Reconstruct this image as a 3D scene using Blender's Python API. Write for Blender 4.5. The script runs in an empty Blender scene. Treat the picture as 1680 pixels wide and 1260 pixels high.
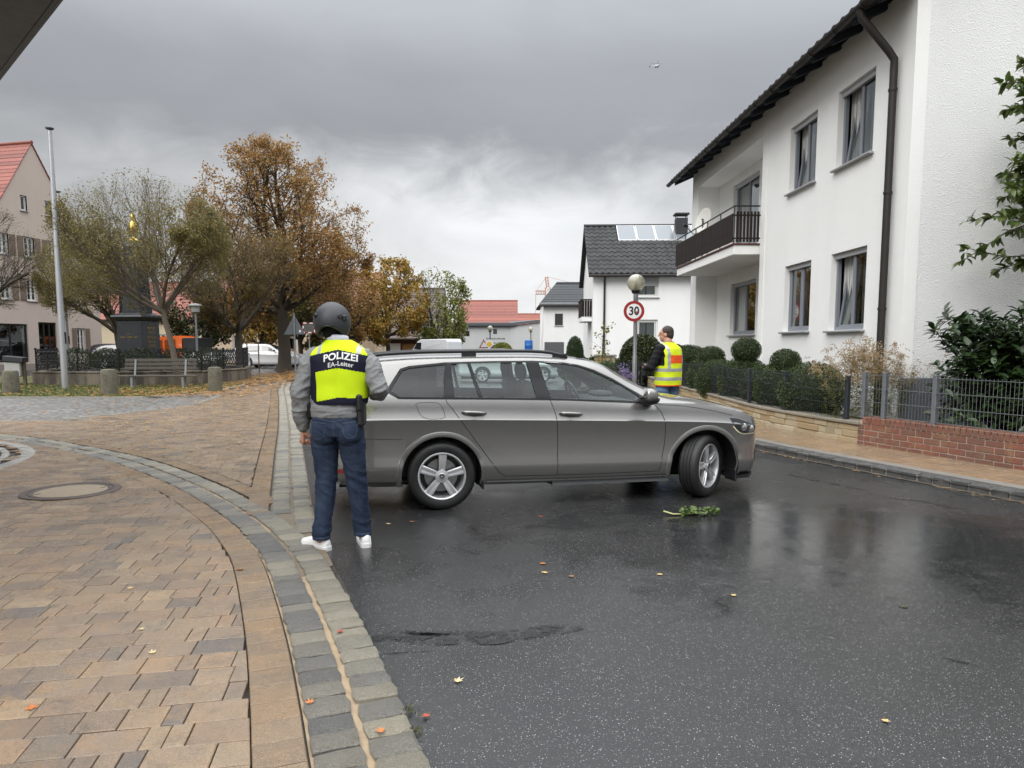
import bpy, bmesh, math, random
import numpy as np
from mathutils import Vector, Matrix
from mathutils.bvhtree import BVHTree
from mathutils.geometry import tessellate_polygon
R = math.radians
random.seed(7); NR = np.random.RandomState(7)
SC = bpy.context.scene
COL = SC.collection

# ---------------------------------------------------------------- camera
cam_d = bpy.data.cameras.new('camera'); cam = bpy.data.objects.new('camera', cam_d); COL.objects.link(cam)
cam_d.sensor_fit = 'HORIZONTAL'; cam_d.sensor_width = 36.0
cam_d.lens = 36.0*1165/1680
cam_d.shift_y = 50.0/1680
cam_d.clip_start = 0.05; cam_d.clip_end = 6000
cam.location = (0, 0, 1.52); cam.rotation_euler = (R(90)-math.atan2(113, 1165), 0, 0)
SC.camera = cam

# ---------------------------------------------------------------- sky, sun, exposure
SKY_LOW, SKY_GAP = .42, .28
SUN_EL, SUN_AZ = R(38), R(215)      # azimuth clockwise from +Y: behind and left of the viewer
w = bpy.data.worlds.new('World'); SC.world = w; w.use_nodes = True
nt = w.node_tree; nt.nodes.clear()
def wn(t, **k):
    n = nt.nodes.new(t)
    for a, b in k.items(): setattr(n, a, b)
    return n
def wl(a, b): nt.links.new(a, b)
def wmath(op, a, b=None, c=None, clamp=False):
    n = wn('ShaderNodeMath', operation=op, use_clamp=clamp)
    for i, v in enumerate((a, b, c)):
        if v is None: continue
        if isinstance(v, (int, float)): n.inputs[i].default_value = v
        else: wl(v, n.inputs[i])
    return n.outputs[0]
def wramp(fac, stops, interp='EASE'):
    n = wn('ShaderNodeValToRGB'); n.color_ramp.interpolation = interp
    el = n.color_ramp.elements
    while len(el) > len(stops): el.remove(el[-1])
    while len(el) < len(stops): el.new(0.5)
    for e, (p, c) in zip(el, stops):
        e.position = p; e.color = (c[0], c[1], c[2], 1) if not isinstance(c, (int, float)) else (c, c, c, 1)
    wl(fac, n.inputs[0]); return n.outputs[0]
sky = wn('ShaderNodeTexSky', sky_type='NISHITA'); sky.sun_disc = False
sky.sun_elevation = SUN_EL; sky.sun_rotation = SUN_AZ; sky.dust_density = 3
tc = wn('ShaderNodeTexCoord'); sep = wn('ShaderNodeSeparateXYZ'); wl(tc.outputs['Generated'], sep.inputs[0])
zc = wmath('MAXIMUM', sep.outputs[2], 0.0)
# overcast: a dark cloud deck with a ragged lower edge over a brighter strip of sky near the horizon
def wnoise(scale, det, rough, off, dist=0.0, st=(1,1,2.0)):
    mp = wn('ShaderNodeMapping'); mp.inputs['Location'].default_value = off; mp.inputs['Scale'].default_value = st; wl(tc.outputs['Generated'], mp.inputs[0])
    n = wn('ShaderNodeTexNoise'); n.inputs['Scale'].default_value = scale; n.inputs['Detail'].default_value = det
    n.inputs['Roughness'].default_value = rough; n.inputs['Distortion'].default_value = dist
    wl(mp.outputs[0], n.inputs['Vector']); return n.outputs['Fac']
n1 = wnoise(2.3, 3, .5, (3.1,1.7,.3)); n2 = wnoise(7.5, 8, .58, (8.0,2.0,4.0), .6); n3 = wnoise(1.6, 3, .5, (1.5,6.3,2.0)); n4 = wnoise(4.0, 6, .55, (2.2,5.0,1.0), .5)
ze = wmath('ADD', zc, wmath('MULTIPLY', wmath('SUBTRACT', n2, 0.5), 0.16))
ze = wmath('ADD', ze, wmath('MULTIPLY', wmath('SUBTRACT', n1, 0.5), 0.10))
xs = wmath('MULTIPLY', wmath('ADD', sep.outputs[0], 0.02), 1/0.30)
gap = wmath('POWER', 2.718, wmath('MULTIPLY', wmath('MULTIPLY', xs, xs), -1.0))        # where the deck breaks up
lowv = wmath('ADD', wmath('MULTIPLY_ADD', gap, SKY_GAP, SKY_LOW), wmath('MULTIPLY', wmath('SUBTRACT', n4, .5), .34))
deckm = wramp(ze, [(0.165, 0.0), (0.275, 1.0)])
deck = wramp(zc, [(0.15, (.36,.374,.392)), (0.26, (.285,.295,.312)), (0.33, (.305,.317,.337)), (0.42, (.42,.437,.465)), (0.60, (1.5,1.55,1.6)), (1.0, (2.7,2.75,2.8))])
lowc = wn('ShaderNodeCombineXYZ'); wl(wmath('MULTIPLY', lowv, .985), lowc.inputs[0]); wl(lowv, lowc.inputs[1]); wl(wmath('MULTIPLY', lowv, 1.012), lowc.inputs[2])
bmix = wn('ShaderNodeMix', data_type='RGBA'); wl(deckm, bmix.inputs[0]); wl(lowc.outputs[0], bmix.inputs[6]); wl(deck, bmix.inputs[7]); band = bmix.outputs[2]
mod = wmath('MULTIPLY_ADD', wmath('SUBTRACT', n4, 0.5), 0.30, 1.0)
mod2 = wmath('MULTIPLY_ADD', wmath('SUBTRACT', n3, 0.5), 0.40, 1.0)
mul = wn('ShaderNodeMix', data_type='RGBA', blend_type='MULTIPLY'); mul.inputs[0].default_value = 1
cmb2 = wn('ShaderNodeCombineXYZ'); mm = wmath('MULTIPLY', mod, mod2)
for i in range(3): wl(mm, cmb2.inputs[i])
wl(band, mul.inputs[6]); wl(cmb2.outputs[0], mul.inputs[7])
sc10 = wn('ShaderNodeVectorMath', operation='SCALE'); sc10.inputs['Scale'].default_value = 10.0; wl(mul.outputs[2], sc10.inputs[0])
mix = wn('ShaderNodeMix', data_type='RGBA'); mix.inputs[0].default_value = 0.95
wl(sky.outputs[0], mix.inputs[6]); wl(sc10.outputs[0], mix.inputs[7])
bg = wn('ShaderNodeBackground'); bg.inputs['Strength'].default_value = 0.10; wl(mix.outputs[2], bg.inputs[0])
wo = wn('ShaderNodeOutputWorld'); wl(bg.outputs[0], wo.inputs[0])

sun_d = bpy.data.lights.new('sun', 'SUN'); sun_d.energy = 1.3; sun_d.angle = R(40); sun_d.color = (1, .97, .93)
sun = bpy.data.objects.new('sun', sun_d); COL.objects.link(sun)
sdir = Vector((math.sin(SUN_AZ)*math.cos(SUN_EL), math.cos(SUN_AZ)*math.cos(SUN_EL), math.sin(SUN_EL)))
sun.rotation_euler = sdir.to_track_quat('Z', 'Y').to_euler(); sun.location = (-20, -20, 30)
SC.view_settings.view_transform = 'Standard'; SC.view_settings.look = 'None'
SC.view_settings.gamma = 1; SC.view_settings.use_curve_mapping = False
SC.view_settings.exposure = 0.45
SC.cycles.max_bounces = 8; SC.cycles.transparent_max_bounces = 12; SC.cycles.caustics_reflective = False; SC.cycles.caustics_refractive = False

# ---------------------------------------------------------------- materials
class NT:
    def __init__(s, name):
        s.m = bpy.data.materials.new(name); s.m.use_nodes = True; s.t = s.m.node_tree; s.t.nodes.clear()
        s.out = s.n('ShaderNodeOutputMaterial')
    def n(s, t, **k):
        x = s.t.nodes.new(t)
        for a, b in k.items(): setattr(x, a, b)
        return x
    def l(s, a, b): s.t.links.new(a, b)
    def put(s, v, sock):
        if v is None: return
        if isinstance(v, bpy.types.NodeSocket): s.l(v, sock)
        elif isinstance(v, (tuple, list)) and len(v) == 3 and sock.type == 'RGBA': sock.default_value = (*v, 1)
        else: sock.default_value = v
    def math(s, op, a, b=None, c=None, clamp=False):
        x = s.n('ShaderNodeMath', operation=op, use_clamp=clamp)
        for i, v in enumerate((a, b, c)): s.put(v, x.inputs[i])
        return x.outputs[0]
    def coord(s, kind='Object'):
        if not hasattr(s, '_tc'): s._tc = s.n('ShaderNodeTexCoord')
        if kind == 'World':
            return s.n('ShaderNodeNewGeometry').outputs['Position']
        return s._tc.outputs[kind]
    def noise(s, scale, det=4, rough=.55, vec=None, dist=0.0, stretch=None):
        vec = vec or s.coord()
        if stretch:
            mp = s.n('ShaderNodeMapping'); mp.inputs['Scale'].default_value = stretch; s.l(vec, mp.inputs[0]); vec = mp.outputs[0]
        x = s.n('ShaderNodeTexNoise'); x.inputs['Scale'].default_value = scale; x.inputs['Detail'].default_value = det
        x.inputs['Roughness'].default_value = rough; x.inputs['Distortion'].default_value = dist
        s.l(vec, x.inputs['Vector']); return x.outputs['Fac']
    def voro(s, scale, vec=None, feat='F1', rnd=1.0):
        x = s.n('ShaderNodeTexVoronoi', feature=feat); x.inputs['Scale'].default_value = scale; x.inputs['Randomness'].default_value = rnd
        s.l(vec or s.coord(), x.inputs['Vector']); return x
    def ramp(s, fac, stops, interp='LINEAR'):
        x = s.n('ShaderNodeValToRGB'); x.color_ramp.interpolation = interp; el = x.color_ramp.elements
        while len(el) < len(stops): el.new(.5)
        for e, (p, c) in zip(el, stops):
            e.position = p; e.color = (c, c, c, 1) if isinstance(c, (int, float)) else (*c, 1)
        s.put(fac, x.inputs[0]); return x.outputs[0]
    def mix(s, f, a, b, bt='MIX'):
        x = s.n('ShaderNodeMix', data_type='RGBA', blend_type=bt); s.put(f, x.inputs[0]); s.put(a, x.inputs[6]); s.put(b, x.inputs[7]); return x.outputs[2]
    def fmix(s, f, a, b):
        x = s.n('ShaderNodeMix', data_type='FLOAT'); s.put(f, x.inputs[0]); s.put(a, x.inputs[2]); s.put(b, x.inputs[3]); return x.outputs[0]
    def rnd(s):      # per-piece random, works for joined pieces and for single objects
        a = s.n('ShaderNodeNewGeometry').outputs['Random Per Island']; b = s.n('ShaderNodeObjectInfo').outputs['Random']
        return s.math('FRACT', s.math('ADD', a, b))
    def bump(s, h, strength=.3, dist=.01, normal=None):
        x = s.n('ShaderNodeBump'); x.inputs['Strength'].default_value = strength; x.inputs['Distance'].default_value = dist
        s.l(h, x.inputs['Height'])
        if normal: s.l(normal, x.inputs['Normal'])
        return x.outputs[0]
    def pbr(s, col, rough=.6, metal=0.0, normal=None, spec=.5, coat=0.0, coatr=.05, trans=0.0, emis=None, estr=0, sheen=0, sub=None):
        p = s.n('ShaderNodeBsdfPrincipled'); I = p.inputs
        s.put(col, I['Base Color']); s.put(rough, I['Roughness']); s.put(metal, I['Metallic']); s.put(spec, I['Specular IOR Level'])
        s.put(coat, I['Coat Weight']); s.put(coatr, I['Coat Roughness']); s.put(trans, I['Transmission Weight'])
        if sheen: I['Sheen Weight'].default_value = sheen
        if normal is not None: s.l(normal, I['Normal'])
        if emis: s.put(emis, I['Emission Color']); I['Emission Strength'].default_value = estr
        s.l(p.outputs[0], s.out.inputs[0]); s.p = p; return s.m
MATS = {}
def mat(name, col, rough=.6, metal=0.0, var=.12, vs=6.0, bump=0.0, bs=60.0, rnd=0.0, spec=.5, coat=0.0, dist=.004, coord='Object', sheen=0):
    """plain procedural material: base colour with noise variation, optional per-piece variation and fine bump"""
    if name in MATS: return MATS[name]
    a = NT(name); v = a.coord(coord)
    c = a.mix(a.noise(vs, 5, .6, v), tuple(x*(1-var) for x in col), tuple(min(1, x*(1+var)) for x in col))
    if rnd:
        k = a.math('MULTIPLY_ADD', a.rnd(), 2*rnd, 1-rnd)
        cc = a.n('ShaderNodeCombineXYZ')
        for i in range(3): a.l(k, cc.inputs[i])
        c = a.mix(1.0, c, cc.outputs[0], 'MULTIPLY')
    nm = a.bump(a.noise(bs, 4, .6, v), bump, dist) if bump else None
    rg = a.math('MULTIPLY_ADD', a.noise(vs*1.7, 3, .5, v), .2, rough-.1)
    MATS[name] = a.pbr(c, rg, metal, nm, spec, coat, sheen=sheen); return MATS[name]
def glass(name, tint=(.75,.85,.82), refl=1.0, rough=.02):
    """thin pane: clear tint with fresnel mirror"""
    if name in MATS: return MATS[name]
    a = NT(name); tr = a.n('ShaderNodeBsdfTransparent'); a.put(tint, tr.inputs[0])
    gl = a.n('ShaderNodeBsdfGlossy'); gl.inputs['Roughness'].default_value = rough; a.put((.9,.92,.93), gl.inputs[0])
    lw = a.n('ShaderNodeLayerWeight'); lw.inputs[0].default_value = .5        # facing works from both sides of the pane
    f = a.math('MULTIPLY', a.math('MULTIPLY_ADD', a.math('POWER', lw.outputs['Facing'], 4.5), .92, .045), 1.7*refl, clamp=True)
    mx = a.n('ShaderNodeMixShader'); a.l(f, mx.inputs[0]); a.l(tr.outputs[0], mx.inputs[1]); a.l(gl.outputs[0], mx.inputs[2]); a.l(mx.outputs[0], a.out.inputs[0])
    MATS[name] = a.m; return a.m

# ---------------------------------------------------------------- mesh helpers
def tag(o, label=None, cat=None, group=None, kind=None):
    if label: o['label'] = label
    if cat: o['category'] = cat
    if group: o['group'] = group
    if kind: o['kind'] = kind
    return o
def empty(name, loc=(0,0,0), rz=0, label=None, cat=None, group=None, kind=None):
    o = bpy.data.objects.new(name, None); COL.objects.link(o); o.location = loc; o.rotation_euler = (0,0,rz); o.empty_display_size = .1
    return tag(o, label, cat, group, kind)
def link(name, me, parent=None, loc=None, rot=None, **t):
    o = bpy.data.objects.new(name, me); COL.objects.link(o)
    if parent is not None: o.parent = parent
    if loc is not None: o.location = loc
    if rot is not None: o.rotation_euler = rot
    return tag(o, **t)
def copy_tree(o, parent=None):
    c = o.copy(); COL.objects.link(c); c.parent = parent
    for ch in list(o.children):
        copy_tree(ch, c)
    return c
class MB:
    def __init__(s): s.v = []; s.f = []; s.mi = []
    def add(s, vs, fs, mi=0, mtx=None):
        n = len(s.v)
        if mtx is not None: vs = [mtx @ Vector(p) for p in vs]
        s.v.extend([tuple(p) for p in vs]); s.f.extend([tuple(i+n for i in f) for f in fs]); s.mi.extend([mi]*len(fs)); return s
    def box(s, c, d, rz=0, mi=0, mtx=None):
        x, y, z = d[0]/2, d[1]/2, d[2]/2
        vs = [(-x,-y,-z),(x,-y,-z),(x,y,-z),(-x,y,-z),(-x,-y,z),(x,-y,z),(x,y,z),(-x,y,z)]
        m = Matrix.Translation(c) @ Matrix.Rotation(rz, 4, 'Z')
        if mtx is not None: m = mtx @ m
        return s.add(vs, [(0,3,2,1),(4,5,6,7),(0,1,5,4),(1,2,6,5),(2,3,7,6),(3,0,4,7)], mi, m)
    def span(s, a, b, mi=0, mtx=None):
        return s.box([(a[i]+b[i])/2 for i in range(3)], [abs(b[i]-a[i]) for i in range(3)], 0, mi, mtx)
    def bbox(s, a, b, bev=.01, mi=0, mtx=None):
        """box with chamfered edges"""
        lo = [min(a[i], b[i]) for i in range(3)]; hi = [max(a[i], b[i]) for i in range(3)]
        bev = min(bev, *[(hi[i]-lo[i])*.45 for i in range(3)])
        vs = []; idx = {}
        for sx in (0,1):
            for sy in (0,1):
                for sz in (0,1):
                    c = [hi[0] if sx else lo[0], hi[1] if sy else lo[1], hi[2] if sz else lo[2]]
                    g = [(-1 if sx else 1)*bev, (-1 if sy else 1)*bev, (-1 if sz else 1)*bev]
                    for ax in range(3):
                        p = [c[i]+(0 if i == ax else g[i]) for i in range(3)]
                        idx[(sx,sy,sz,ax)] = len(vs); vs.append(p)
        fs = []
        for ax in range(3):
            o = [i for i in range(3) if i != ax]
            for sd in (0,1):
                q = []
                for (p, r) in ((0,0),(1,0),(1,1),(0,1)):
                    k = [0,0,0]; k[ax] = sd; k[o[0]] = p; k[o[1]] = r; q.append(idx[(*k, ax)])
                fs.append(tuple(q))
            for p in (0,1):          # edges along ax
                for r in (0,1):
                    k0 = [0,0,0]; k0[o[0]] = p; k0[o[1]] = r; k1 = list(k0); k1[ax] = 1
                    fs.append((idx[(*k0,o[0])], idx[(*k1,o[0])], idx[(*k1,o[1])], idx[(*k0,o[1])]))
        for sx in (0,1):
            for sy in (0,1):
                for sz in (0,1): fs.append(tuple(idx[(sx,sy,sz,a_)] for a_ in range(3)))
        return s.add(vs, fs, mi, mtx)
    def prism(s, poly, z0, z1, mi=0, mtx=None, cap=True):
        n = len(poly); vs = [(p[0],p[1],z0) for p in poly]+[(p[0],p[1],z1) for p in poly]
        fs = [(i,(i+1)%n,n+(i+1)%n,n+i) for i in range(n)]
        if cap: fs += [tuple(range(n-1,-1,-1)), tuple(range(n,2*n))]
        return s.add(vs, fs, mi, mtx)
    def lathe(s, prof, n=24, mi=0, mtx=None, a0=0, a1=2*math.pi):
        full = abs(a1-a0-2*math.pi) < 1e-6; m = n if full else n+1; vs = []
        for i in range(m):
            a = a0+(a1-a0)*i/n
            for r, z in prof: vs.append((r*math.cos(a), r*math.sin(a), z))
        k = len(prof); fs = []
        for i in range(n):
            j = (i+1) % m
            for q in range(k-1): fs.append((i*k+q, j*k+q, j*k+q+1, i*k+q+1))
        return s.add(vs, fs, mi, mtx)
    def tube(s, pts, rad, n=8, mi=0, cap=True, mtx=None, flat=1.0):
        pts = [Vector(p) for p in pts]; m = len(pts)
        if isinstance(rad, (int, float)): rad = [rad]*m
        vs = []; fs = []; up = None
        for i, p in enumerate(pts):
            t = (pts[min(i+1,m-1)]-pts[max(i-1,0)])
            t = t.normalized() if t.length > 1e-9 else Vector((0,0,1))
            if up is None:
                up = Vector((0,0,1)) if abs(t.z) < .9 else Vector((1,0,0))
            a = t.cross(up)
            if a.length < 1e-6: a = t.orthogonal()
            a.normalize(); b = a.cross(t).normalized(); up = b
            for k in range(n):
                g = 2*math.pi*k/n; vs.append(p+a*(rad[i]*math.cos(g))+b*(rad[i]*flat*math.sin(g)))
        for i in range(m-1):
            for k in range(n):
                k2 = (k+1) % n; fs.append((i*n+k, i*n+k2, (i+1)*n+k2, (i+1)*n+k))
        if cap: fs += [tuple(range(n-1,-1,-1)), tuple((m-1)*n+k for k in range(n))]
        return s.add(vs, fs, mi, mtx)
    def sphere(s, c, r, nu=16, nv=10, mi=0, mtx=None, z0=-1, z1=1):
        if isinstance(r, (int, float)): r = (r,r,r)
        vs = []; fs = []
        a0, a1 = math.asin(z0), math.asin(z1)
        for j in range(nv+1):
            t = a0+(a1-a0)*j/nv
            for i in range(nu):
                g = 2*math.pi*i/nu; vs.append((c[0]+r[0]*math.cos(t)*math.cos(g), c[1]+r[1]*math.cos(t)*math.sin(g), c[2]+r[2]*math.sin(t)))
        for j in range(nv):
            for i in range(nu): fs.append((j*nu+i, j*nu+(i+1)%nu, (j+1)*nu+(i+1)%nu, (j+1)*nu+i))
        return s.add(vs, fs, mi, mtx)
    def mesh(s, name, mats, smooth=False, fix=True):
        me = bpy.data.meshes.new(name); me.from_pydata(s.v, [], s.f)
        for m in (mats if isinstance(mats, (list, tuple)) else [mats]): me.materials.append(m)
        if any(s.mi): me.polygons.foreach_set('material_index', s.mi)
        if fix and len(s.f) < 60000:
            bm = bmesh.new(); bm.from_mesh(me); bmesh.ops.recalc_face_normals(bm, faces=bm.faces); bm.to_mesh(me); bm.free()
        if smooth:
            me.polygons.foreach_set('use_smooth', [True]*len(me.polygons))
            if smooth is not True and hasattr(me, 'set_sharp_from_angle'): me.set_sharp_from_angle(angle=smooth)
        me.update(); return me
    def build(s, name, mats, parent=None, smooth=False, loc=None, rot=None, fix=True, **t):
        return link(name, s.mesh(name, mats, smooth, fix), parent, loc, rot, **t)
def pchip(xs, ys):
    """monotone cubic through the points"""
    xs = np.asarray(xs, float); ys = np.asarray(ys, float); h = np.diff(xs); d = np.diff(ys)/h; m = np.zeros_like(ys)
    for i in range(1, len(xs)-1):
        if d[i-1]*d[i] > 0:
            w1 = 2*h[i]+h[i-1]; w2 = h[i]+2*h[i-1]; m[i] = (w1+w2)/(w1/d[i-1]+w2/d[i])
    m[0], m[-1] = d[0], d[-1]
    def f(x):
        x = np.clip(np.asarray(x, float), xs[0], xs[-1]); i = np.clip(np.searchsorted(xs, x)-1, 0, len(xs)-2)
        t = (x-xs[i])/h[i]; t2 = t*t; t3 = t2*t
        return (2*t3-3*t2+1)*ys[i]+(t3-2*t2+t)*h[i]*m[i]+(-2*t3+3*t2)*ys[i+1]+(t3-t2)*h[i]*m[i+1]
    return f
def cspline(pts, step):
    """points every `step` metres along a Catmull-Rom curve"""
    P = [np.array(p, float) for p in pts]; P = [2*P[0]-P[1]]+P+[2*P[-1]-P[-2]]; o = []
    for i in range(1, len(P)-2):
        for t in np.linspace(0, 1, 24, endpoint=False):
            o.append(.5*((2*P[i])+(-P[i-1]+P[i+1])*t+(2*P[i-1]-5*P[i]+4*P[i+1]-P[i+2])*t*t+(-P[i-1]+3*P[i]-3*P[i+1]+P[i+2])*t**3))
    o.append(P[-2]); o = np.array(o); L = np.concatenate([[0], np.cumsum(np.linalg.norm(np.diff(o, axis=0), axis=1))])
    s = np.arange(0, L[-1], step); return np.stack([np.interp(s, L, o[:,k]) for k in range(o.shape[1])], 1)
def evaluated(o):
    dg = bpy.context.evaluated_depsgraph_get(); dg.update()
    return bpy.data.meshes.new_from_object(o.evaluated_get(dg), depsgraph=dg)
def sheet(name, poly, z, m, parent=None, **t):
    me = bpy.data.meshes.new(name); tri = tessellate_polygon([[Vector((p[0],p[1],0)) for p in poly]])
    me.from_pydata([(p[0],p[1],z) for p in poly], [], [tuple(x) for x in tri]); me.materials.append(m)
    bm = bmesh.new(); bm.from_mesh(me)
    for f in bm.faces:
        f.normal_update()
        if f.normal.z < 0: f.normal_flip()
    bm.to_mesh(me); bm.free(); return link(name, me, parent, **t)
# ================================================================ GROUND
def m_asphalt():
    a = NT('wet asphalt'); P = a.coord('World')
    big = a.noise(.55, 4, .6, P); mid = a.noise(3.5, 5, .6, P); fine = a.noise(220, 3, .6, P)
    v = a.voro(185, P); vcol = a.n('ShaderNodeSeparateColor'); a.l(v.outputs['Color'], vcol.inputs[0])
    chip = a.math('MULTIPLY', a.math('GREATER_THAN', vcol.outputs[0], .66), a.math('LESS_THAN', v.outputs['Distance'], a.math('MULTIPLY_ADD', vcol.outputs[1], .35, .12)))
    base = a.mix(mid, (.010,.0105,.0115), (.021,.0215,.0225))
    base = a.mix(a.math('MULTIPLY', a.noise(60, 3, .7, P), .5), base, (.045,.0445,.043))
    bright = a.ramp(vcol.outputs[2], [(0, .07), (.7, .14), (.92, .27), (1, .48)])
    col = a.mix(chip, base, bright)
    # standing water lies in broad shallow hollows
    sub = a.n('ShaderNodeVectorMath', operation='SUBTRACT'); a.l(P, sub.inputs[0]); sub.inputs[1].default_value = (2.6, 5.5, 0)
    mp = a.n('ShaderNodeMapping'); mp.inputs['Rotation'].default_value = (0,0,R(-62)); mp.inputs['Scale'].default_value = (1/2.9, 1/1.9, 1); mp.vector_type = 'POINT'
    a.l(sub.outputs[0], mp.inputs[0]); ln = a.n('ShaderNodeVectorMath', operation='LENGTH'); a.l(mp.outputs[0], ln.inputs[0])
    pud = a.ramp(a.math('ADD', ln.outputs['Value'], a.math('MULTIPLY_ADD', a.noise(1.5, 6, .68, P, .5), 2.4, -1.2)), [(.35, 1), (1.25, 0)], 'EASE')
    damp = a.ramp(big, [(.42, 0), (.66, 1)], 'EASE')
    wet = a.math('MULTIPLY', a.math('MAXIMUM', pud, a.math('MULTIPLY', damp, .55)), a.ramp(a.noise(5.5, 5, .7, P), [(.3, .72), (.6, 1)]))
    rough = a.math('ADD', a.fmix(wet, .27, .065), a.math('MULTIPLY', mid, .06))
    h = a.math('ADD', a.math('MULTIPLY', fine, .5), a.math('MULTIPLY', v.outputs['Distance'], -.9))
    b = a.n('ShaderNodeBump'); b.inputs['Distance'].default_value = .0022; a.l(h, b.inputs['Height']); a.l(a.fmix(wet, .36, .05), b.inputs['Strength'])
    col2 = a.mix(wet, col, a.mix(1, col, (.72,.72,.73), 'MULTIPLY'))
    return a.pbr(col2, rough, 0, b.outputs[0], .5)
def m_paver(name, cols, rough=.42):
    a = NT(name); P = a.coord('World'); r = a.rnd()
    n = len(cols); c = a.ramp(r, [(i/(n-1), cols[i]) for i in range(n)])
    cloud = a.noise(10, 6, .7, P, .8); grain = a.noise(150, 4, .8, P); blot = a.noise(3.1, 4, .6, P)
    c = a.mix(a.ramp(cloud, [(.44, 0), (.62, .62)]), c, a.mix(a.ramp(blot, [(.38,0),(.62,1)]), (.10,.086,.07), (.34,.205,.095)))
    c = a.mix(a.ramp(grain, [(.45, 0), (.60, .55)]), c, (.075,.062,.05))
    c = a.mix(a.ramp(a.noise(240, 2, .6, P), [(.58, 0), (.68, .5)]), c, (.50,.43,.35))
    c = a.mix(a.ramp(a.noise(.9, 5, .65, P), [(.48, 0), (.75, .30)]), c, (.11,.09,.07))
    nm = a.bump(a.math('ADD', grain, a.math('MULTIPLY', cloud, .6)), .55, .003)
    return a.pbr(c, a.math('MULTIPLY_ADD', a.noise(2.6, 4, .6, P), .42, rough-.35), 0, nm, .5)
def m_granite(name, cols):
    a = NT(name); P = a.coord('World'); r = a.rnd(); n = len(cols)
    c = a.ramp(r, [(i/(n-1), cols[i]) for i in range(n)])
    g = a.noise(130, 4, .75, P); g2 = a.noise(45, 5, .7, P, 1.2, (1, 2.6, 1))
    c = a.mix(a.ramp(g, [(.46, 0), (.64, .5)]), c, (.04,.041,.043)); c = a.mix(a.ramp(g2, [(.52, 0), (.74, .4)]), c, (.36,.345,.31))
    c = a.mix(a.ramp(a.noise(260, 2, .6, P), [(.60, 0), (.68, .5)]), c, (.55,.54,.50))
    nm = a.bump(a.math('ADD', a.math('MULTIPLY', g2, 1.0), a.math('MULTIPLY', g, .5)), 1.0, .011)
    return a.pbr(c, a.math('MULTIPLY_ADD', a.noise(5, 3, .5, P), .3, .28), 0, nm, .5)
ASPH = m_asphalt()
PAV = m_paver('tan concrete pavers', [(.150,.113,.086), (.245,.173,.113), (.30,.213,.134), (.20,.146,.109), (.345,.250,.150), (.116,.10,.09), (.31,.20,.12), (.228,.170,.126)])
PAV2 = m_paver('ochre edge pavers', [(.205,.132,.072), (.24,.152,.077), (.165,.117,.076), (.26,.175,.098)])
PAV3 = m_paver('sidewalk pavers', [(.24,.165,.095), (.29,.195,.11), (.21,.15,.095), (.31,.21,.12)], .36)
GRAN = m_granite('granite setts', [(.085,.086,.088), (.25,.225,.17), (.118,.115,.112), (.21,.19,.15), (.072,.073,.077), (.28,.25,.185), (.105,.103,.10), (.18,.163,.132)])
GRANB = m_granite('pale granite setts', [(.235,.212,.16), (.12,.118,.112), (.275,.245,.18), (.195,.178,.137), (.30,.27,.20), (.16,.15,.128)])
GRAND = m_granite('dark granite', [(.032,.034,.037), (.062,.062,.062), (.045,.042,.04)])
SAND = mat('sandy mortar', (.30,.225,.145), .8, var=.35, vs=14, bump=.6, bs=120, coord='World')
DIRT = mat('dark joint sand', (.035,.030,.024), .8, var=.4, vs=20, bump=.5, bs=120, coord='World')
CONC = mat('wet concrete', (.26,.245,.215), .55, var=.3, vs=5, bump=.4, bs=90, coord='World')

struct = dict(kind='structure')
sheet('ground', [(-900,-60),(900,-60),(900,1500),(-900,1500)], -.06, mat('far ground', (.085,.085,.075), .8, var=.3, vs=.3, coord='World'), **struct)
EDGE = [(4,-6),(2,-2.6),(.72,0),(.05,1.6),(-.331,2.436),(-.515,2.867),(-.775,3.632),(-1.116,4.52),(-1.316,4.989),(-1.668,5.953),(-2.176,7.524),(-3.019,10.185),(-3.996,13.292),(-5.879,19.07),(-7.615,24.3),(-9.6,30.5),(-12.5,34.5)]
RK = [(8.6,-6),(7.4,0),(6.25,3),(5.58,5),(4.972,6.781),(4.343,8.324),(3.593,10.367),(3.22,12.5),(3.08,15),(3.1,20),(3.3,30),(4.5,44),(9,60)]
edge = cspline(EDGE, .3); rk = cspline(RK, .3)
road_poly = [tuple(p) for p in edge]+[(-45,36),(-60,40),(-60,110),(60,110),(60,60)]+[tuple(p) for p in rk[::-1]]
road = sheet('road', road_poly, 0, ASPH, **struct)
# the paved square on the left: bed, pavers, setts
pave = sheet('paved_square', [tuple(p) for p in edge]+[(-45,36),(-60,36),(-60,-6)], .004, DIRT, **struct)

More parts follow.
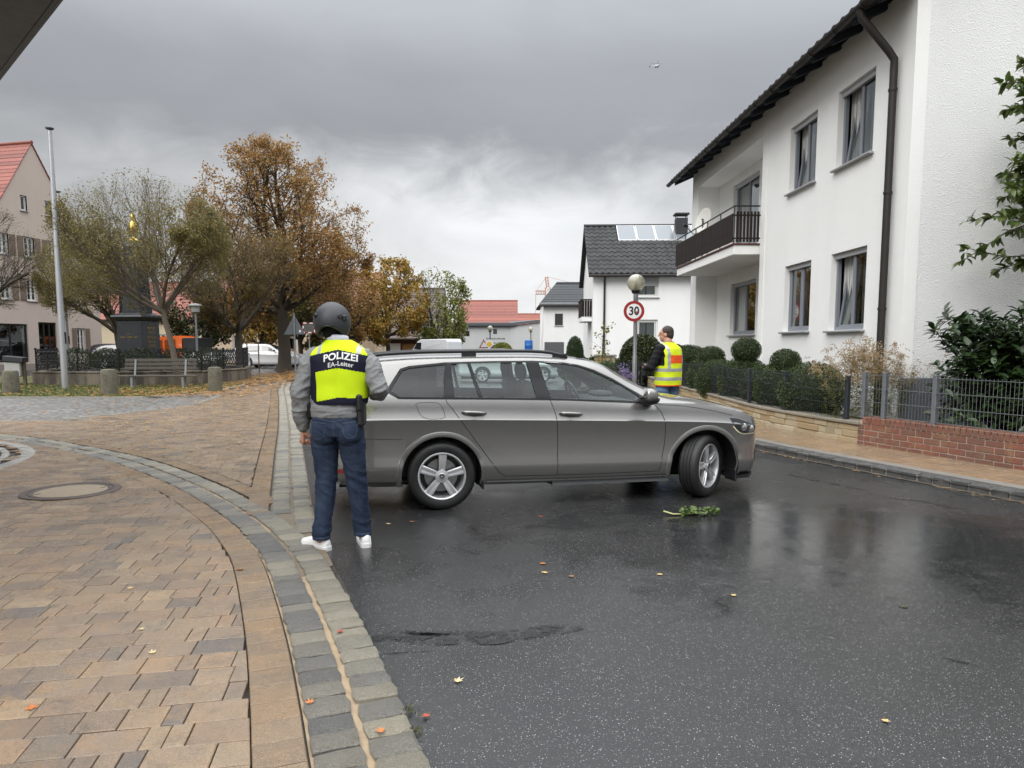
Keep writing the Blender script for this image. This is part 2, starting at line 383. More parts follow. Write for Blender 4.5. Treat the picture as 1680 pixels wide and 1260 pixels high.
def chamfer_block(poly, z0, z1, ch, jit=0.0, mid=False):
    """low stone/paver: outline polygon, chamfered top; returns verts, faces"""
    n = len(poly); c = np.mean(poly, axis=0); P = np.array(poly, float)
    d = P-c; L = np.linalg.norm(d, axis=1)[:,None]; I = P-d/L*ch*1.35
    vs = [(p[0],p[1],z0) for p in P]+[(p[0],p[1],z1-ch*.8+(random.uniform(-1,1)*jit)) for p in P]+[(p[0],p[1],z1+random.uniform(-1,1)*jit) for p in I]
    fs = [(i,(i+1)%n,n+(i+1)%n,n+i) for i in range(n)]+[(n+i,n+(i+1)%n,2*n+(i+1)%n,2*n+i) for i in range(n)]
    if mid:
        vs.append((c[0],c[1],z1+mid)); fs += [(2*n+i,2*n+(i+1)%n,3*n) for i in range(n)]
    else: fs.append(tuple(range(2*n,3*n)))
    return vs, fs
def lay(pieces, name, m, parent, z0, z1, ch, jit, keep=300, mid=False, far=None, smooth=False):
    """pieces: outlines.  The ones nearest the viewer become single parts, the rest one joined part."""
    pieces = sorted(pieces, key=lambda q: (np.mean(q, axis=0)[0])**2+(np.mean(q, axis=0)[1])**2 + (400 if np.mean(q, axis=0)[1] < 1.9 else 0))
    rest = MB()
    for i, q in enumerate(pieces):
        if i < keep:
            c = np.mean(q, axis=0); vs, fs = chamfer_block([(p[0]-c[0],p[1]-c[1]) for p in q], z0, z1+random.uniform(-1,1)*jit, ch, jit*.6, mid)
            MB().add(vs, fs).build(name, m, parent, loc=(c[0],c[1],0), smooth=smooth)
        else: rest.add(*chamfer_block(q, z0, z1+random.uniform(-1,1)*jit, ch, jit*.6, mid))
    if rest.f: rest.build(name+'_field', m, parent, kind='stuff', smooth=smooth)
def offset(pts, d):
    t = np.gradient(pts, axis=0); t /= np.linalg.norm(t, axis=1)[:,None]
    return pts+np.stack([t[:,1], -t[:,0]], 1)*d      # + is to the right of travel
BAND = [(-.08,1.1),(-.45,1.75),(-.724,2.436),(-.888,2.867),(-1.195,3.632),(-1.704,4.777),(-2.05,5.40),(-2.56,6.169),(-3.58,7.45),(-5.08,9.0),(-6.62,10.22),(-8.28,11.33),(-11,12.6)]
band = cspline(BAND, .02)
def course(curve, d0, d1, length, gap, s0=0, s1=None, lj=.15, wj=.0):
    """stones in a row between two offsets of a curve; travel goes away from the viewer"""
    A = offset(curve, d0+gap/2); B = offset(curve, d1-gap/2); L = np.concatenate([[0], np.cumsum(np.linalg.norm(np.diff(curve, axis=0), axis=1))])
    s = s0; out = []; s1 = s1 or L[-1]
    while s < s1-length*.6:
        l = length*(1+random.uniform(-lj, lj)); e = min(s+l, s1)
        def at(K, q): return np.array([np.interp(q, L, K[:,0]), np.interp(q, L, K[:,1])])
        a, b, c, d = at(A, s+gap/2), at(B, s+gap/2), at(B, e-gap/2), at(A, e-gap/2)
        q = [a, b, c, d]
        if wj: # worn stones: uneven corners and slightly bowed sides
            r = lambda: NR.uniform(-wj, wj, 2)
            m1, m2, m3, m4 = (a+b)/2+r(), (b+c)/2+r(), (c+d)/2+r(), (d+a)/2+r()
            ctr = (a+b+c+d)/4; q = []
            for p, mm in ((a,m1),(b,m2),(c,m3),(d,m4)):
                q += [p+(ctr-p)*.035+r()*.6, mm+(mm-ctr)*.015]
        out.append([tuple(x) for x in q]); s = e
    return out
def s_at_y(curve, y):
    L = np.concatenate([[0], np.cumsum(np.linalg.norm(np.diff(curve, axis=0), axis=1))]); i = int(np.argmin(abs(curve[:,1]-y))); return L[i]
# sandy bed under the setts
bl, brr = offset(band, -.004), offset(band, .392)
sheet('mortar_bed', [tuple(p) for p in bl[::8]]+[tuple(p) for p in brr[::-8]], .010, SAND, pave, kind='structure')
ke = cspline(EDGE[7:], .02)
kl, kr = offset(ke, -.38), offset(ke, -.005)
sheet('mortar_bed', [tuple(p) for p in kl[::16]]+[tuple(p) for p in kr[::-16]], .013, mat('dark mortar', (.15,.12,.085), .8, var=.35, vs=14, bump=.6, bs=120, coord='World'), pave, kind='structure')
setts_l = course(band, .002, .190, .148, .008, wj=.006); setts_r = course(band, .210, .398, .152, .009, wj=.007)
nl_ = len(course(band, .002, .190, .148, .008)) if False else None
lay(setts_l, 'granite_sett', GRAN, pave, -.02, .030, .012, .005, 90, mid=.004, smooth=R(38)); lay(setts_r, 'granite_sett', GRANB, pave, -.02, .030, .012, .005, 90, mid=.004, smooth=R(38))
sj = 0.0
ksetts = course(ke, -.185, -.01, .15, .012, s0=sj, wj=.009)+course(ke, -.375, -.20, .15, .012, s0=sj+.1, wj=.009)
br_ = offset(band, .395)[::5]; ctrb = offset(band, .2)[::5]
def clear_of_band(q):
    c = np.mean(q, axis=0); i = int(np.argmin(np.sum((band-c)**2, axis=1))); j = min(i+1, len(band)-1); t_ = band[j]-band[j-1]; nn_ = np.array([t_[1],-t_[0]])/np.linalg.norm(t_)
    return min(float((np.array(p)-band[j]) @ nn_) for p in q) > .36
ksetts = [q for q in ksetts if clear_of_band(q)]
lay(ksetts, 'granite_sett', GRANB, pave, -.02, .030, .012, .005, 110, mid=.004, smooth=R(38))
# soldier courses
lay(course(band, -.205, -.012, .165, .005, lj=.02), 'edge_paver', PAV2, pave, -.02, .030, .004, .0015, 75)
sb = s_at_y(band, 6.35)
lay(course(band, .412, .60, .165, .006, s0=sb, lj=.02), 'edge_paver', PAV2, pave, -.02, .030, .004, .0015, 30)
lay(course(ke, -.59, -.395, .165, .006, s0=s_at_y(ke, 6.35), lj=.02), 'edge_paver', PAV2, pave, -.02, .030, .004, .0015, 60)

ROT = R(11); cu, su = math.cos(ROT), math.sin(ROT)
def uv(p): return (p[0]*cu+p[1]*su, -p[0]*su+p[1]*cu)
def xy(u, v): return (u*cu-v*su, u*su+v*cu)
def rows(right, left, v0, v1, rh, lens, keepf, cutmax=True):
    """running-bond rows between two boundaries given as functions u(v)"""
    out = []; v = v0; g = .0045
    while v < v1:
        ra, rb_ = right(v+g/2), right(v+rh-g/2); la, lb = left(v+g/2), left(v+rh-g/2)
        u = min(la, lb)-random.uniform(0, .3); um = max(ra, rb_)
        while u < um:
            l = random.choice(lens); a, b = u+g/2, u+l-g/2; u += l
            p = [(a,v+g/2),(b,v+g/2),(b,v+rh-g/2),(a,v+rh-g/2)]
            q = [(min(max(p[0][0],la),ra),p[0][1]),(min(max(p[1][0],la),ra),p[1][1]),(min(max(p[2][0],lb),rb_),p[2][1]),(min(max(p[3][0],lb),rb_),p[3][1])]
            wd = max(q[1][0]-q[0][0], q[2][0]-q[3][0])
            if wd < .03: continue
            if min(q[1][0]-q[0][0], q[2][0]-q[3][0]) < .004:
                q = q[:2]+[q[2]] if (q[1][0]-q[0][0]) > (q[2][0]-q[3][0]) else [q[0],q[2],q[3]]
            w_ = [xy(*k) for k in q]; c = np.mean(w_, axis=0)
            if keepf(c): out.append(w_)
        v += rh
    return out
inn = np.array([uv(p) for p in offset(band, -.208)]); o = np.argsort(inn[:,1])
RB = lambda v: float(np.interp(v, inn[o,1], inn[o,0]))
MH = (-4.53, 7.19); CR = (-9.3, 8.2)
def in_main(c):
    return c[0] > -.80*c[1]-1.3 and math.hypot(c[0]-MH[0], c[1]-MH[1]) > .33 and math.hypot(c[0]-CR[0], c[1]-CR[1]) > 2.9 and c[1] > 1.3
LENS = [.245,.245,.245,.163,.163,.082]
main = rows(RB, lambda v: -14.0, 1.2, 13.2, .168, LENS, in_main)
lay(main, 'paver', PAV, pave, -.02, .030, .0035, .0015, 300)
outc = np.array([uv(p) for p in offset(band, .61)]); oo = np.argsort(outc[:,1]); kin = np.array([uv(p) for p in offset(ke, -.60)]); ko = np.argsort(kin[:,1])
cob = [(-30,12.6),(-10.262,14.152),(-9.339,14.625),(-8.649,15.671),(-8.247,17.727),(-8.6,20.2),(-8.83,21.4),(-9.0,24.0),(-9.6,29.5)]
cb = cspline(cob, .1)
def below_cob(c):
    return c[0] > np.interp(c[1], cb[:,1], cb[:,0]) and c[0] > -.80*c[1]-1.3
far_p = rows(lambda v: float(np.interp(v, kin[ko,1], kin[ko,0])), lambda v: float(np.interp(v, outc[oo,1], outc[oo,0])) if v < outc[oo,1][-1] else -30.0, 5.9, 31, .168, LENS, below_cob)
lay(far_p, 'paver', PAV, pave, -.02, .028, .005, .0018, 0)
# manhole: iron ring and concrete lid
mh = empty('manhole_cover', (MH[0], MH[1], .03), R(10), 'round manhole cover with dark iron ring set in the tan pavers', 'manhole')
IRON = mat('rusty cast iron', (.075,.055,.045), .5, .3, var=.4, vs=18, bump=.4, bs=110)
MB().lathe([(.335,-.02),(.335,.006),(.345,.010),(.372,.010),(.375,.004),(.385,.004),(.388,.011),(.448,.011),(.455,.005),(.455,-.03)], 64).build('ring', IRON, mh, smooth=R(30))
MB().lathe([(0,.005),(.33,.005),(.334,-.02)], 48).build('lid', mat('lid concrete', (.25,.195,.13), .5, var=.3, vs=9, bump=.5, bs=130), mh)
for a_ in (.5, 3.6): MB().bbox((-.03,-.012,0),(.03,.012,.007), .003, mtx=Matrix.Rotation(a_,4,'Z') @ Matrix.Translation((.29,0,.0))).build('lift_slot', mat('slot', (.02,.018,.016), .7), mh)
# stone ring with setts inside, at the left edge
ring_c = np.array([(CR[0]+2.95*math.cos(a_), CR[1]+2.95*math.sin(a_)) for a_ in np.linspace(-.6, 2.0, 400)])
lay(course(ring_c, -.02, .16, .17, .012, wj=.008), 'ring_sett', m_granite('pale granite', [(.30,.295,.27),(.36,.35,.32),(.25,.25,.24)]), pave, -.02, .034, .010, .004, 40, mid=.003, smooth=R(38))
inner = []
for k, rr in enumerate(np.arange(2.70, 1.2, -.115)):
    cc = np.array([(CR[0]+rr*math.cos(a_), CR[1]+rr*math.sin(a_)) for a_ in np.linspace(-.3+.03*k, 1.7, 300)]); inner += course(cc, 0, .11, .11, .014, wj=.008)
lay([q for q in inner if np.mean(q, axis=0)[0] > -.80*np.mean(q, axis=0)[1]-1], 'cobble', MATS.get('pale') or m_granite('light setts', [(.30,.29,.26),(.38,.36,.32),(.24,.235,.22)]), pave, -.02, .032, .012, .005, 60, mid=.006, smooth=R(40))
sheet('cobble_bed', [(-11,5),(-6.4,7.6),(-6.4,9.2),(-7.2,10.6),(-8.5,11.2),(-11,11)], .006, DIRT, pave, kind='structure')
# cobbled area further back: small grey setts
def m_cobble():
    a = NT('small grey setts'); P = a.coord('World'); v = a.voro(9.5, P, 'F1', .55); vc = a.n('ShaderNodeSeparateColor'); a.l(v.outputs['Color'], vc.inputs[0])
    c = a.ramp(vc.outputs[0], [(0,(.11,.112,.118)),(.5,(.18,.18,.18)),(1,(.25,.245,.235))]); d = v.outputs['Distance']
    c = a.mix(a.ramp(d, [(.045,0),(.062,1)]), c, (.05,.045,.038)) if False else a.mix(a.ramp(a.math('MULTIPLY', d, 1.0), [(.42,0),(.62,1)]), c, (.055,.05,.04))
    c = a.mix(a.ramp(a.noise(.7, 4, .6, P), [(.4,0),(.75,.45)]), c, (.14,.11,.075))
    return a.pbr(c, a.math('MULTIPLY_ADD', a.noise(1.2, 4, .6, P), .35, .22), 0, a.bump(a.math('MULTIPLY', d, -1.0), .8, .02), .5)
sheet('cobbled_area', [tuple(p) for p in cb[::4]]+[(-9.6,29.5),(-9.6,22),(-10.5,20.6),(-13,20.2),(-45,20.2),(-45,12.6)], .020, m_cobble(), **struct)
# border stones between cobbles and pavers
lay(course(cb[::2], -.03, .13, .2, .012, s0=18.5, wj=.006), 'border_sett', GRAN, pave, -.02, .034, .008, .003, 0, mid=.003)

# grass strip round the monument
GR = [(-45,20.35),(-13,20.35),(-10.6,20.75),(-9.9,21.6),(-9.75,23.5),(-10.2,27),(-10.6,29.3),(-12.5,32.8),(-16,35),(-45,35)]
GRASSG = NT('turf soil'); _p = GRASSG.coord('World')
turf = sheet('lawn', GR, .035, GRASSG.pbr(GRASSG.mix(GRASSG.noise(1.3,6,.65,_p), (.065,.075,.022), (.11,.085,.035)), .85, 0, GRASSG.bump(GRASSG.noise(40,4,.7,_p), .8, .02)), **struct)
kerb_l = cspline([(-45,20.3),(-13,20.3),(-10.6,20.7),(-9.85,21.6),(-9.7,23.5),(-10.15,27)], .05)
lay(course(kerb_l, -.05, .06, .9, .01, s0=20, lj=.02), 'kerb_stone', CONC, turf, -.02, .062, .008, .002, 30)
def inside(poly, x, y):
    c = False; j = len(poly)-1
    for i in range(len(poly)):
        if (poly[i][1] > y) != (poly[j][1] > y) and x < (poly[j][0]-poly[i][0])*(y-poly[i][1])/(poly[j][1]-poly[i][1])+poly[i][0]: c = not c
        j = i
    return c
def blades(name, poly, n, h, m, z, xr, yr, parent=None, seed=1, **t):
    rs = np.random.RandomState(seed); vs = []; fs = []
    while len(fs) < n:
        x, y = rs.uniform(*xr), rs.uniform(*yr)
        if not inside(poly, x, y): continue
        a_ = rs.uniform(0, 6.28); w_ = .010*rs.uniform(.7,1.5); hh = h*rs.uniform(.4,1.2); lx, ly = rs.normal(0,.4*hh,2); k = len(vs)
        vs += [(x-w_*math.cos(a_), y-w_*math.sin(a_), z), (x+w_*math.cos(a_), y+w_*math.sin(a_), z), (x+lx, y+ly, z+hh)]; fs.append((k,k+1,k+2))
    me = bpy.data.meshes.new(name); me.from_pydata(vs, [], fs); me.materials.append(m); return link(name, me, parent, **t)
blades('grass', GR, 26000, .075, mat('grass blade', (.085,.115,.022), .6, var=.3, vs=.8, rnd=.45, coord='World'), .03, (-22,-9.6), (20.4,28), label='short green grass strip in front of the monument', cat='grass', kind='stuff')
# ---------------------------------------------------------------- right-hand sidewalk, kerb and garden walls
WALL_B = [(6.75,5.4),(5.82,7.974),(5.487,8.91),(5.011,10.154)]
WALL_S = [(5.011,10.154),(4.753,11.218),(4.501,13.035),(4.55,15.85),(4.60,19.3),(4.9,26)]
wall_line = cspline([(8.9,-3),(8.1,2)]+WALL_B+WALL_S[1:], .1)
side = sheet('sidewalk', [tuple(p) for p in rk[:115]]+[tuple(p) for p in wall_line[::-2]], .06, DIRT, **struct)
rkf = cspline(RK[2:-2], .02)
kst = course(rkf, 0.0, .15, .205, .016, lj=.12, wj=.009)
def kerb_block(q):
    c = np.mean(q, axis=0); vs, fs = chamfer_block([(p[0]-c[0],p[1]-c[1]) for p in q], -.05, .10+random.uniform(-.008,.008), .022, .006, .006)
    return c, vs, fs
kerb = empty('kerb', (0,0,0), kind='structure'); restk = MB()
for i, q in enumerate(kst):
    c, vs, fs = kerb_block(q)
    if c[1] < 17 and c[1] > 3: MB().add(vs, fs).build('kerb_stone', GRAND, kerb, loc=(c[0],c[1],0), smooth=R(40))
    else: restk.add([(v_[0]+c[0],v_[1]+c[1],v_[2]) for v_ in vs], fs)
restk.build('kerb_stone_row', GRAND, kerb, kind='stuff', smooth=R(40))
fl = offset(rkf, -.035)[::10]; fr = offset(rkf, .02)[::10]
sheet('mortar_line', [tuple(p) for p in fl]+[tuple(p) for p in fr[::-1]], .006, mat('spilled mortar', (.10,.085,.065), .7, var=.5, vs=8, bump=.6, bs=60, coord='World'), kerb, kind='structure')
# pale concrete edging behind the kerb stones
fl = offset(rkf, .148)[::6]; fr = offset(rkf, .30)[::6]
MBk = MB(); n_ = len(fl)
vs = [(p[0],p[1],.0) for p in fl]+[(p[0],p[1],.104) for p in fl]+[(p[0],p[1],.106) for p in fr]
MBk.add(vs, [(i,i+1,n_+i+1,n_+i) for i in range(n_-1)]+[(n_+i,n_+i+1,2*n_+i+1,2*n_+i) for i in range(n_-1)]).build('edging', mat('grey edging', (.17,.16,.145), .5, var=.35, vs=6, bump=.4, bs=90, coord='World'), kerb)
fm = offset(rkf, .022)[::6]; k_ = len(fm)
MB().add([(p[0],p[1],-.02) for p in fm]+[(p[0],p[1],.078) for p in fm], [(i,i+1,k_+i+1,k_+i) for i in range(k_-1)]).build('joint_mortar', CONC, kerb)
rin = offset(rkf, .305); wl_o = wall_line
def sx(curve):
    oo_ = np.argsort(curve[:,1]); return lambda v: float(np.interp(v, curve[oo_,1], curve[oo_,0]))
# rows run along the street here
RA = R(112); c2, s2 = math.cos(RA), math.sin(RA)
spv = []
A_ = offset(rkf, .305); Lk = np.concatenate([[0], np.cumsum(np.linalg.norm(np.diff(rkf, axis=0), axis=1))])
wx = sx(wall_line)
for k in range(11):
    rowc = course(rkf, .31+k*.168, .31+(k+1)*.168, .26, .007, s0=.13*(k % 2), lj=.25)
    for q in rowc:
        c = np.mean(q, axis=0)
        if c[0] < wx(c[1])+.05 and 4 < c[1] < 21: spv.append(q)
lay(spv, 'paver', PAV3, side, .02, .108, .004, .0015, 220)
# garden soil behind the walls
off_w = [tuple(p) for p in offset(wall_line, .15)[::3]]
garden = sheet('garden', off_w+[(30,26),(30,-3)], .30, mat('garden soil', (.05,.040,.026), .85, var=.4, vs=4, bump=.8, bs=25, coord='World'), **struct)

BRK = m_paver('red clinker brick', [(.19,.05,.032),(.25,.07,.042),(.16,.055,.045),(.28,.085,.05),(.14,.06,.05)], .5)
def path_sampler(pts):
    P = np.array(pts, float); L = np.concatenate([[0], np.cumsum(np.linalg.norm(np.diff(P, axis=0), axis=1))])
    return (lambda s: np.array([np.interp(s, L, P[:,0]), np.interp(s, L, P[:,1])])), L[-1]
def facing(at, s, d=.05):
    t = at(s+d)-at(s-d); return math.atan2(t[1], t[0])
bw = empty('brick_wall', (0,0,0), label='low red brick garden wall under the grey wire fence', cat='wall')
at, LB = path_sampler(WALL_B)
core = MB()
for i in range(60):
    a_, b_ = LB*i/60, LB*(i+1)/60; p, q = at(a_), at(b_); m_ = (p+q)/2; ang = math.atan2(*(q-p)[::-1])
    core.box((m_[0]+.114*math.cos(ang-R(90)), m_[1]+.114*math.sin(ang-R(90)), .26), (np.linalg.norm(q-p)+.01, .224, .40), ang)
core.build('mortar', mat('brick mortar', (.42,.34,.28), .8, var=.3, vs=20, bump=.4, coord='World'), bw)
brick_me = []
for k in range(4):
    ml = .226-.002*k
    brick_me.append(MB().bbox((0,-.1,0),(ml,.006+.001*k,.070), .004).mesh('brick', BRK))
half_me = MB().bbox((0,-.1,0),(.104,.007,.070), .004).mesh('brick', BRK)
row_me = MB().bbox((0,-.24,0),(.068,.012,.098), .006).mesh('brick', BRK)
for c_ in range(4):
    s = .02+(.12 if c_ % 2 else 0); z = .085+c_*.0815
    while s < LB-.05:
        me = random.choice(brick_me); l = .237
        if s+l > LB: me = half_me; l = .115
        p = at(s); link('brick', me, bw, (p[0],p[1],z+random.uniform(-.001,.001)), (0,0,facing(at, s+.1)+R(180) if False else facing(at, s+.1)+random.uniform(-.006,.006))); s += l
# rowlock course on top
s = .01; zt = .085+4*.0815
while s < LB-.03:
    p = at(s); link('brick', row_me, bw, (p[0],p[1],zt-.004+random.uniform(-.0015,.0015)), (random.uniform(-.01,.01),0,facing(at, s)+random.uniform(-.012,.012))); s += .0785

STN = m_granite('yellow limestone', [(.48,.37,.21),(.56,.47,.31),(.44,.30,.15),(.60,.51,.36),(.52,.37,.19)])
sw = empty('stone_wall', (0,0,0), label='low yellow limestone garden wall under the dark wire fence', cat='wall')
at, LS = path_sampler([tuple(p) for p in cspline(WALL_S, .1)])
core = MB()
for i in range(70):
    a_, b_ = LS*i/70, LS*(i+1)/70; p, q = at(a_), at(b_); m_ = (p+q)/2; ang = math.atan2(*(q-p)[::-1])
    core.box((m_[0]+.120*math.cos(ang-R(90)), m_[1]+.120*math.sin(ang-R(90)), .20), (np.linalg.norm(q-p)+.01, .22, .30), ang)
core.build('mortar', mat('stone mortar', (.30,.25,.17), .8, var=.3, vs=20, bump=.4, coord='World'), sw)
z = .085
for c_, hh in enumerate((.10,.105,.09)):
    s = random.uniform(0,.1)-.1
    while s < LS-.1:
        l = random.uniform(.24,.60); s = max(s, 0); e = min(s+l, LS)
        m_ = MB(); x0, x1 = .005, e-s-.005; g = lambda: random.uniform(-.006,.006)
        m_.bbox((x0,-.1,0),(x1,.004+g()*2,hh-.008+g()*.5), .010)
        if True:
            p = at(s); m_.build('stone', STN, sw, loc=(p[0],p[1],z), rot=(0,0,facing(at,(s+e)/2)), smooth=R(30))
        s = e
    z += hh
s = 0
while s < LS-.05:      # flat coping slabs
    l = random.uniform(.32,.5); e = min(s+l, LS); p = at(s)
    MB().bbox((.004,-.26,0),(e-s-.004,.035,.05), .010).build('coping', m_granite('pale coping', [(.27,.24,.19),(.33,.29,.22)]) if 'coping' not in MATS else MATS['coping'], sw, loc=(p[0],p[1],z), rot=(0,0,facing(at,(s+e)/2)), smooth=R(30))
    if 'coping' not in MATS: MATS['coping'] = bpy.data.materials['pale coping']
    s = e
COPE_Z = z+.05

# wire fences
def wire_fence(name, label, pts, zb, zt, m, postm, post_s, wire=.05, rails=(.0,.34,.67,1.0), pw=.06, inset=.06, top_lip=True):
    e = empty(name, (0,0,0), label=label, cat='fence'); at, L = path_sampler(pts)
    for s in post_s:
        p = at(min(s, L)); a_ = facing(at, min(max(s,.06),L-.06)); n = (math.cos(a_-R(90))*inset, math.sin(a_-R(90))*inset)
        MB().bbox((-pw/2,-.02,zb-.03),(pw/2,.04,zt+.02), .006).build('post', postm, e, loc=(p[0]+n[0],p[1]+n[1],0), rot=(0,0,a_))
        MB().bbox((-pw/2-.004,-.024,0),(pw/2+.004,.044,.014), .005).build('cap', postm, e, loc=(p[0]+n[0],p[1]+n[1],zt+.02), rot=(0,0,a_))
    for s0, s1 in zip(post_s[:-1], post_s[1:]):
        w_ = MB(); a = at(s0); b = at(min(s1,L)); ang = math.atan2(b[1]-a[1], b[0]-a[0]); l = math.hypot(*(b-a)); n = (math.cos(ang-R(90))*(inset-.028), math.sin(ang-R(90))*(inset-.028))
        k = int(l/wire)
        for i in range(k+1):
            x = (i+.5)*l/(k+1); w_.tube([(x,0,zb),(x,0,zt+(.015 if top_lip else 0))], .0028, 4, cap=False)
        for r_ in rails:
            for dy in (-.006,.006): w_.tube([(.01,dy,zb+.02+(zt-zb-.03)*r_),(l-.01,dy,zb+.02+(zt-zb-.03)*r_)], .0036, 5)
        w_.build('wire_panel', m, e, loc=(a[0]+n[0],a[1]+n[1],0), rot=(0,0,ang), kind='stuff')
    return e
GALV = mat('galvanised wire', (.17,.18,.19), .5, .5, var=.15)
GALP = mat('galvanised post', (.19,.205,.225), .5, .5, var=.25, vs=14)
ANTH = mat('anthracite steel', (.032,.038,.046), .42, .2, var=.15)
fb = [tuple(p) for p in WALL_B]
wire_fence('wire_fence', 'galvanised grey wire mesh fence on the red brick wall', fb[::-1] if False else fb, zt+.10, zt+.10+.60, GALV, GALP, [0.0, 2.45, 3.85, 4.75, 5.12][1:] if False else [.05, 1.9, 3.95, 4.72, 5.09])
fs_ = [tuple(p) for p in cspline(WALL_S, .1)]
wire_fence('wire_fence', 'anthracite wire mesh fence on the yellow limestone wall', fs_, COPE_Z, COPE_Z+.62, ANTH, ANTH, [.35, 1.95, 3.45, 5.3, 7.2, 9.1, 11.4, 13.5], pw=.07)
# ================================================================ BUILDINGS
def m_stucco(name, col, bs=70, bump=.6, dist=.006, dirt=.2):
    a = NT(name); P = a.coord('Object'); n = a.noise(bs, 3, .55, P); v = a.voro(bs*1.3, P)
    st = a.noise(1.4, 5, .6, P, 0, (1,1,.25)); big = a.noise(.5, 4, .6, P)
    c = a.mix(a.ramp(st, [(.45,0),(.8,dirt)]), col, tuple(x*.72 for x in col)); c = a.mix(a.ramp(big, [(.4,0),(.8,dirt)]), c, (col[0]*.85,col[1]*.84,col[2]*.8))
    return a.pbr(c, .75, 0, a.bump(a.math('ADD', n, v.outputs['Distance']), bump, dist))
WHITE = m_stucco('white stucco', (.87,.87,.85)); WHITE_R = m_stucco('coarse white stucco', (.80,.805,.80), 46, .9, .010)
WHITE2 = m_stucco('white render', (.87,.87,.86), 50, .3); ROSE = m_stucco('beige rose render', (.58,.49,.43), 40, .3, .004, .2); CREAM = m_stucco('cream render', (.60,.52,.36), 40, .2); PEACH = m_stucco('peach render', (.66,.52,.37), 40, .2); HALLW = m_stucco('pale grey render', (.52,.53,.53), 40, .2)
FRAME = mat('blue grey window frame', (.20,.215,.245), .38, 0, var=.06)
WFRAME = mat('white window frame', (.72,.72,.70), .4, var=.05)
SILLM = mat('grey sill', (.36,.37,.38), .4, .2, var=.1)
PANE = glass('window pane', (.62,.66,.66), 1.0, .02)
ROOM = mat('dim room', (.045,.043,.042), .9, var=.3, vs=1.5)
CURT = NT('curtain'); _c = CURT.coord(); _w = CURT.n('ShaderNodeTexWave'); _w.inputs['Scale'].default_value = 7; _w.inputs['Distortion'].default_value = 2.5; CURT.l(_c, _w.inputs[0])
CURT = CURT.pbr((.62,.61,.58), .9, 0, CURT.bump(_w.outputs['Fac'], .8, .03))
SHUT = mat('roller shutter', (.40,.41,.42), .5, var=.05)
BROWN = mat('dark brown timber', (.018,.012,.010), .6, var=.3, vs=9, bump=.3, bs=40, spec=.2)
SLATE = mat('dark roof tile', (.026,.026,.027), .6, var=.3, vs=5, rnd=.3, bump=.3, spec=.22)
REDT = mat('red roof tile', (.235,.07,.05), .55, var=.2, vs=3, rnd=.25, bump=.2)
COPPER = mat('weathered brown metal', (.034,.030,.027), .5, .3, var=.25, vs=5, spec=.3)
BEAM = mat('blue grey beam', (.032,.038,.048), .6, var=.2, vs=9, spec=.2)

def wall_grid(L, z0, z1, openings, depth=.14, top=None):
    """wall in the x-z plane facing -y, x 0..L, with rectangular openings (x0,z0,x1,z1) and reveals; top(x) = gable line"""
    xs = sorted(set([0, L]+[o_[0] for o_ in openings]+[o_[2] for o_ in openings]+(list(np.linspace(0, L, 9)) if top else [])))
    zs = sorted(set([z0, z1]+[o_[1] for o_ in openings]+[o_[3] for o_ in openings])); m = MB()
    for i in range(len(xs)-1):
        for j in range(len(zs)-1):
            cx, cz = (xs[i]+xs[i+1])/2, (zs[j]+zs[j+1])/2
            if any(o_[0] < cx < o_[2] and o_[1] < cz < o_[3] for o_ in openings): continue
            m.add([(xs[i],0,zs[j]),(xs[i+1],0,zs[j]),(xs[i+1],0,zs[j+1]),(xs[i],0,zs[j+1])], [(0,1,2,3)])
        if top: m.add([(xs[i],0,z1),(xs[i+1],0,z1),(xs[i+1],0,top(xs[i+1])),(xs[i],0,top(xs[i]))], [(0,1,2,3)])
    for a, b, c, d in openings:
        for p, q in (((a,b),(c,b)),((c,b),(c,d)),((c,d),(a,d)),((a,d),(a,b))):
            m.add([(p[0],0,p[1]),(q[0],0,q[1]),(q[0],depth,q[1]),(p[0],depth,p[1])], [(0,1,2,3)])
    return m
def weld(o):
    bm = bmesh.new(); bm.from_mesh(o.data); bmesh.ops.remove_doubles(bm, verts=bm.verts, dist=1e-4); bm.to_mesh(o.data); bm.free()
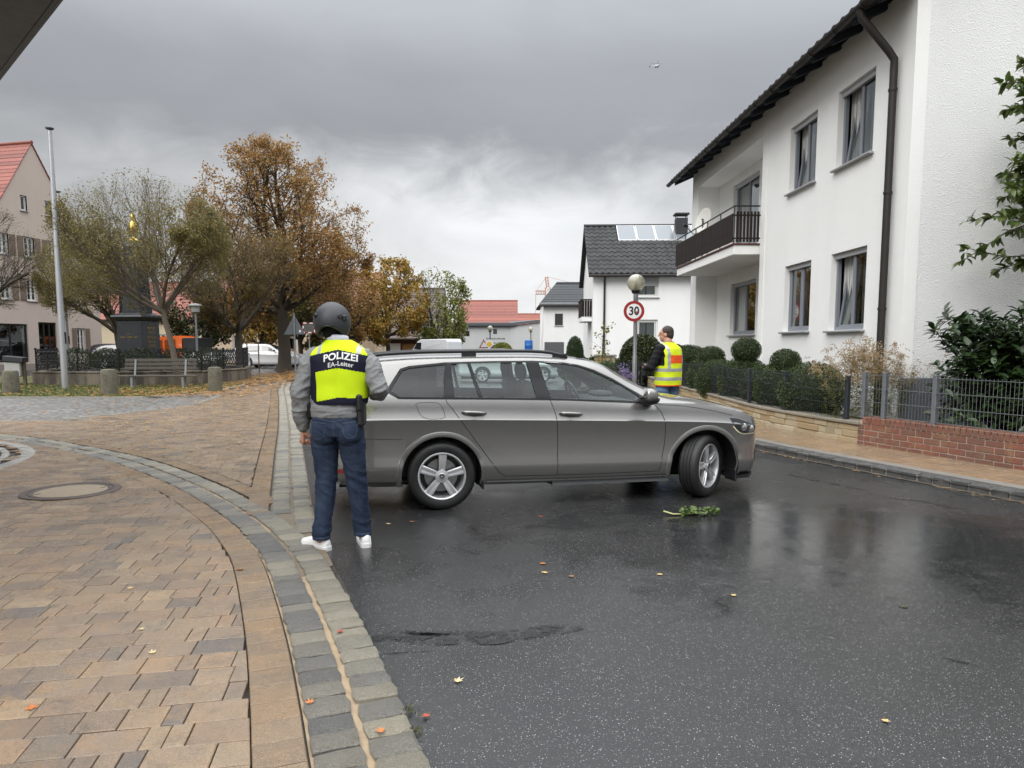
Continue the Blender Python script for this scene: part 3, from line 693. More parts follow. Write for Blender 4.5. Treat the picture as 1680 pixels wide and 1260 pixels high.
def window(parent, o_, mtx, fm=None, sill=True, depth=.14, sashes=2, tilt=None, curtain=.5, shut=0.0, room=True, sm=None, bars=0, dark=False, fw=.06):
    """window in an opening of a wall_grid wall; mtx maps the wall frame to the parent"""
    fm = fm or FRAME; a, b, c, d = o_; W, Hh = c-a, d-b; y = depth-.05; g = MB()
    zt = d-shut
    g.bbox((a,y,b),(a+fw,y+.07,d),.006); g.bbox((c-fw,y,b),(c,y+.07,d),.006); g.bbox((a+fw,y,b),(c-fw,y+.07,b+fw),.006); g.bbox((a+fw,y,d-fw),(c-fw,y+.07,d),.006)
    n = sashes; sw_ = (W-2*fw)/n
    for k in range(1, n): g.bbox((a+fw+k*sw_-.03,y+.003,b+fw),(a+fw+k*sw_+.03,y+.067,d-fw),.006)
    f = g.build('window', fm, parent); f.matrix_local = mtx
    for k in range(n):
        x0, x1 = a+fw+k*sw_+.02, a+fw+(k+1)*sw_-.02; s = MB(); w2 = .045
        z0_, z1_ = b+fw-.005, d-fw+.005
        s.bbox((x0,-.015,z0_),(x0+w2,.04,z1_),.006); s.bbox((x1-w2,-.015,z0_),(x1,.04,z1_),.006); s.bbox((x0+w2,-.015,z0_),(x1-w2,.04,z0_+w2),.006); s.bbox((x0+w2,-.015,z1_-w2),(x1-w2,.04,z1_),.006)
        for q in range(bars):
            zz_ = z0_+(z1_-z0_)*(q+1)/(bars+1); s.bbox((x0+w2,-.01,zz_-.012),(x1-w2,.03,zz_+.012),.003)
        T = Matrix.Translation((0,y+.012,0))
        if tilt == k: T = Matrix.Translation((0,y+.05,z0_)) @ Matrix.Rotation(-R(7),4,'X') @ Matrix.Translation((0,0,-z0_))
        so = s.build('sash', fm, f); so.matrix_local = T
        po = MB().span((x0+w2-.005,.008,z0_+w2-.005),(x1-w2+.005,.014,z1_-w2+.005)).build('pane', PANE, f); po.matrix_local = T
    if shut > 0:
        MB().bbox((a+.02,y-.05,zt),(c-.02,y-.012,d-.002),.008).build('shutter', sm or SHUT, f)
    if sill: MB().bbox((a-.05,-.085,b-.045),(c+.05,depth-.04,b-.006),.008).build('sill', SILLM, f)
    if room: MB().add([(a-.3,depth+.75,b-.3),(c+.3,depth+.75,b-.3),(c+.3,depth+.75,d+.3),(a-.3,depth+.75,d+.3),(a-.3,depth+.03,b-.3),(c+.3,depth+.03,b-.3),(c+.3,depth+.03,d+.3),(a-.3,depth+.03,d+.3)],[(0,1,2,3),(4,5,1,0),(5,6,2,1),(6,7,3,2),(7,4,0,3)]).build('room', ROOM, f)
    if curtain:
        cu_ = MB(); nseg = 26
        for side in (0,1):
            w_ = W*curtain/2*(1.0 if side else .9); x0 = a+.03 if side == 0 else c-.03-w_
            vs = []; fs = []
            for i in range(nseg+1):
                xx = x0+w_*i/nseg; yy = depth+.10+.022*math.sin(i*1.9)+.01*math.sin(i*.7); vs += [(xx,yy,b+.02),(xx,yy,d)]
            fs = [(2*i,2*i+2,2*i+3,2*i+1) for i in range(nseg)]; cu_.add(vs, fs)
        cu_.build('curtain', CURT, f, smooth=True, kind='stuff')
    return f
def wallM(p, ang): return Matrix.Translation(p) @ Matrix.Rotation(ang, 4, 'Z')

# ---- near white house on the right
H1 = empty('white_house', (5.98,11.0,0), R(1.277), 'large white two storey house on the right with brown balcony railing', 'house')
FC = wallM((0,0,0), R(-90)) @ Matrix.Scale(-1,4,(1,0,0)) if False else None
# facade frame: x runs away from the viewer along local +y, wall faces local -x
FM = Matrix(((0,1,0,0),(1,0,0,0),(0,0,1,0),(0,0,0,1)))        # (s, depth, z) -> (x=depth, y=s, z)
def place(o, m): o.matrix_local = m; return o
ops = [(1.12,1.80,2.40,3.20),(3.24,1.82,4.52,3.21),(1.10,4.72,2.38,6.08),(3.22,4.72,4.48,6.07)]
ZE = 6.9
o = wall_grid(6.0, .25, ZE, ops, .16).build('wall', WHITE, H1); place(o, FM)
tl = [1,1,1,1]
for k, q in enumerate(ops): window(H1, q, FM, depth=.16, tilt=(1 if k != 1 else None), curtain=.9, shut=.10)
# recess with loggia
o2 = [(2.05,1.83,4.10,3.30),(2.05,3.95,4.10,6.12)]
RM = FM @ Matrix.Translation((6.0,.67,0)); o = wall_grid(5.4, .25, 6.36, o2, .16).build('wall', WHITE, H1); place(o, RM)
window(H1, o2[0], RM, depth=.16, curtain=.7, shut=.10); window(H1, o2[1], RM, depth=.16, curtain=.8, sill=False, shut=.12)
m = MB(); m.add([(0,6.0,.25),(.67,6.0,.25),(.67,6.0,ZE),(0,6.0,ZE)],[(0,1,2,3)]); m.add([(0,11.4,.25),(.67,11.4,.25),(.67,11.4,ZE),(0,11.4,ZE)],[(0,1,2,3)])
m.add([(0,6,6.36),(.67,6,6.36),(.67,11.4,6.36),(0,11.4,6.36)],[(0,1,2,3)]); m.add([(0,6,6.36),(0,11.4,6.36),(0,11.4,ZE),(0,6,ZE)],[(0,1,2,3)])
m.build('loggia_wall', WHITE, H1)
o = MB().span((0,11.4,.25),(.67,11.95,ZE)).build('wall', WHITE, H1)
MB().bbox((-.018,5.72,.25),(.001,6.0,ZE-.02),.004).build('corner_strip', WHITE, H1)
# gable facing the viewer
WID = 9.4; RPITCH = math.tan(R(27)); gz = lambda x: 6.82+RPITCH*min(x, WID-x)
o = wall_grid(WID, .25, 6.82, [], .16, gz).build('gable_wall', WHITE_R, H1)
MB().span((-.004,-.012,.25),(.20,.0,6.95)).build('corner_strip', WHITE, H1)
MB().bbox((.02,-.03,.2),(4.0,.0,1.02),.01).build('plinth', mat('grey plinth', (.12,.135,.155), .6, var=.15, vs=3, bump=.3), H1)
m = MB(); m.add([(0,12,.25),(WID,12,.25),(WID,12,6.8),(WID/2,12,9),(0,12,6.8)],[(0,1,2,3,4)]); m.add([(WID,0,.25),(WID,12,.25),(WID,12,6.82),(WID,0,6.82)],[(0,1,2,3)]); m.build('back_wall', WHITE, H1)
# roof: covering, rafters, boarding, gutter
def rz(x): return 6.70+RPITCH*(x+.55)
rf = MB()
for sgn in (0,1):
    X = (lambda x: x) if sgn == 0 else (lambda x: WID-x)
    a, b = -.55, WID/2
    rf.add([(X(a),-.22,rz(a)),(X(b),-.22,rz(b)),(X(b),12.55,rz(b)),(X(a),12.55,rz(a)),(X(a),-.22,rz(a)+.09),(X(b),-.22,rz(b)+.09),(X(b),12.55,rz(b)+.09),(X(a),12.55,rz(a)+.09)],[(0,1,2,3),(4,5,6,7),(0,4,5,1),(3,7,6,2),(0,3,7,4)])
roof = rf.build('roof', SLATE, H1)
tile_me = MB(); nn = 9
vs = []
for i in range(nn):
    t = i/(nn-1); zc_ = .028*math.sin(t*2*math.pi)+.02
    vs += [(0,t*.30,zc_),(.40,t*.30,zc_+.40*RPITCH+.0),(0,t*.30,zc_-.03)]
tile_me.add(vs, [(3*i,3*i+1,3*i+4,3*i+3) for i in range(nn-1)]+[(3*i,3*i+3,3*i+5,3*i+2) for i in range(nn-1)])
tme = tile_me.mesh('roof_tile', SLATE, smooth=R(40))
for i in range(42): link('roof_tile', tme, roof, (-.62, -.22+i*.303, rz(-.62)+.10))
for i in range(17):
    s = .12+i*.76; r = MB(); a, b = -.50, .45
    r.add([(a,s-.05,rz(a)-.015),(a,s-.05,rz(a)-.12),(b,s-.05,rz(b)-.18),(b,s-.05,rz(b)-.01),(a,s+.05,rz(a)-.015),(a,s+.05,rz(a)-.12),(b,s+.05,rz(b)-.18),(b,s+.05,rz(b)-.01)],[(0,1,2,3),(7,6,5,4),(0,4,5,1),(1,5,6,2),(2,6,7,3),(3,7,4,0)])
    r.build('rafter', BEAM, roof)
gut = MB(); prof = [(.075*math.cos(t), .075*math.sin(t)) for t in np.linspace(math.pi, 2*math.pi, 9)]
n_ = len(prof); ys_ = [-.28, 12.6]; vs = [(-.64+p[0], y_, 6.69+p[1]) for y_ in ys_ for p in prof]+[(-.64+p[0]*.93, y_, 6.69+p[1]*.93) for y_ in ys_ for p in prof]
fs = [(i,i+1,n_+i+1,n_+i) for i in range(n_-1)]+[(2*n_+i,3*n_+i,3*n_+i+1,2*n_+i+1) for i in range(n_-1)]+[tuple(range(n_))]+[tuple(range(n_,2*n_))]
gut.add(vs, fs); gut.build('gutter', COPPER, roof)
for i in range(14):
    b = MB(); s = .3+i*.9; b.tube([(-.64+.08*math.cos(t), s, 6.69+.08*math.sin(t)) for t in np.linspace(math.pi, 2*math.pi, 9)], .012, 5); b.build('gutter_bracket', COPPER, roof)
MB().tube([(-.64,.42,6.63),(-.62,.42,6.52),(-.18,.40,6.02),(-.09,.40,5.90),(-.09,.40,5.7),(-.09,.40,.25)], .058, 14).build('downpipe', COPPER, H1, smooth=R(40))
for z in (5.45,3.9,2.1): MB().lathe([(.066,-.02),(.068,0),(.066,.02)], 16).build('pipe_clip', COPPER, H1, loc=(-.09,.40,z), smooth=True)
# balcony
bal = MB().bbox((-.62,6.06,3.66),(.69,11.34,3.88),.012).build('balcony', WHITE, H1)
MB().bbox((-.66,6.02,3.882),(-.40,11.38,3.92),.008).build('edge_strip', mat('red brown strip', (.10,.035,.03), .5), bal)
MB().bbox((-.39,6.02,3.883),(.0,6.10,3.92),.008).build('edge_strip', MATS['red brown strip'], bal)
bme = MB().bbox((-.012,0,0),(.012,.082,.66),.004).mesh('slat', BROWN)
for i in range(61): link('slat', bme, bal, (-.655+random.uniform(-.003,.003), 6.05+i*.0868, 3.95+random.uniform(-.004,.004)))
bme2 = MB().bbox((0,-.012,0),(.05,.012,.70),.004).mesh('slat', BROWN)
for i in range(7): link('slat', bme2, bal, (-.58+i*.082, 6.035, 3.95))
for z in (4.02,4.55):
    MB().bbox((-.64,6.06,z),(-.60,11.36,z+.035),.004).build('cross_rail', BROWN, bal); MB().bbox((-.60,6.05,z+.0),(.0,6.08,z+.035),.004).build('cross_rail', BROWN, bal)
MB().tube([(-.02,6.06,4.78),(-.62,6.06,4.78),(-.62,11.34,4.78)], .019, 8).build('handrail', mat('black rail', (.02,.02,.022), .4, .3), bal, smooth=R(40))
for s in (6.06,7.1,8.2,9.3,10.4,11.3): MB().tube([(-.62,s,3.9),(-.62,s,4.78)], .014, 6).build('baluster', MATS['black rail'], bal)
# satellite dish on the balcony
dsh = empty('satellite_dish', tuple(H1.matrix_basis @ Vector((-.35,9.6,3.9)))[:3], R(1.3), 'round white satellite dish above the brown balcony railing', 'dish')
DM = Matrix.Translation((0,0,1.15)) @ Matrix.Rotation(R(65),4,'Z') @ Matrix.Rotation(R(-68),4,'X')
DM = Matrix.Translation((0,0,1.15)) @ Vector((-.93,-.30,.24)).to_track_quat('Z','Y').to_matrix().to_4x4()
d = MB().lathe([(.0,-.06),(.11,-.055),(.22,-.04),(.32,-.013),(.36,0),(.365,.006),(.36,.008),(.32,-.006),(.22,-.032),(.11,-.047),(0,-.052)], 36).build('reflector', mat('dish grey white', (.62,.61,.56), .45, var=.08, vs=3), dsh, smooth=True); d.matrix_local = DM
d = MB().tube([(0,-.38,-.02),(0,-.45,.2),(0,-.30,.52)], .013, 6).build('feed_arm', mat('dark steel', (.03,.03,.03), .5, .4), dsh); d.matrix_local = DM
d = MB().lathe([(0,-.09),(.03,-.09),(.045,0),(.05,.05),(0,.055)], 12).build('receiver', MATS['dark steel'], dsh, smooth=R(40)); d.matrix_local = DM @ Matrix.Translation((0,-.30,.52))
MB().tube([(.0,0,0),(0,0,1.2),(-.03,-.02,1.18)], .022, 8).build('mast', MATS['dark steel'], dsh)

# ---- generic gable house
def gable_house(name, label, loc, rz_, W, D, ze, pitch, wallm, roofm, front=(), gable_axis='x', over=.35, tiles=None, sides={}, chimney=None, cat='house', z0=0, fm=None, rows_n=None, kw={}, end_over=.3):
    """front wall in local y=0 facing -y, x 0..W, depth D.  gable_axis 'x': ridge along x (eaves at front); 'y': gable end in front"""
    e = empty(name, loc, rz_, label, cat); tp = math.tan(pitch)
    if gable_axis == 'x':
        o = wall_grid(W, z0, ze, [f[:4] for f in front]).build('wall', wallm, e)
        for x in (0, W): MB().add([(x,0,z0),(x,D,z0),(x,D,ze),(x,D/2,ze+tp*D/2),(x,0,ze)],[(0,1,2,3,4)]).build('side_wall', wallm, e)
        MB().add([(0,D,z0),(W,D,z0),(W,D,ze),(0,D,ze)],[(0,1,2,3)]).build('back_wall', wallm, e)
    else:
        o = wall_grid(W, z0, ze, [f[:4] for f in front if f[1] < ze], .14, None).build('wall', wallm, e)
        ups = [f[:4] for f in front if f[1] >= ze]
        # gable triangle sliced in columns, openings left out
        xs = sorted(set(list(np.linspace(0, W, 21))+[u[0] for u in ups]+[u[2] for u in ups]+[W/2])); g = MB(); top = lambda x: ze+tp*min(x, W-x)
        for i in range(len(xs)-1):
            a, b = xs[i], xs[i+1]; us = [u for u in ups if u[0] <= (a+b)/2 <= u[2]]
            us.sort(key=lambda u: u[1]); segs = []; zc_ = ze
            for u in us: segs.append((zc_,zc_,u[1],u[1])); zc_ = u[3]
            segs.append((zc_,zc_,top(a),top(b)))
            for s in segs: g.add([(a,0,s[0]),(b,0,s[1]),(b,0,s[3]),(a,0,s[2])],[(0,1,2,3)])
        g.build('gable_wall', wallm, e)
        for x in (0, W): MB().add([(x,0,z0),(x,D,z0),(x,D,ze),(x,0,ze)],[(0,1,2,3)]).build('side_wall', wallm, e)
        MB().add([(0,D,z0),(W,D,z0),(W,D,ze),(W/2,D,ze+tp*W/2),(0,D,ze)],[(0,1,2,3,4)]).build('back_wall', wallm, e)
    for f in front:
        k = dict(fm=fm or WFRAME, shut=0, curtain=.6); k.update(kw); k.update(f[4] if len(f) > 4 else {}); sh = k.pop('shutters', None)
        wo_ = window(e, f[:4], Matrix.Identity(4), **k)
        if sh:
            w_ = (f[2]-f[0])*.55
            for x in (f[0]-w_-.03, f[2]+.03):
                s = MB(); s.bbox((x,-.045,f[1]),(x+w_,-.004,f[3]),.008)
                for q in range(7): s.span((x+.04,-.055,f[1]+.06+q*(f[3]-f[1]-.1)/7),(x+w_-.04,-.044,f[1]+.06+(q+.6)*(f[3]-f[1]-.1)/7))
                s.build('folding_shutter', sh, wo_)
    # roof slabs with stepped courses
    r = MB(); half = (D if gable_axis == 'x' else W)/2; Lr = W if gable_axis == 'x' else D
    nrow = rows_n or max(6, int((half+over)/.32)); T = .05
    def P(u, v, dz):     # u across from eave (-over) to ridge (half), v along ridge
        z = ze+tp*u+.03+dz; return (u, v, z)
    for sgn in (0,1):
        def Q(u, v, dz):
            x, y, z = P(u, v, dz)
            x = x if sgn == 0 else 2*half-x
            return (y, x, z) if gable_axis == 'x' else (x, y, z)
        for k in range(nrow):
            a = -over+(half+over)*k/nrow; b = -over+(half+over)*(k+1)/nrow+.02
            v0, v1 = -end_over, Lr+end_over
            r.add([Q(a,v0,.09),Q(a,v1,.09),Q(b,v1,.05),Q(b,v0,.05),Q(a,v0,.0),Q(a,v1,.0),Q(b,v1,0),Q(b,v0,0)],[(0,1,2,3),(0,4,5,1),(0,3,7,4),(1,5,6,2),(4,7,6,5)])
    ro = r.build('roof', roofm, e)
    if gable_axis == 'x': ro_ridge = MB().tube([(-end_over,half,ze+tp*half+.10),(Lr+end_over,half,ze+tp*half+.10)], .11, 8).build('ridge', roofm, ro)
    else: MB().tube([(half,-end_over,ze+tp*half+.10),(half,Lr+end_over,ze+tp*half+.10)], .11, 8).build('ridge', roofm, ro)
    if gable_axis == 'x':
        MB().tube([(-end_over,-over-.05,ze-tp*over-.0),(Lr+end_over,-over-.05,ze-tp*over)], .07, 8).build('gutter', COPPER, ro)
    if chimney:
        cx, cy, cz0, cz1 = chimney; c = MB().bbox((cx-.3,cy-.25,cz0),(cx+.3,cy+.25,cz1),.02); c.build('chimney', mat('chimney slate', (.03,.03,.033), .6, rnd=.1), ro)
        cc = MB(); 
        cc.bbox((cx-.38,cy-.32,cz1+.14),(cx+.38,cy+.32,cz1+.26),.04); ch = cc.build('chimney_cap', MATS['chimney slate'], ro)
        for qx in (-.26,.26):
            for qy in (-.2,.2): MB().tube([(cx+qx,cy+qy,cz1-.01),(cx+qx,cy+qy,cz1+.16)], .02, 5).build('cap_leg', MATS['chimney slate'], ro)
    return e, ro

# ---- second white house with solar panels
SH = dict(shut=.0)
e2, r2 = gable_house('white_house', 'white house with dark pantile roof, solar panels and chimney behind the globe lamp', (3.95,35.0,0), R(-2), 11.5, 7.2, 5.12, R(36), WHITE2, SLATE,
    [(2.06,3.86,3.16,4.98,dict(shut=.58,curtain=.9,sashes=1,fw=.09)),(2.12,1.35,3.16,2.78,dict(curtain=.9,sashes=1,fw=.09)),(5.4,3.86,6.5,4.98),(5.4,1.35,6.5,2.78)], chimney=(4.75,2.9,6.6,8.1), end_over=.25)
tp = math.tan(R(36))
vs = []; nn = 7
for i in range(nn):
    t = i/(nn-1); z_ = .03*math.sin(t*2*math.pi); vs += [(t*.30,0,z_+.03),(t*.30,.36,z_+.36*tp+.0),(t*.30,0,z_-.03)]
tm2 = MB().add(vs, [(3*i,3*i+3,3*i+4,3*i+1) for i in range(nn-1)]+[(3*i,3*i+2,3*i+5,3*i+3) for i in range(nn-1)]).mesh('roof_tile', SLATE, smooth=R(50))
for k in range(12):
    for i in range(22):
        link('roof_tile', tm2, r2, (-.25+i*.298, -.37+k*.33, 5.12+tp*(-.37+k*.33)+.125+random.uniform(-.004,.004)))
PVF = mat('panel frame', (.6,.6,.6), .3, .6); PVG = mat('solar collector glass', (.16,.18,.20), .22, 0, var=.1, spec=.5)
for i in range(5):
    x0 = 1.45+i*.98; y0, y1 = 2.22, 3.50; z = lambda y: 5.12+tp*y+.20
    p = MB(); p.add([(x0,y0,z(y0)),(x0+.95,y0,z(y0)),(x0+.95,y1,z(y1)),(x0,y1,z(y1)),(x0,y0,z(y0)-.08),(x0+.95,y0,z(y0)-.08),(x0+.95,y1,z(y1)-.08),(x0,y1,z(y1)-.08)],[(0,1,2,3),(0,4,5,1),(1,5,6,2),(2,6,7,3),(3,7,4,0)])
    f = p.build('solar_panel', PVF, r2); q = .035
    MB().add([(x0+q,y0+q,z(y0+q)+.006),(x0+.95-q,y0+q,z(y0+q)+.006),(x0+.95-q,y1-q,z(y1-q)+.006),(x0+q,y1-q,z(y1-q)+.006)],[(0,1,2,3)]).build('collector_glass', PVG, f)
MB().tube([(.55,-.40,4.85),(.55,-.1,4.6),(.55,-.06,4.4),(.55,-.06,.2)], .05, 8).build('downpipe', COPPER, e2)
b2 = MB().bbox((-.5,.6,2.72),(0,3.2,2.9),.01).build('balcony', WHITE2, e2)
for i in range(20): MB().bbox((-.52,.62+i*.13,2.95),(-.49,.72+i*.13,3.75),.004).build('slat', BROWN, b2)
for i in range(4): MB().bbox((-.49+i*.125,.58,2.95),(-.38+i*.125,.61,3.75),.004).build('slat', BROWN, b2)
MB().bbox((-.55,.56,3.76),(-.46,3.2,3.82),.004).build('handrail', BROWN, b2)
MB().bbox((-.46,.56,3.76),(0,.64,3.82),.004).build('handrail', BROWN, b2)

# ---- small white house with slate roof and garage, further back
e3, r3 = gable_house('white_house', 'small white house with dark grey slate roof beside the thuja', (2.9,66,0), 0, 9, 8, 5.35, R(28), WHITE2, mat('slate grey', (.05,.054,.06), .6, rnd=.2, spec=.25), [(1.05,3.35,1.8,4.45,dict(curtain=0,shut=1.05,sashes=1,sm=mat('dark shutter', (.035,.035,.037), .5))),(4.2,3.0,5.0,4.1)], end_over=.4, over=.4)
MB().bbox((.1,-.06,0),(1.9,-.004,1.85),.02).build('garage_door', mat('garage door grey', (.10,.10,.105), .5), e3)
for i in range(9): MB().bbox((-.3+i*1.05,-.62,5.28),(.72+i*1.05,-.56,5.40),.01).build('snow_guard', mat('snow guard', (.35,.36,.37), .4, .5), r3)
def hip(o_, ze, rise, run):
    for v in o_.data.vertices:
        if v.co.x < 1.0: v.co.x += run*max(0, v.co.z-ze)/rise
for o_ in [r3]+list(r3.children)+[c for c in e3.children if c.name.startswith('side_wall')]:
    if not o_.name.startswith(('gutter','snow')): hip(o_, 5.35, 2.13, 1.7)
# ---- long grey hall and red roofs behind
e4 = empty('hall', (-10.6,95,0), 0, 'long low pale grey hall with flat roof behind the estate car', 'building')
hops = [(4.3,2.75,4.95,3.45),(8.1,3.05,8.6,3.7),(1.55,.2,3.65,3.2),(7.7,.9,8.9,1.6)]
wall_grid(15.2, 0, 4.1, hops).build('wall', HALLW, e4)
DK = glass('dark pane', (.12,.13,.14), 2.0)
for q in hops: window(e4, q, Matrix.Identity(4), fm=mat('anthracite frame', (.05,.055,.06), .4), sashes=1, curtain=0, sill=False, bars=(2 if q[0] == 1.55 else 0))
MB().bbox((-.3,-.5,4.1),(11.2,6,4.55),.05).build('roof', mat('grey roof edge', (.10,.105,.115), .45, .2), e4)
m = MB(); m.add([(10.4,-.02,0),(15.3,-1.5,0),(15.3,-1.5,4.75),(10.4,-.02,4.1)],[(0,1,2,3)]); m.build('annex_wall', HALLW, e4)
m = MB(); m.add([(10.3,-.3,4.12),(15.4,-1.8,4.78),(15.4,5,4.9),(10.3,5,4.6),(10.3,-.3,4.5),(15.4,-1.8,5.0),(15.4,5,5.2),(10.3,5,4.9)],[(0,1,5,4),(4,5,6,7)]); m.build('annex_roof', MATS['grey roof edge'], e4)
for k, (z, n) in enumerate(((2.35,14),(1.75,12))):
    for i in range(n): MB().span((7.2+i*.18+(.05 if i % 4 == 3 else 0),-.03,z),(7.2+i*.18+.10,-.01,z+.16+.06*((i*7) % 3 == 0))).build('sign_letter', MATS['anthracite frame'], e4)
gable_house('barn', 'large building with bright red tiled roof behind the grey hall', (-8.0,108,0), 0, 8.6, 11, 4.2, R(38), HALLW, REDT, [], cat='building', over=.3)
gable_house('barn', 'low red tiled roof building between the grey hall and small white house', (1.0,122,0), 0, 9, 9, 4.8, R(26), HALLW, mat('dull red tile', (.27,.085,.055), .6, rnd=.2), [], cat='building')
# ---- brown timber barn behind the trees
e5, r5 = gable_house('timber_barn', 'brown timber barn with big dark tiled roof behind the orange trees', (-19.0,74,0), R(2), 11.5, 11, 2.95, R(41), mat('brown boards', (.085,.032,.018), .7, var=.3, vs=4, bump=.3), mat('old brown roof', (.085,.062,.052), .6, rnd=.25), [], cat='barn', over=.9)
bd = MB().bbox((0,-.05,0),(.17,-.004,2.9),.006).mesh('board', MATS['brown boards'])
for i in range(64): link('board', bd, e5, (i*.18,0,0))
MB().bbox((3.6,-.12,.95),(5.3,-.06,2.1),.02).build('notice_board', WFRAME, e5); MB().bbox((5.6,-.12,.8),(7.4,-.06,1.75),.02).build('notice_board', WFRAME, e5)
MB().bbox((7.6,-.10,0),(9.6,-.06,1.7),.02).build('ochre_door', mat('ochre wood', (.30,.16,.05), .6), e5)
MB().bbox((2.0,-.10,.2),(2.5,-.055,1.6),.02).build('door', CREAM, e5)
# ---- beige gable house on the left with shutters and shop windows
SHT = mat('taupe shutter', (.20,.15,.115), .6, var=.15)
SHOPF = mat('black shop frame', (.018,.018,.02), .4)
gx = -33.2; 
wk = dict(shutters=SHT, curtain=.5, bars=2)
fr = []
for x in (.2, 1.95, 3.65, 5.35, 7.05): fr.append((x,4.2,x+.72,5.5,dict(wk)))
for x in (.2, 1.95, 3.65, 5.35): fr.append((x,6.8,x+.72,8.0,dict(wk)))
fr += [(3.6,9.5,4.05,10.4,dict(curtain=0,sashes=1)), (5.3,9.5,5.75,10.4,dict(curtain=0,sashes=1)),
       (.3,.55,3.55,2.8,dict(fm=SHOPF,curtain=.1,sashes=3,sill=False)), (4.3,.2,5.6,2.95,dict(fm=SHOPF,curtain=0,sashes=3,bars=2,sill=False)), (7.15,1.15,7.8,2.65,dict(wk))]
e6, r6 = gable_house('gable_house', 'tall beige gable house with red tiled roof, shutters and shop windows', (-29.9,39.5,0), R(77), 9.2, 16, 6.2, R(58), ROSE, REDT, fr, gable_axis='y', over=.2, end_over=.06, cat='house', rows_n=30)
MB().bbox((0,-.03,0),(9.2,0,.45),.01).build('plinth', mat('plinth rose', (.30,.25,.22), .7), e6)
# ---- cream buildings across the square
gable_house('house', 'cream house with red tiled roof behind the left flagpole tree', (-43.5,68,0), R(8), 17, 8, 4.2, R(42), CREAM, REDT, [(3,1,4,2.6),(6,1,7,2.6),(9,1,10,2.6),(12,1,13,2.6)], over=.3)
gable_house('house', 'white barn like house behind the orange pickup truck', (-31.5,78,0), 0, 12, 9, 4.6, R(40), WHITE2, REDT, [(2.0,1.4,2.5,3.4,dict(sashes=1,curtain=0)),(5.4,1.4,5.9,3.4,dict(sashes=1,curtain=0)),(8,0.1,10.4,2.6,dict(sashes=2,curtain=0,fm=SHOPF))], over=.3)
CW = dict(curtain=.75, sashes=1, fw=.07)
gable_house('house', 'peach coloured house with curtained windows behind the white car', (-26.5,62,0), R(2), 14.5, 9, 4.3, R(40), PEACH, mat('brown red tile', (.19,.075,.05), .6, rnd=.2), [(2.2,.3,3.2,2.4,dict(curtain=0)),(4.6,.75,5.75,2.25,CW),(6.6,.75,7.75,2.25,CW),(8.8,.75,9.95,2.25,CW),(11,.75,12.2,2.25,CW),(6.6,3.0,7.6,4.0,CW)], over=.3)
# ---- dark eave of the building beside the viewer, top left corner
ev = empty('eave', (-3.1,3.0,0), 0, 'dark roof eave corner of a building in the top left corner', 'eave')
DKM = mat('dark grey metal', (.055,.057,.06), .45, .2, var=.08)
poly = [(-9.0+3.1,11.02-3),(-2.3+3.1,4.38-3),(-5.2+3.1,1.5-3),(-12+3.1,8.2-3)]
MB().prism(poly, 4.0, 4.16).build('soffit', DKM, ev)
MB().tube([(-9.0+3.1,11.06-3,4.05),(-2.26+3.1,4.38-3,4.05)], .05, 10).build('gutter', DKM, ev)
MB().bbox((0,-.9,3.985),(.12,.9,4.001),.004,mtx=Matrix.Translation((-.75,1.35,0)) @ Matrix.Rotation(R(20),4,'Z')).build('batten', mat('dark grey batten', (.08,.082,.085), .4, .2), ev)
MB().prism([(-12+3.1,8.2-3),(-5.2+3.1,1.5-3),(-5.6+3.1,1.1-3),(-12.4+3.1,7.8-3)], 0, 4.0).build('wall', WHITE, ev)
# ================================================================ STREET FURNITURE
BLKST = mat('polished black granite', (.022,.024,.028), .28, var=.3, vs=3, bump=.1, bs=200)
GOLD = mat('gold leaf', (.75,.52,.12), .3, .9, var=.1)
ALUM = mat('aluminium pole', (.55,.56,.58), .35, .8, var=.08)
GALVD = mat('galvanised steel', (.30,.31,.32), .45, .6, var=.2, vs=10)
CAST = mat('black cast iron', (.012,.012,.013), .45, .3, var=.2)
OLDC = NT('stained concrete'); _p = OLDC.coord('Object')
OLDC = OLDC.pbr(OLDC.mix(OLDC.ramp(OLDC.noise(2.2,6,.7,_p,0,(1,1,.25)),[(.42,0),(.62,.9)]), OLDC.mix(OLDC.noise(9,5,.6,_p),(.13,.108,.08),(.21,.18,.135)), (.035,.029,.022)), .8, 0, OLDC.bump(OLDC.noise(60,4,.6,_p), .5, .006))
LICH = NT('lichen granite'); _p = LICH.coord('Object')
LICH = LICH.pbr(LICH.mix(LICH.ramp(LICH.noise(7,6,.7,_p),[(.45,0),(.65,.8)]), LICH.mix(LICH.noise(50,4,.7,_p),(.085,.078,.06),(.20,.185,.14)), (.075,.065,.032)), .85, 0, LICH.bump(LICH.noise(45,5,.7,_p), .9, .015))

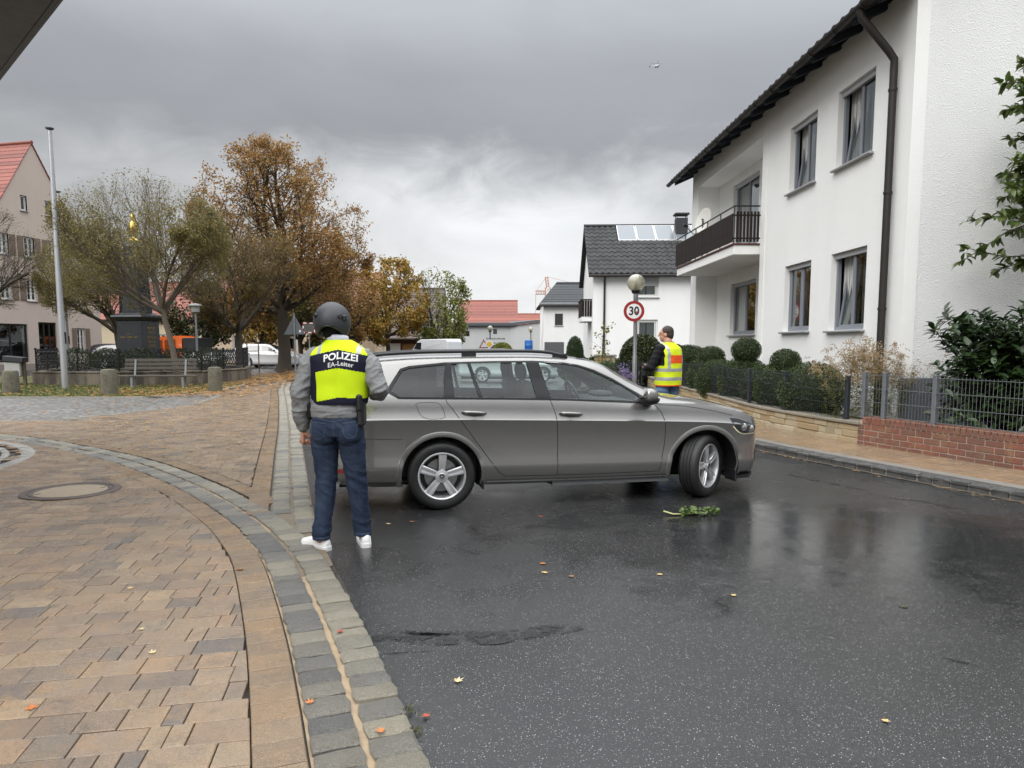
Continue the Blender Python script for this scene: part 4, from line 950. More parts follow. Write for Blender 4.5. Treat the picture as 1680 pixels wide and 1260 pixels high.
# monument: stepped base, die with gilded lines, cornice, obelisk, gilded figure
mo = empty('monument', (-16.2,31.0,0), R(-10), 'black granite obelisk monument with gold lettering inside the iron fence', 'monument')
def tier(name, w0, w1, z0, z1, m_, parent, bev=.02):
    mm_ = MB(); a, b = w0/2, w1/2
    vs = [(-a,-a,z0),(a,-a,z0),(a,a,z0),(-a,a,z0),(-b,-b,z1),(b,-b,z1),(b,b,z1),(-b,b,z1)]
    o_ = mm_.add(vs, [(0,3,2,1),(4,5,6,7),(0,1,5,4),(1,2,6,5),(2,3,7,6),(3,0,4,7)]).build(name, m_, parent)
    b_ = o_.modifiers.new('bev','BEVEL'); b_.width = bev; b_.segments = 2; return o_
tier('plinth_step', 1.9, 1.9, 0, .55, OLDC, mo); tier('plinth', 1.42, 1.36, .55, 1.20, BLKST, mo)
die = tier('die', 1.20, 1.16, 1.20, 2.58, BLKST, mo); tier('cornice', 1.24, 1.50, 2.58, 2.72, BLKST, mo); tier('cornice', 1.52, 1.46, 2.723, 2.80, BLKST, mo); tier('cornice_slope', 1.46, .86, 2.802, 2.93, BLKST, mo)
tier('obelisk', .84, .62, 2.93, 5.7, BLKST, mo); tier('obelisk_tip', .64, .40, 5.702, 5.9, BLKST, mo)
def rowtext(face, specs):
    M_ = Matrix.Rotation(face,4,'Z')
    for z, w, n, hh in specs:
        for i in range(n):
            if random.random() < .12: continue
            x = -w/2+(i+.5)*w/n; d_ = MB(); ww = w/n*.34
            d_.box((x,-.602,z+random.uniform(-.004,.004)), (ww*random.uniform(.5,1.1), .012, hh*random.uniform(.7,1.2)))
            o_ = d_.build('gilt_stroke', GOLD, die); o_.matrix_local = M_
rowtext(0, [(2.02,.16,3,.028),(1.88,.82,15,.055),(1.76,.08,2,.03)])
rowtext(R(90), [(2.42,.2,4,.02),(2.30,.52,9,.03),(2.24,.56,10,.03),(2.12,.5,9,.03),(2.06,.52,9,.03),(1.92,.52,9,.03),(1.84,.62,11,.03),(1.72,.58,10,.03),(1.66,.5,9,.03),(1.54,.52,9,.03),(1.46,.55,9,.03)])
# gilded lamp-like finial figure (seen only as glints through the twigs)
f_ = MB(); f_.lathe([(0,5.9),(.20,5.9),(.22,6.0),(.10,6.08),(.08,6.2),(.17,6.35),(.19,6.55),(.13,6.75),(.07,6.85),(.11,6.95),(.10,7.08),(.0,7.16)], 14); f_.build('gilded_finial', GOLD, mo, smooth=True)

# low wall + lattice fence around it (octagon-like enclosure)
ENC = [(-18.9,29.6),(-17.75,26.55),(-14.6,26.45),(-11.95,27.4),(-11.55,30.6),(-12.8,34.5),(-17.5,35)]
en = empty('enclosure_wall', (0,0,0), label='low stained concrete wall round the monument', cat='wall')
for a, b in zip(ENC[:-1], ENC[1:]):
    d_ = Vector((b[0]-a[0], b[1]-a[1])); ang = math.atan2(d_.y, d_.x); l = d_.length
    MB().bbox((-.1,-.12,0),(l+.06,.12,.50),.015).build('wall_block', OLDC, en, loc=(a[0],a[1],0), rot=(0,0,ang)); MB().bbox((-.12,-.15,.502),(l+.08,.15,.56),.015).build('coping', OLDC, en, loc=(a[0],a[1],0), rot=(0,0,ang))
fe = empty('lattice_fence', (0,0,0), label='black cast iron lattice fence standing on the concrete wall', cat='fence')
def lattice(a, b):
    d_ = Vector((b[0]-a[0], b[1]-a[1])); ang = math.atan2(d_.y, d_.x); l = d_.length; m_ = MB(); st = .155; n = max(2, int(l/st)); st = l/n; z0, z1 = .62, 1.30
    for k in range(n):
        for s_ in (0,1):
            p = []
            for t in np.linspace(0,1,13):
                xx = k*st+st*.5+(st*.5*math.sin(t*math.pi*3)*(1 if s_ else -1)); p.append((xx,0,z0+(z1-z0)*t))
            m_.tube(p, .011, 4, cap=False)
    for z in (z0,(z0+z1)/2,z1): m_.tube([(0,0,z),(l,0,z)], .014, 4)
    for k in range(n):
        for z in (.78,.96,1.14): m_.sphere((k*st+st*.5,-.012,z), .022, 6, 4)
        m_.tube([(k*st+st/2,0,z1),(k*st+st/2,0,z1+.07),(k*st+st/2,0,z1+.11)], [.012,.018,.002], 4)
    m_.build('lattice_panel', CAST, fe, loc=(a[0],a[1],0), rot=(0,0,ang), kind='stuff')
for a, b in zip(ENC[:-1], ENC[1:]):
    d_ = Vector((b[0]-a[0], b[1]-a[1])); k = max(1, round(d_.length/1.6))
    for i in range(k):
        p = (a[0]+d_.x*i/k, a[1]+d_.y*i/k); q = (a[0]+d_.x*(i+1)/k, a[1]+d_.y*(i+1)/k); lattice(p, q)
        po = MB(); po.tube([(0,0,.55),(0,0,1.36)], .028, 8); po.sphere((0,0,1.40), .045, 8, 6); po.build('post', CAST, fe, loc=(p[0],p[1],0), smooth=R(40))
# evergreen filling inside the fence
def from_np(name, v, f, m_, parent=None, smooth=False, **t):
    me = bpy.data.meshes.new(name); n, k = len(v), len(f); c = f.shape[1]
    me.vertices.add(n); me.vertices.foreach_set('co', np.ascontiguousarray(v, np.float32).ravel()); me.loops.add(k*c); me.loops.foreach_set('vertex_index', np.ascontiguousarray(f, np.int32).ravel())
    me.polygons.add(k); me.polygons.foreach_set('loop_start', np.arange(0, k*c, c, dtype=np.int32))
    if smooth: me.polygons.foreach_set('use_smooth', np.ones(k, bool))
    me.update(calc_edges=True); me.materials.append(m_); return link(name, me, parent, **t)
def leafball(rs, c, r, n, size, vs, fs, shell=.55, flat=1.0):
    d_ = rs.normal(size=(n,3)); d_ /= np.linalg.norm(d_, axis=1)[:,None]; p = np.array(c)+d_*np.array(r)*(rs.uniform(shell,1,n)**.5)[:,None]
    a = rs.normal(size=(n,3)); a /= np.linalg.norm(a, axis=1)[:,None]; b = np.cross(a, rs.normal(size=(n,3))); b /= np.linalg.norm(b, axis=1)[:,None]+1e-9; s_ = (size*rs.uniform(.6,1.4,n))[:,None]
    v = np.stack([p-a*s_, p+b*s_*.45, p+a*s_, p-b*s_*.45], 1).reshape(-1,3); k = len(vs); vs += v.tolist(); fs += (np.arange(4*n).reshape(-1,4)+k).tolist()
def leafmat(name, cols, rough=.5, trans=.25):
    a = NT(name); r = a.n('ShaderNodeNewGeometry').outputs['Random Per Island']; n = len(cols)
    c = a.ramp(r, [(i/(n-1), cols[i]) for i in range(n)]); c = a.mix(a.ramp(a.noise(1.4,4,.6,a.coord()),[(.3,0),(.75,.5)]), c, tuple(x*.55 for x in cols[0]))
    p = a.n('ShaderNodeBsdfPrincipled'); a.put(c, p.inputs['Base Color']); p.inputs['Roughness'].default_value = rough
    t = a.n('ShaderNodeBsdfTranslucent'); a.put(c, t.inputs[0]); mx = a.n('ShaderNodeMixShader'); mx.inputs[0].default_value = trans
    a.l(p.outputs[0], mx.inputs[1]); a.l(t.outputs[0], mx.inputs[2]); a.l(mx.outputs[0], a.out.inputs[0]); return a.m
def from_lists(name, vs, fs, m_, parent=None, **t):
    me = bpy.data.meshes.new(name); me.from_pydata(vs, [], fs); me.materials.append(m_); return link(name, me, parent, **t)
GRN = leafmat('box leaf', [(.018,.035,.008),(.03,.055,.012),(.045,.07,.016)]); rs = np.random.RandomState(3)
SHRUBS = []
for i, (x, y, r_) in enumerate([(-17.3,28.3,.75),(-15.9,28.0,.62),(-14.6,27.9,.7),(-13.3,28.3,.65),(-12.5,29.5,.7)]):
    vs, fs = [], []; leafball(rs, (0,0,.45), (r_,r_*.8,.5), 2600, .035, vs, fs); 
    o_ = empty('shrub', (x,y,.5), 0, ['dark green shrub behind the fence at its left corner','dark green shrub behind the fence beside the flagpole','dark green shrub behind the fence and bench left end','dark green shrub behind the fence and bench right end','dark green shrub behind the fence at its right corner'][i], 'shrub', 'shrubs inside the iron fence')
    from_lists('foliage', vs, fs, GRN, o_); MB().tube([(0,0,-.3),(0,0,.4)], .03, 5).build('stem', BROWN, o_)

# bench
be = empty('bench', (-12.55,25.25,0), R(8), 'weathered grey wooden bench in front of the monument fence', 'bench')
WOODG = mat('grey weathered wood', (.085,.075,.062), .7, var=.3, vs=12, bump=.4, bs=60)
for z, y in ((.66,.24),(.80,.29),(.94,.33)): MB().bbox((-1.22,y-.02,z),(1.22,y+.02,z+.11),.01).build('back_slat', WOODG, be)
for y in (-.24,-.10,.04): MB().bbox((-1.3,y,.43),(1.3,y+.12,.475),.01).build('seat_slat', WOODG, be)
for x in (-.85,.85):
    MB().bbox((x-.04,-.20,.035),(x+.04,-.14,.43),.008).build('leg', GALVD, be); MB().tube([(x,.12,.035),(x,.15,.45),(x,.30,1.02)], .035, 6).build('leg', GALVD, be)
# stone bollards
for i, (x, y, h_, r0) in enumerate([(-15.6,22.1,.72,.23),(-12.15,21.4,.78,.225),(-9.62,23.0,.80,.215)]):
    b_ = empty('stone_bollard', (x,y,.03), i*1.3, ['squat lichened stone bollard at the left edge beside the bin','lichened stone bollard between flagpole and bench','lichened stone bollard at the right end of the grass strip'][i], 'bollard', 'stone bollards on the grass edge')
    MB().lathe([(0,-.02),(r0*1.05,-.02),(r0*1.03,.1),(r0*.97,h_*.6),(r0*.95,h_-.05),(r0*.88,h_-.01),(r0*.5,h_+.008),(0,h_+.012)], 22).build('shaft', LICH, b_, smooth=R(40))
    MB().lathe([(r0*1.0,-.02),(r0*1.25,-.015),(r0*1.2,.03),(r0*1.0,.05)], 22).build('base_moss', mat('moss soil', (.05,.055,.02), .9), b_)
# flagpoles
for i, (x, y, h_, lean, lab) in enumerate([(-15.3,24.3,8.72,0.0,'tall bare aluminium flagpole in front of the iron fence'),(-21.2,34.0,8.72,0,'bare aluminium flagpole further back, partly behind the front flagpole')]):
    f_ = empty('flagpole', (x,y,.03), 0, lab, 'flagpole', 'flagpoles by the monument')
    MB().lathe([(0,-.03),(.105,-.03),(.105,.9),(.10,2.5),(.085,5.5),(.062,h_-.15),(0,h_-.15)], 18).build('shaft', ALUM, f_, smooth=R(40))
    MB().lathe([(.0,0),(.055,0),(.055,.05),(.13,.09),(.13,.12),(.0,.13)], 14).build('top_cap', mat('dark cap', (.10,.10,.11), .4, .5), f_, loc=(0,0,h_-.18), smooth=R(40))
    MB().bbox((.085,-.03,1.55),(.125,.03,1.95),.01).build('crank_cleat', BLKP if 'BLKP' in globals() else CAST, f_)
# litter bin
bi = empty('litter_bin', (-18.35,26.3,.03), R(15), 'grey litter bin with slanted black lid at the left edge', 'bin')
MB().bbox((-.30,-.2,.35),(.22,.2,.88),.03).build('body', mat('bin grey', (.42,.42,.41), .5), bi); MB().bbox((.23,-.05,0),(.33,.05,1.0),.01).build('post', mat('post wood', (.12,.10,.06), .7), bi)
l_ = MB().bbox((-.34,-.25,0),(.32,.25,.20),.02).build('lid', mat('lid black', (.03,.032,.035), .5), bi); l_.matrix_local = Matrix.Translation((0,0,.89)) @ Matrix.Rotation(R(6),4,'Y')

# lamps
def globe(name):
    a = NT(name); g_ = a.n('ShaderNodeBsdfGlossy'); g_.inputs[1].default_value = .08; t = a.n('ShaderNodeBsdfTransparent'); a.put((.80,.78,.66), t.inputs[0])
    d_ = a.n('ShaderNodeBsdfDiffuse'); a.put((.62,.60,.48), d_.inputs[0]); lw = a.n('ShaderNodeLayerWeight'); lw.inputs[0].default_value = .35
    m1 = a.n('ShaderNodeMixShader'); m1.inputs[0].default_value = .45; a.l(t.outputs[0], m1.inputs[1]); a.l(d_.outputs[0], m1.inputs[2])
    m2 = a.n('ShaderNodeMixShader'); a.l(a.math('MULTIPLY', lw.outputs['Facing'], .6), m2.inputs[0]); a.l(m1.outputs[0], m2.inputs[1]); a.l(g_.outputs[0], m2.inputs[2]); a.l(m2.outputs[0], a.out.inputs[0]); return a.m
GLB = globe('smoked lamp globe')
def globe_lamp(loc, h_, r_, label, z0=0):
    e = empty('street_lamp', loc, 0, label, 'lamp', 'globe street lamps')
    MB().lathe([(0,z0),(.07,z0),(.07,1.1),(.058,1.15),(.055,h_-r_-.3),(.07,h_-r_-.28),(.07,h_-r_-.05),(0,h_-r_-.05)], 14).build('post', GALVD, e, smooth=R(40))
    MB().lathe([(0,h_-r_-.06),(.10,h_-r_-.05),(.13,h_-r_+.0),(.13,h_-r_+.05),(.06,h_-r_+.09),(.05,h_-r_+.26),(0,h_-r_+.27)], 16).build('lamp_holder', CAST, e, smooth=R(40))
    MB().sphere((0,0,h_), r_, 28, 18).build('globe', GLB, e, smooth=True); return e
globe_lamp((3.62,21.0,.1), 3.24, .255, 'globe street lamp with the speed sign in front of the white house')
globe_lamp((-1.9,62,0), 3.0, .24, 'distant globe street lamp behind the estate car, left of the barrel'); globe_lamp((1.85,70,0), 3.1, .24, 'distant globe street lamp beside the small white house'); globe_lamp((-13.9,66,0), 2.9, .24, 'distant globe street lamp in front of the timber barn')
# square-headed park lamp
pl = empty('street_lamp', (-14.75,33.4,.03), 0, 'slim park lamp with flat glass head behind the monument fence', 'lamp')
MB().tube([(0,0,0),(0,0,3.0)], .05, 10).build('post', GALVD, pl); MB().lathe([(.06,3.0),(.18,3.05),(.20,3.3),(.30,3.34),(.28,3.40),(0,3.46)], 14).build('lamp_head', mat('lamp head', (.40,.41,.40), .35), pl, smooth=R(30))

# ---- signs
def text_mesh(txt, size, m_, bold=.0, ext=.0, sx=1.0, align='CENTER'):
    c = bpy.data.curves.new('t', 'FONT'); c.body = txt; c.size = size; c.align_x = align; c.align_y = 'CENTER'; c.offset = bold; c.extrude = ext; c.resolution_u = 3
    o_ = bpy.data.objects.new('t', c); COL.objects.link(o_); me = evaluated(o_); bpy.data.objects.remove(o_); bpy.data.curves.remove(c)
    for v_ in me.vertices: v_.co.x *= sx
    me.materials.clear(); me.materials.append(m_); return me
SRED = mat('sign red', (.30,.008,.012), .35, var=.06); SWH = mat('sign white', (.78,.78,.77), .35, var=.04); SBLK = mat('sign black', (.015,.015,.016), .45); SGREY = mat('sign back grey', (.13,.145,.155), .5, .2, var=.08); SYEL = mat('sign yellow', (.75,.46,.03), .4)
sg = empty('speed_sign', (3.56,20.915,.1), R(-8), 'round red bordered 30 speed limit sign on the globe lamp post', 'sign')
MX = Matrix.Translation((0,0,2.42)) @ Matrix.Rotation(R(90),4,'X')
def disc(nm_, r0, r1, z, m_, par, n=48):
    o_ = MB().lathe([(r0,z),(r1,z),(r1,z-.012)] if r0 == 0 else [(r0,z-.001),(r0,z),(r1,z),(r1,z-.012)], n).build(nm_, m_, par); o_.matrix_local = MX; return o_
disc('back_plate', 0, .300, -.004, SGREY, sg); disc('border', .215, .298, .0, SRED, sg); disc('face', 0, .2155, -.0005, SWH, sg)
o_ = link('digits', text_mesh('30', .345, SBLK, .009, .001, .88), sg); o_.matrix_local = MX @ Matrix.Translation((0,-.004,.0025))
MB().lathe([(0,0),(.03,0)], 14).build('sticker', SRED, sg).matrix_local = MX @ Matrix.Translation((.085,-.03,.005))
for z in (.16,-.16): MB().bbox((-.06,.008,2.42+z-.015),(.18,.05,2.42+z+.015),.005).build('clamp', GALVD, sg)
# warning triangle seen from behind, on a foot plate
ts = empty('warning_sign', (-8.98,29.5,0), R(4), 'grey back of a triangular traffic sign on a thin post', 'sign')
MB().tube([(0,0,0),(0,0,2.85)], .03, 8).build('post', GALVD, ts)
m_ = MB(); tri = [(-.46,1.98),(.46,1.98),(.40,2.04),(.04,2.72),(-.04,2.72),(-.40,2.04)]; n_ = 6; m_.add([(p[0],y,p[1]) for y in (.035,.05) for p in tri], [(i,(i+1)%n_,n_+(i+1)%n_,n_+i) for i in range(n_)]+[tuple(range(n_)),tuple(range(n_,2*n_))]); m_.build('plate', SGREY, ts)
MB().bbox((.18,.028,2.06),(.26,.034,2.16),.002).build('sticker', SWH, ts); MB().bbox((-.35,-.2,0),(.35,.2,.1),.03).build('foot_plate', BLKP if 'BLKP' in globals() else CAST, ts)
# mirror / direction sign with red-white frame
ms = empty('mirror_sign', (-9.65,34.0,0), R(8), 'square traffic mirror with red and white frame left of the helmet', 'sign')
MB().tube([(0,0,0),(0,0,2.6)], .03, 8).build('post', GALVD, ms)
MB().bbox((-.26,-.06,2.14),(.26,-.035,2.58),.01).build('mirror', mat('mirror glass', (.45,.45,.45), .1, .9), ms)
for i in range(14):
    t = i/14*4; sd = int(t); f = t-sd; x, z = [(-.26+.52*f,2.14),(.26,2.14+.44*f),(.26-.52*f,2.58),(-.26,2.58-.44*f)][sd]; hz = sd % 2 == 0
    MB().box((x,-.07,z), (.15 if hz else .05,.02,.05 if hz else .13)).build('frame_segment', SRED if i % 2 else SWH, ms)
# priority diamond and small signs far back
dp = empty('priority_sign', (-1.95,61.6,0), 0, 'yellow and white diamond priority road sign on the distant lamp', 'sign')
for r_, y, mm_ in ((.42,0,SWH),(.27,-.012,SYEL)): MB().prism([(0,-r_),(r_,0),(0,r_),(-r_,0)], 0, .01, mtx=Matrix.Translation((0,y,1.65)) @ Matrix.Rotation(R(90),4,'X')).build('plate', mm_, dp)
MB().tube([(0,.04,0),(0,.04,2.1)], .03, 6).build('post', GALVD, dp)
wt = empty('warning_sign', (-2.5,63,0), R(20), 'red and white triangular warning sign beside the priority sign', 'sign')
for sc_, y, mm_ in ((1.0,0,SRED),(.68,-.012,SWH)): MB().prism([(-.45*sc_,-.26*sc_),(.45*sc_,-.26*sc_),(0,.52*sc_)], 0, .01, mtx=Matrix.Translation((0,y,1.55)) @ Matrix.Rotation(R(90),4,'X')).build('plate', mm_, wt)
MB().tube([(0,.04,0),(0,.04,2.1)], .03, 6).build('post', GALVD, wt)
bs_ = empty('round_signs', (-4.55,60,0), 0, 'two dark round sign backs stacked on a post before the hall', 'sign')
for z in (1.55,2.1): MB().lathe([(0,0),(.28,0),(.28,.02),(0,.02)], 20, mtx=Matrix.Translation((0,0,z)) @ Matrix.Rotation(R(90),4,'X')).build('plate', SGREY, bs_)
MB().tube([(0,.03,0),(0,.03,2.5)], .03, 6).build('post', GALVD, bs_)
ns = empty('notice_sign', (-14.2,66.5,0), 0, 'small white notice sign on the distant lamp before the barn', 'sign'); MB().bbox((-.3,-.1,1.0),(.3,-.08,1.55),.01).build('plate', SWH, ns); MB().tube([(0,-.05,0),(0,-.05,1.6)], .03, 6).build('post', GALVD, ns)
# sapling guard: three stakes and rails
tg = empty('tree_guard', (-15.2,41.5,0), R(20), 'wooden stake guard round a sapling beside the white SUV', 'tree guard')
for a_ in (0,2.1,4.2): MB().tube([(.42*math.cos(a_),.42*math.sin(a_),0),(.42*math.cos(a_),.42*math.sin(a_),1.75)], .035, 7).build('stake', mat('stake wood', (.14,.085,.05), .7, rnd=.2), tg)
for z in (1.7,1.2):
    for a_ in (0,2.1,4.2): MB().tube([(.42*math.cos(a_),.42*math.sin(a_),z),(.42*math.cos(a_+2.1),.42*math.sin(a_+2.1),z)], .025, 6).build('rail', MATS['stake wood'], tg)
# white banner fence behind the monument on the right
bf = empty('white_fence', (-20.6,44.5,0), 0, 'low white slat fence behind the monument', 'fence')
for i in range(26): MB().bbox((i*.16,0,.55),(i*.16+.10,.03,1.08),.006).build('slat', SWH, bf)
for z in (.62,1.0): MB().bbox((0,.032,z),(4.16,.06,z+.06),.006).build('rail', SWH, bf)
for x in (0.02,2.0,4.1): MB().bbox((x,.062,0),(x+.07,.12,1.08),.006).build('post', SWH, bf)
# ================================================================ TREES AND PLANTS
def barkmat(name, c0, c1):
    a = NT(name); P = a.coord('Object'); n = a.noise(9, 6, .7, P, .6, (1,1,.25)); moss = a.noise(1.6, 4, .6, P)
    c = a.mix(n, c0, c1); c = a.mix(a.ramp(moss, [(.5,0),(.75,.5)]), c, (.06,.065,.025))
    return a.pbr(c, .85, 0, a.bump(n, .9, .03))
BARK = barkmat('dark wet bark', (.035,.027,.020), (.10,.08,.06)); BARKG = barkmat('grey bark', (.06,.048,.036), (.16,.13,.10)); TWIG = mat('twig', (.075,.060,.043), .8, var=.3, rnd=.35); TWIGG = mat('grey twig', (.13,.12,.095), .8, var=.3, rnd=.3)
class Tree:
    def __init__(s, seed): s.rs = np.random.RandomState(seed); s.V = []; s.F = []; s.nv = 0; s.lp = []; s.ls = []; s.la = []
    def tube(s, P, rad, n):
        P = np.asarray(P); m = len(P); T = np.empty_like(P); T[1:-1] = P[2:]-P[:-2]; T[0] = P[1]-P[0]; T[-1] = P[-1]-P[-2]
        up = np.array([.31,.2,1.0]) if abs(T[0][2]) < .9*math.sqrt(T[0]@T[0]) else np.array([1.0,.2,0])
        A = np.stack([T[:,1]*up[2]-T[:,2]*up[1], T[:,2]*up[0]-T[:,0]*up[2], T[:,0]*up[1]-T[:,1]*up[0]], 1); A /= np.sqrt((A*A).sum(1))[:,None]+1e-12
        B = np.stack([A[:,1]*T[:,2]-A[:,2]*T[:,1], A[:,2]*T[:,0]-A[:,0]*T[:,2], A[:,0]*T[:,1]-A[:,1]*T[:,0]], 1); B /= np.sqrt((B*B).sum(1))[:,None]+1e-12
        c, sn = CS[n]; r = np.asarray(rad)[:,None,None]
        s.V.append((P[:,None,:]+r*(A[:,None,:]*c[None,:,None]+B[:,None,:]*sn[None,:,None])).reshape(-1,3))
        s.F.append(FT(m, n)+s.nv); s.nv += m*n
    def path(s, p, d, L, seg, up, wig, env=None):
        x, y, z = d; l = math.sqrt(x*x+y*y+z*z); x, y, z = x/l, y/l, z/l; px, py, pz = p; P = [(px,py,pz)]; st = L/seg; W = s.rs.normal(0, wig*math.sqrt(st), (seg,3)).tolist(); u = up*st
        for i in range(seg):
            wx, wy, wz = W[i]; x += wx; y += wy; z += wz+u; l = math.sqrt(x*x+y*y+z*z); x /= l; y /= l; z /= l; qx, qy, qz = px+x*st, py+y*st, pz+z*st
            if env is not None and i > 0:
                (ex,ey,ez), (rx,ry,rz_) = env
                if ((qx-ex)/rx)**2+((qy-ey)/ry)**2+((qz-ez)/rz_)**2 > 1: break
            P.append((qx,qy,qz)); px, py, pz = qx, qy, qz
        return np.array(P), (x,y,z)
    def perp(s, d, ang):
        a = s.rs.normal(size=3); a = a-d*(a@d); a /= math.sqrt(a@a); return d*math.cos(ang)+a*math.sin(ang)
    def grow(s, p, d, L, r, lev, spec, env):
        sp = spec[lev]; P, d2 = s.path(p, d, L, sp['seg'], sp['up'], sp['wig'], env); m = len(P)
        if m < 2: return
        rad = np.linspace(r, r*sp.get('tap',.35), m); s.tube(P, rad, sp['n'])
        if 'leaf' in sp:
            k = s.rs.poisson(sp['leaf'])
            if k:
                t = s.rs.uniform(.15,1,k)*(m-1); i = np.minimum(t.astype(int), m-2); q = P[i]+(P[i+1]-P[i])*(t-i)[:,None]+s.rs.normal(0, sp.get('sc',.05), (k,3))
                if sp.get('keep') is not None:
                    kp = s.rs.rand(k) < np.array([sp['keep'](x) for x in q]); q = q[kp]
                s.lp.append(q); s.ls.append(np.full(len(q), sp['size'])); s.la.append(np.full(len(q), sp.get('asp',.55)))
        if lev+1 < len(spec):
            c = spec[lev+1]
            for j in range(c['cnt']):
                t = (c['t0']+(1-c['t0'])*(j+s.rs.uniform(0,1))/c['cnt'])*(m-1); i = int(min(t, m-2)); dd = P[i+1]-P[i]; q = P[i]+dd*(t-i); dd = dd/math.sqrt(dd@dd)
                nd = s.perp(dd, s.rs.uniform(*c['ang'])); nd[2] += c.get('lift',0)
                s.grow(q, nd, L*c['len']*s.rs.uniform(.7,1.2)*(1-.35*t/(m-1)), rad[i]*c.get('rr',.55), lev+1, spec, env)
    def build(s, name, label, loc, barkm, leafm, group=None, cat='tree', twig=None):
        e = empty(name, loc, 0, label, cat, group)
        o_ = from_np('trunk', np.concatenate(s.V), np.concatenate(s.F), barkm, e, True)
        if s.lp:
            p = np.concatenate(s.lp); n = len(p); sz = (np.concatenate(s.ls)*s.rs.uniform(.6,1.35,n))[:,None]; asp = np.concatenate(s.la)[:,None]
            a = s.rs.normal(size=(n,3)); a[:,2] -= .35; a /= np.linalg.norm(a, axis=1)[:,None]; b = np.cross(a, s.rs.normal(size=(n,3))); b /= np.linalg.norm(b, axis=1)[:,None]+1e-9
            v = np.stack([p, p+a*sz*.5+b*sz*asp*.5, p+a*sz, p+a*sz*.5-b*sz*asp*.5], 1).reshape(-1,3); from_np('crown', v, np.arange(4*n).reshape(-1,4), leafm, e)
        return e
CS = {n: (np.cos(2*np.pi*np.arange(n)/n), np.sin(2*np.pi*np.arange(n)/n)) for n in range(3,16)}
_ft = {}
def FT(m, n):
    if (m,n) not in _ft:
        i = np.repeat(np.arange(m-1), n); k = np.tile(np.arange(n), m-1); k2 = (k+1) % n; _ft[(m,n)] = np.stack([i*n+k, i*n+k2, (i+1)*n+k2, (i+1)*n+k], 1)
    return _ft[(m,n)]
D2 = R
OAKL = leafmat('oak autumn leaf', [(.28,.145,.05),(.40,.205,.06),(.32,.175,.055),(.48,.26,.065),(.26,.22,.06),(.44,.195,.06)], .55, .3)
MAPL = leafmat('maple autumn leaf', [(.42,.23,.035),(.50,.28,.04),(.25,.23,.04),(.42,.18,.03),(.19,.21,.04),(.52,.32,.055)], .5, .3)
GYL = leafmat('yellow green leaf', [(.17,.20,.03),(.24,.24,.045),(.12,.16,.025),(.28,.25,.055),(.14,.18,.03)], .5, .3)
SPL = leafmat('sparse olive leaf', [(.20,.19,.055),(.28,.235,.07),(.165,.17,.045),(.31,.215,.08),(.23,.16,.06)], .55, .3)
# --- big oak
t = Tree(11); env = (np.array([.45,0,8.0]), np.array([5.6,5.0,5.8]))
P, d = t.path((0,0,-.1), (.06,0,1), 4.3, 8, .0, .05); t.tube(P, np.linspace(.40,.30,len(P))*np.array([1.45]+[1.05]+[1]*(len(P)-2)), 12)
spec = [dict(seg=12,up=.035,wig=.15,n=8,tap=.25), dict(cnt=10,t0=.15,ang=(R(25),R(62)),len=.55,seg=8,up=.05,wig=.22,n=5,rr=.5,tap=.3,lift=.05), dict(cnt=9,t0=.15,ang=(R(25),R(70)),len=.45,seg=5,up=.0,wig=.3,n=4,rr=.5,tap=.3), dict(cnt=6,t0=.1,ang=(R(25),R(75)),len=.5,seg=3,up=-.05,wig=.3,n=3,rr=.5,leaf=5.6,size=.155,sc=.13)]
for k in range(15):
    a = k*2.4+t.rs.uniform(-.3,.3); th = R([8,20,26,34,40,46,50,54,58,62,66,70,74,78,82][k]); q = P[-1]+(P[-3]-P[-1])*t.rs.uniform(0,.8)*(k > 3)
    t.grow(q, (math.sin(th)*math.cos(a), math.sin(th)*math.sin(a), math.cos(th)), [9.2,9,8.8,8.6,8.4,8.2,8,7.6,7.4,7,6.8,6.6,6.3,6,5.8][k], [.20,.18,.17,.16,.15,.15,.14,.13,.13,.12,.12,.11,.11,.10,.10][k], 0, spec, env)
t.build('oak_tree', 'big brown leaved autumn oak with dark trunk left of the helmet', (-13.93,43.4,0), BARK, OAKL)
# --- twiggy pollard trees round the monument
def pollard(seed, name, label, loc, th, tr, lean, rx, rzz, h0, n1, leafn, lm, barkm, forks=3, keep=None, size=.075, dx=0.0):
    t = Tree(seed); rs = t.rs; P, d = t.path((0,0,-.1), (lean[0],lean[1],1), th, 7, 0, .07); t.tube(P, np.linspace(tr*1.0,tr*.78,len(P))*np.array([1.5,1.15]+[1]*(len(P)-2)), 10)
    top = P[-1]; env = (np.array([top[0]+lean[0]*2+dx, top[1], h0]), np.array([rx,rx*.95,rzz]))
    sp = [dict(seg=7,up=.03,wig=.16,n=7,tap=.55), dict(cnt=n1,t0=.2,ang=(R(12),R(48)),len=1.15,seg=8,up=.12,wig=.22,n=4,rr=.36,tap=.25,lift=.12), dict(cnt=13,t0=.12,ang=(R(12),R(42)),len=.55,seg=5,up=.10,wig=.26,n=3,rr=.42,tap=.3,leaf=leafn*.5,size=size,sc=.07,keep=keep), dict(cnt=5,t0=.15,ang=(R(15),R(50)),len=.5,seg=3,up=.05,wig=.3,n=3,rr=.6,tap=.4,leaf=leafn,size=size,sc=.06,keep=keep)]
    for k in range(forks):
        a = k*2*math.pi/forks+rs.uniform(-.4,.4); thh = R(rs.uniform(28,58)); t.grow(top-(top-P[-2])*rs.uniform(0,.8), (math.sin(thh)*math.cos(a)+dx*.18, math.sin(thh)*math.sin(a), math.cos(thh)), 2.6*rx/2.4, tr*.6, 0, sp, env)
    t.grow(top, (lean[0],lean[1],1), 2.7*rx/2.4, tr*.62, 0, sp, env)
    return t.build(name, label, loc, barkm, lm, 'bare pollard trees on the square')
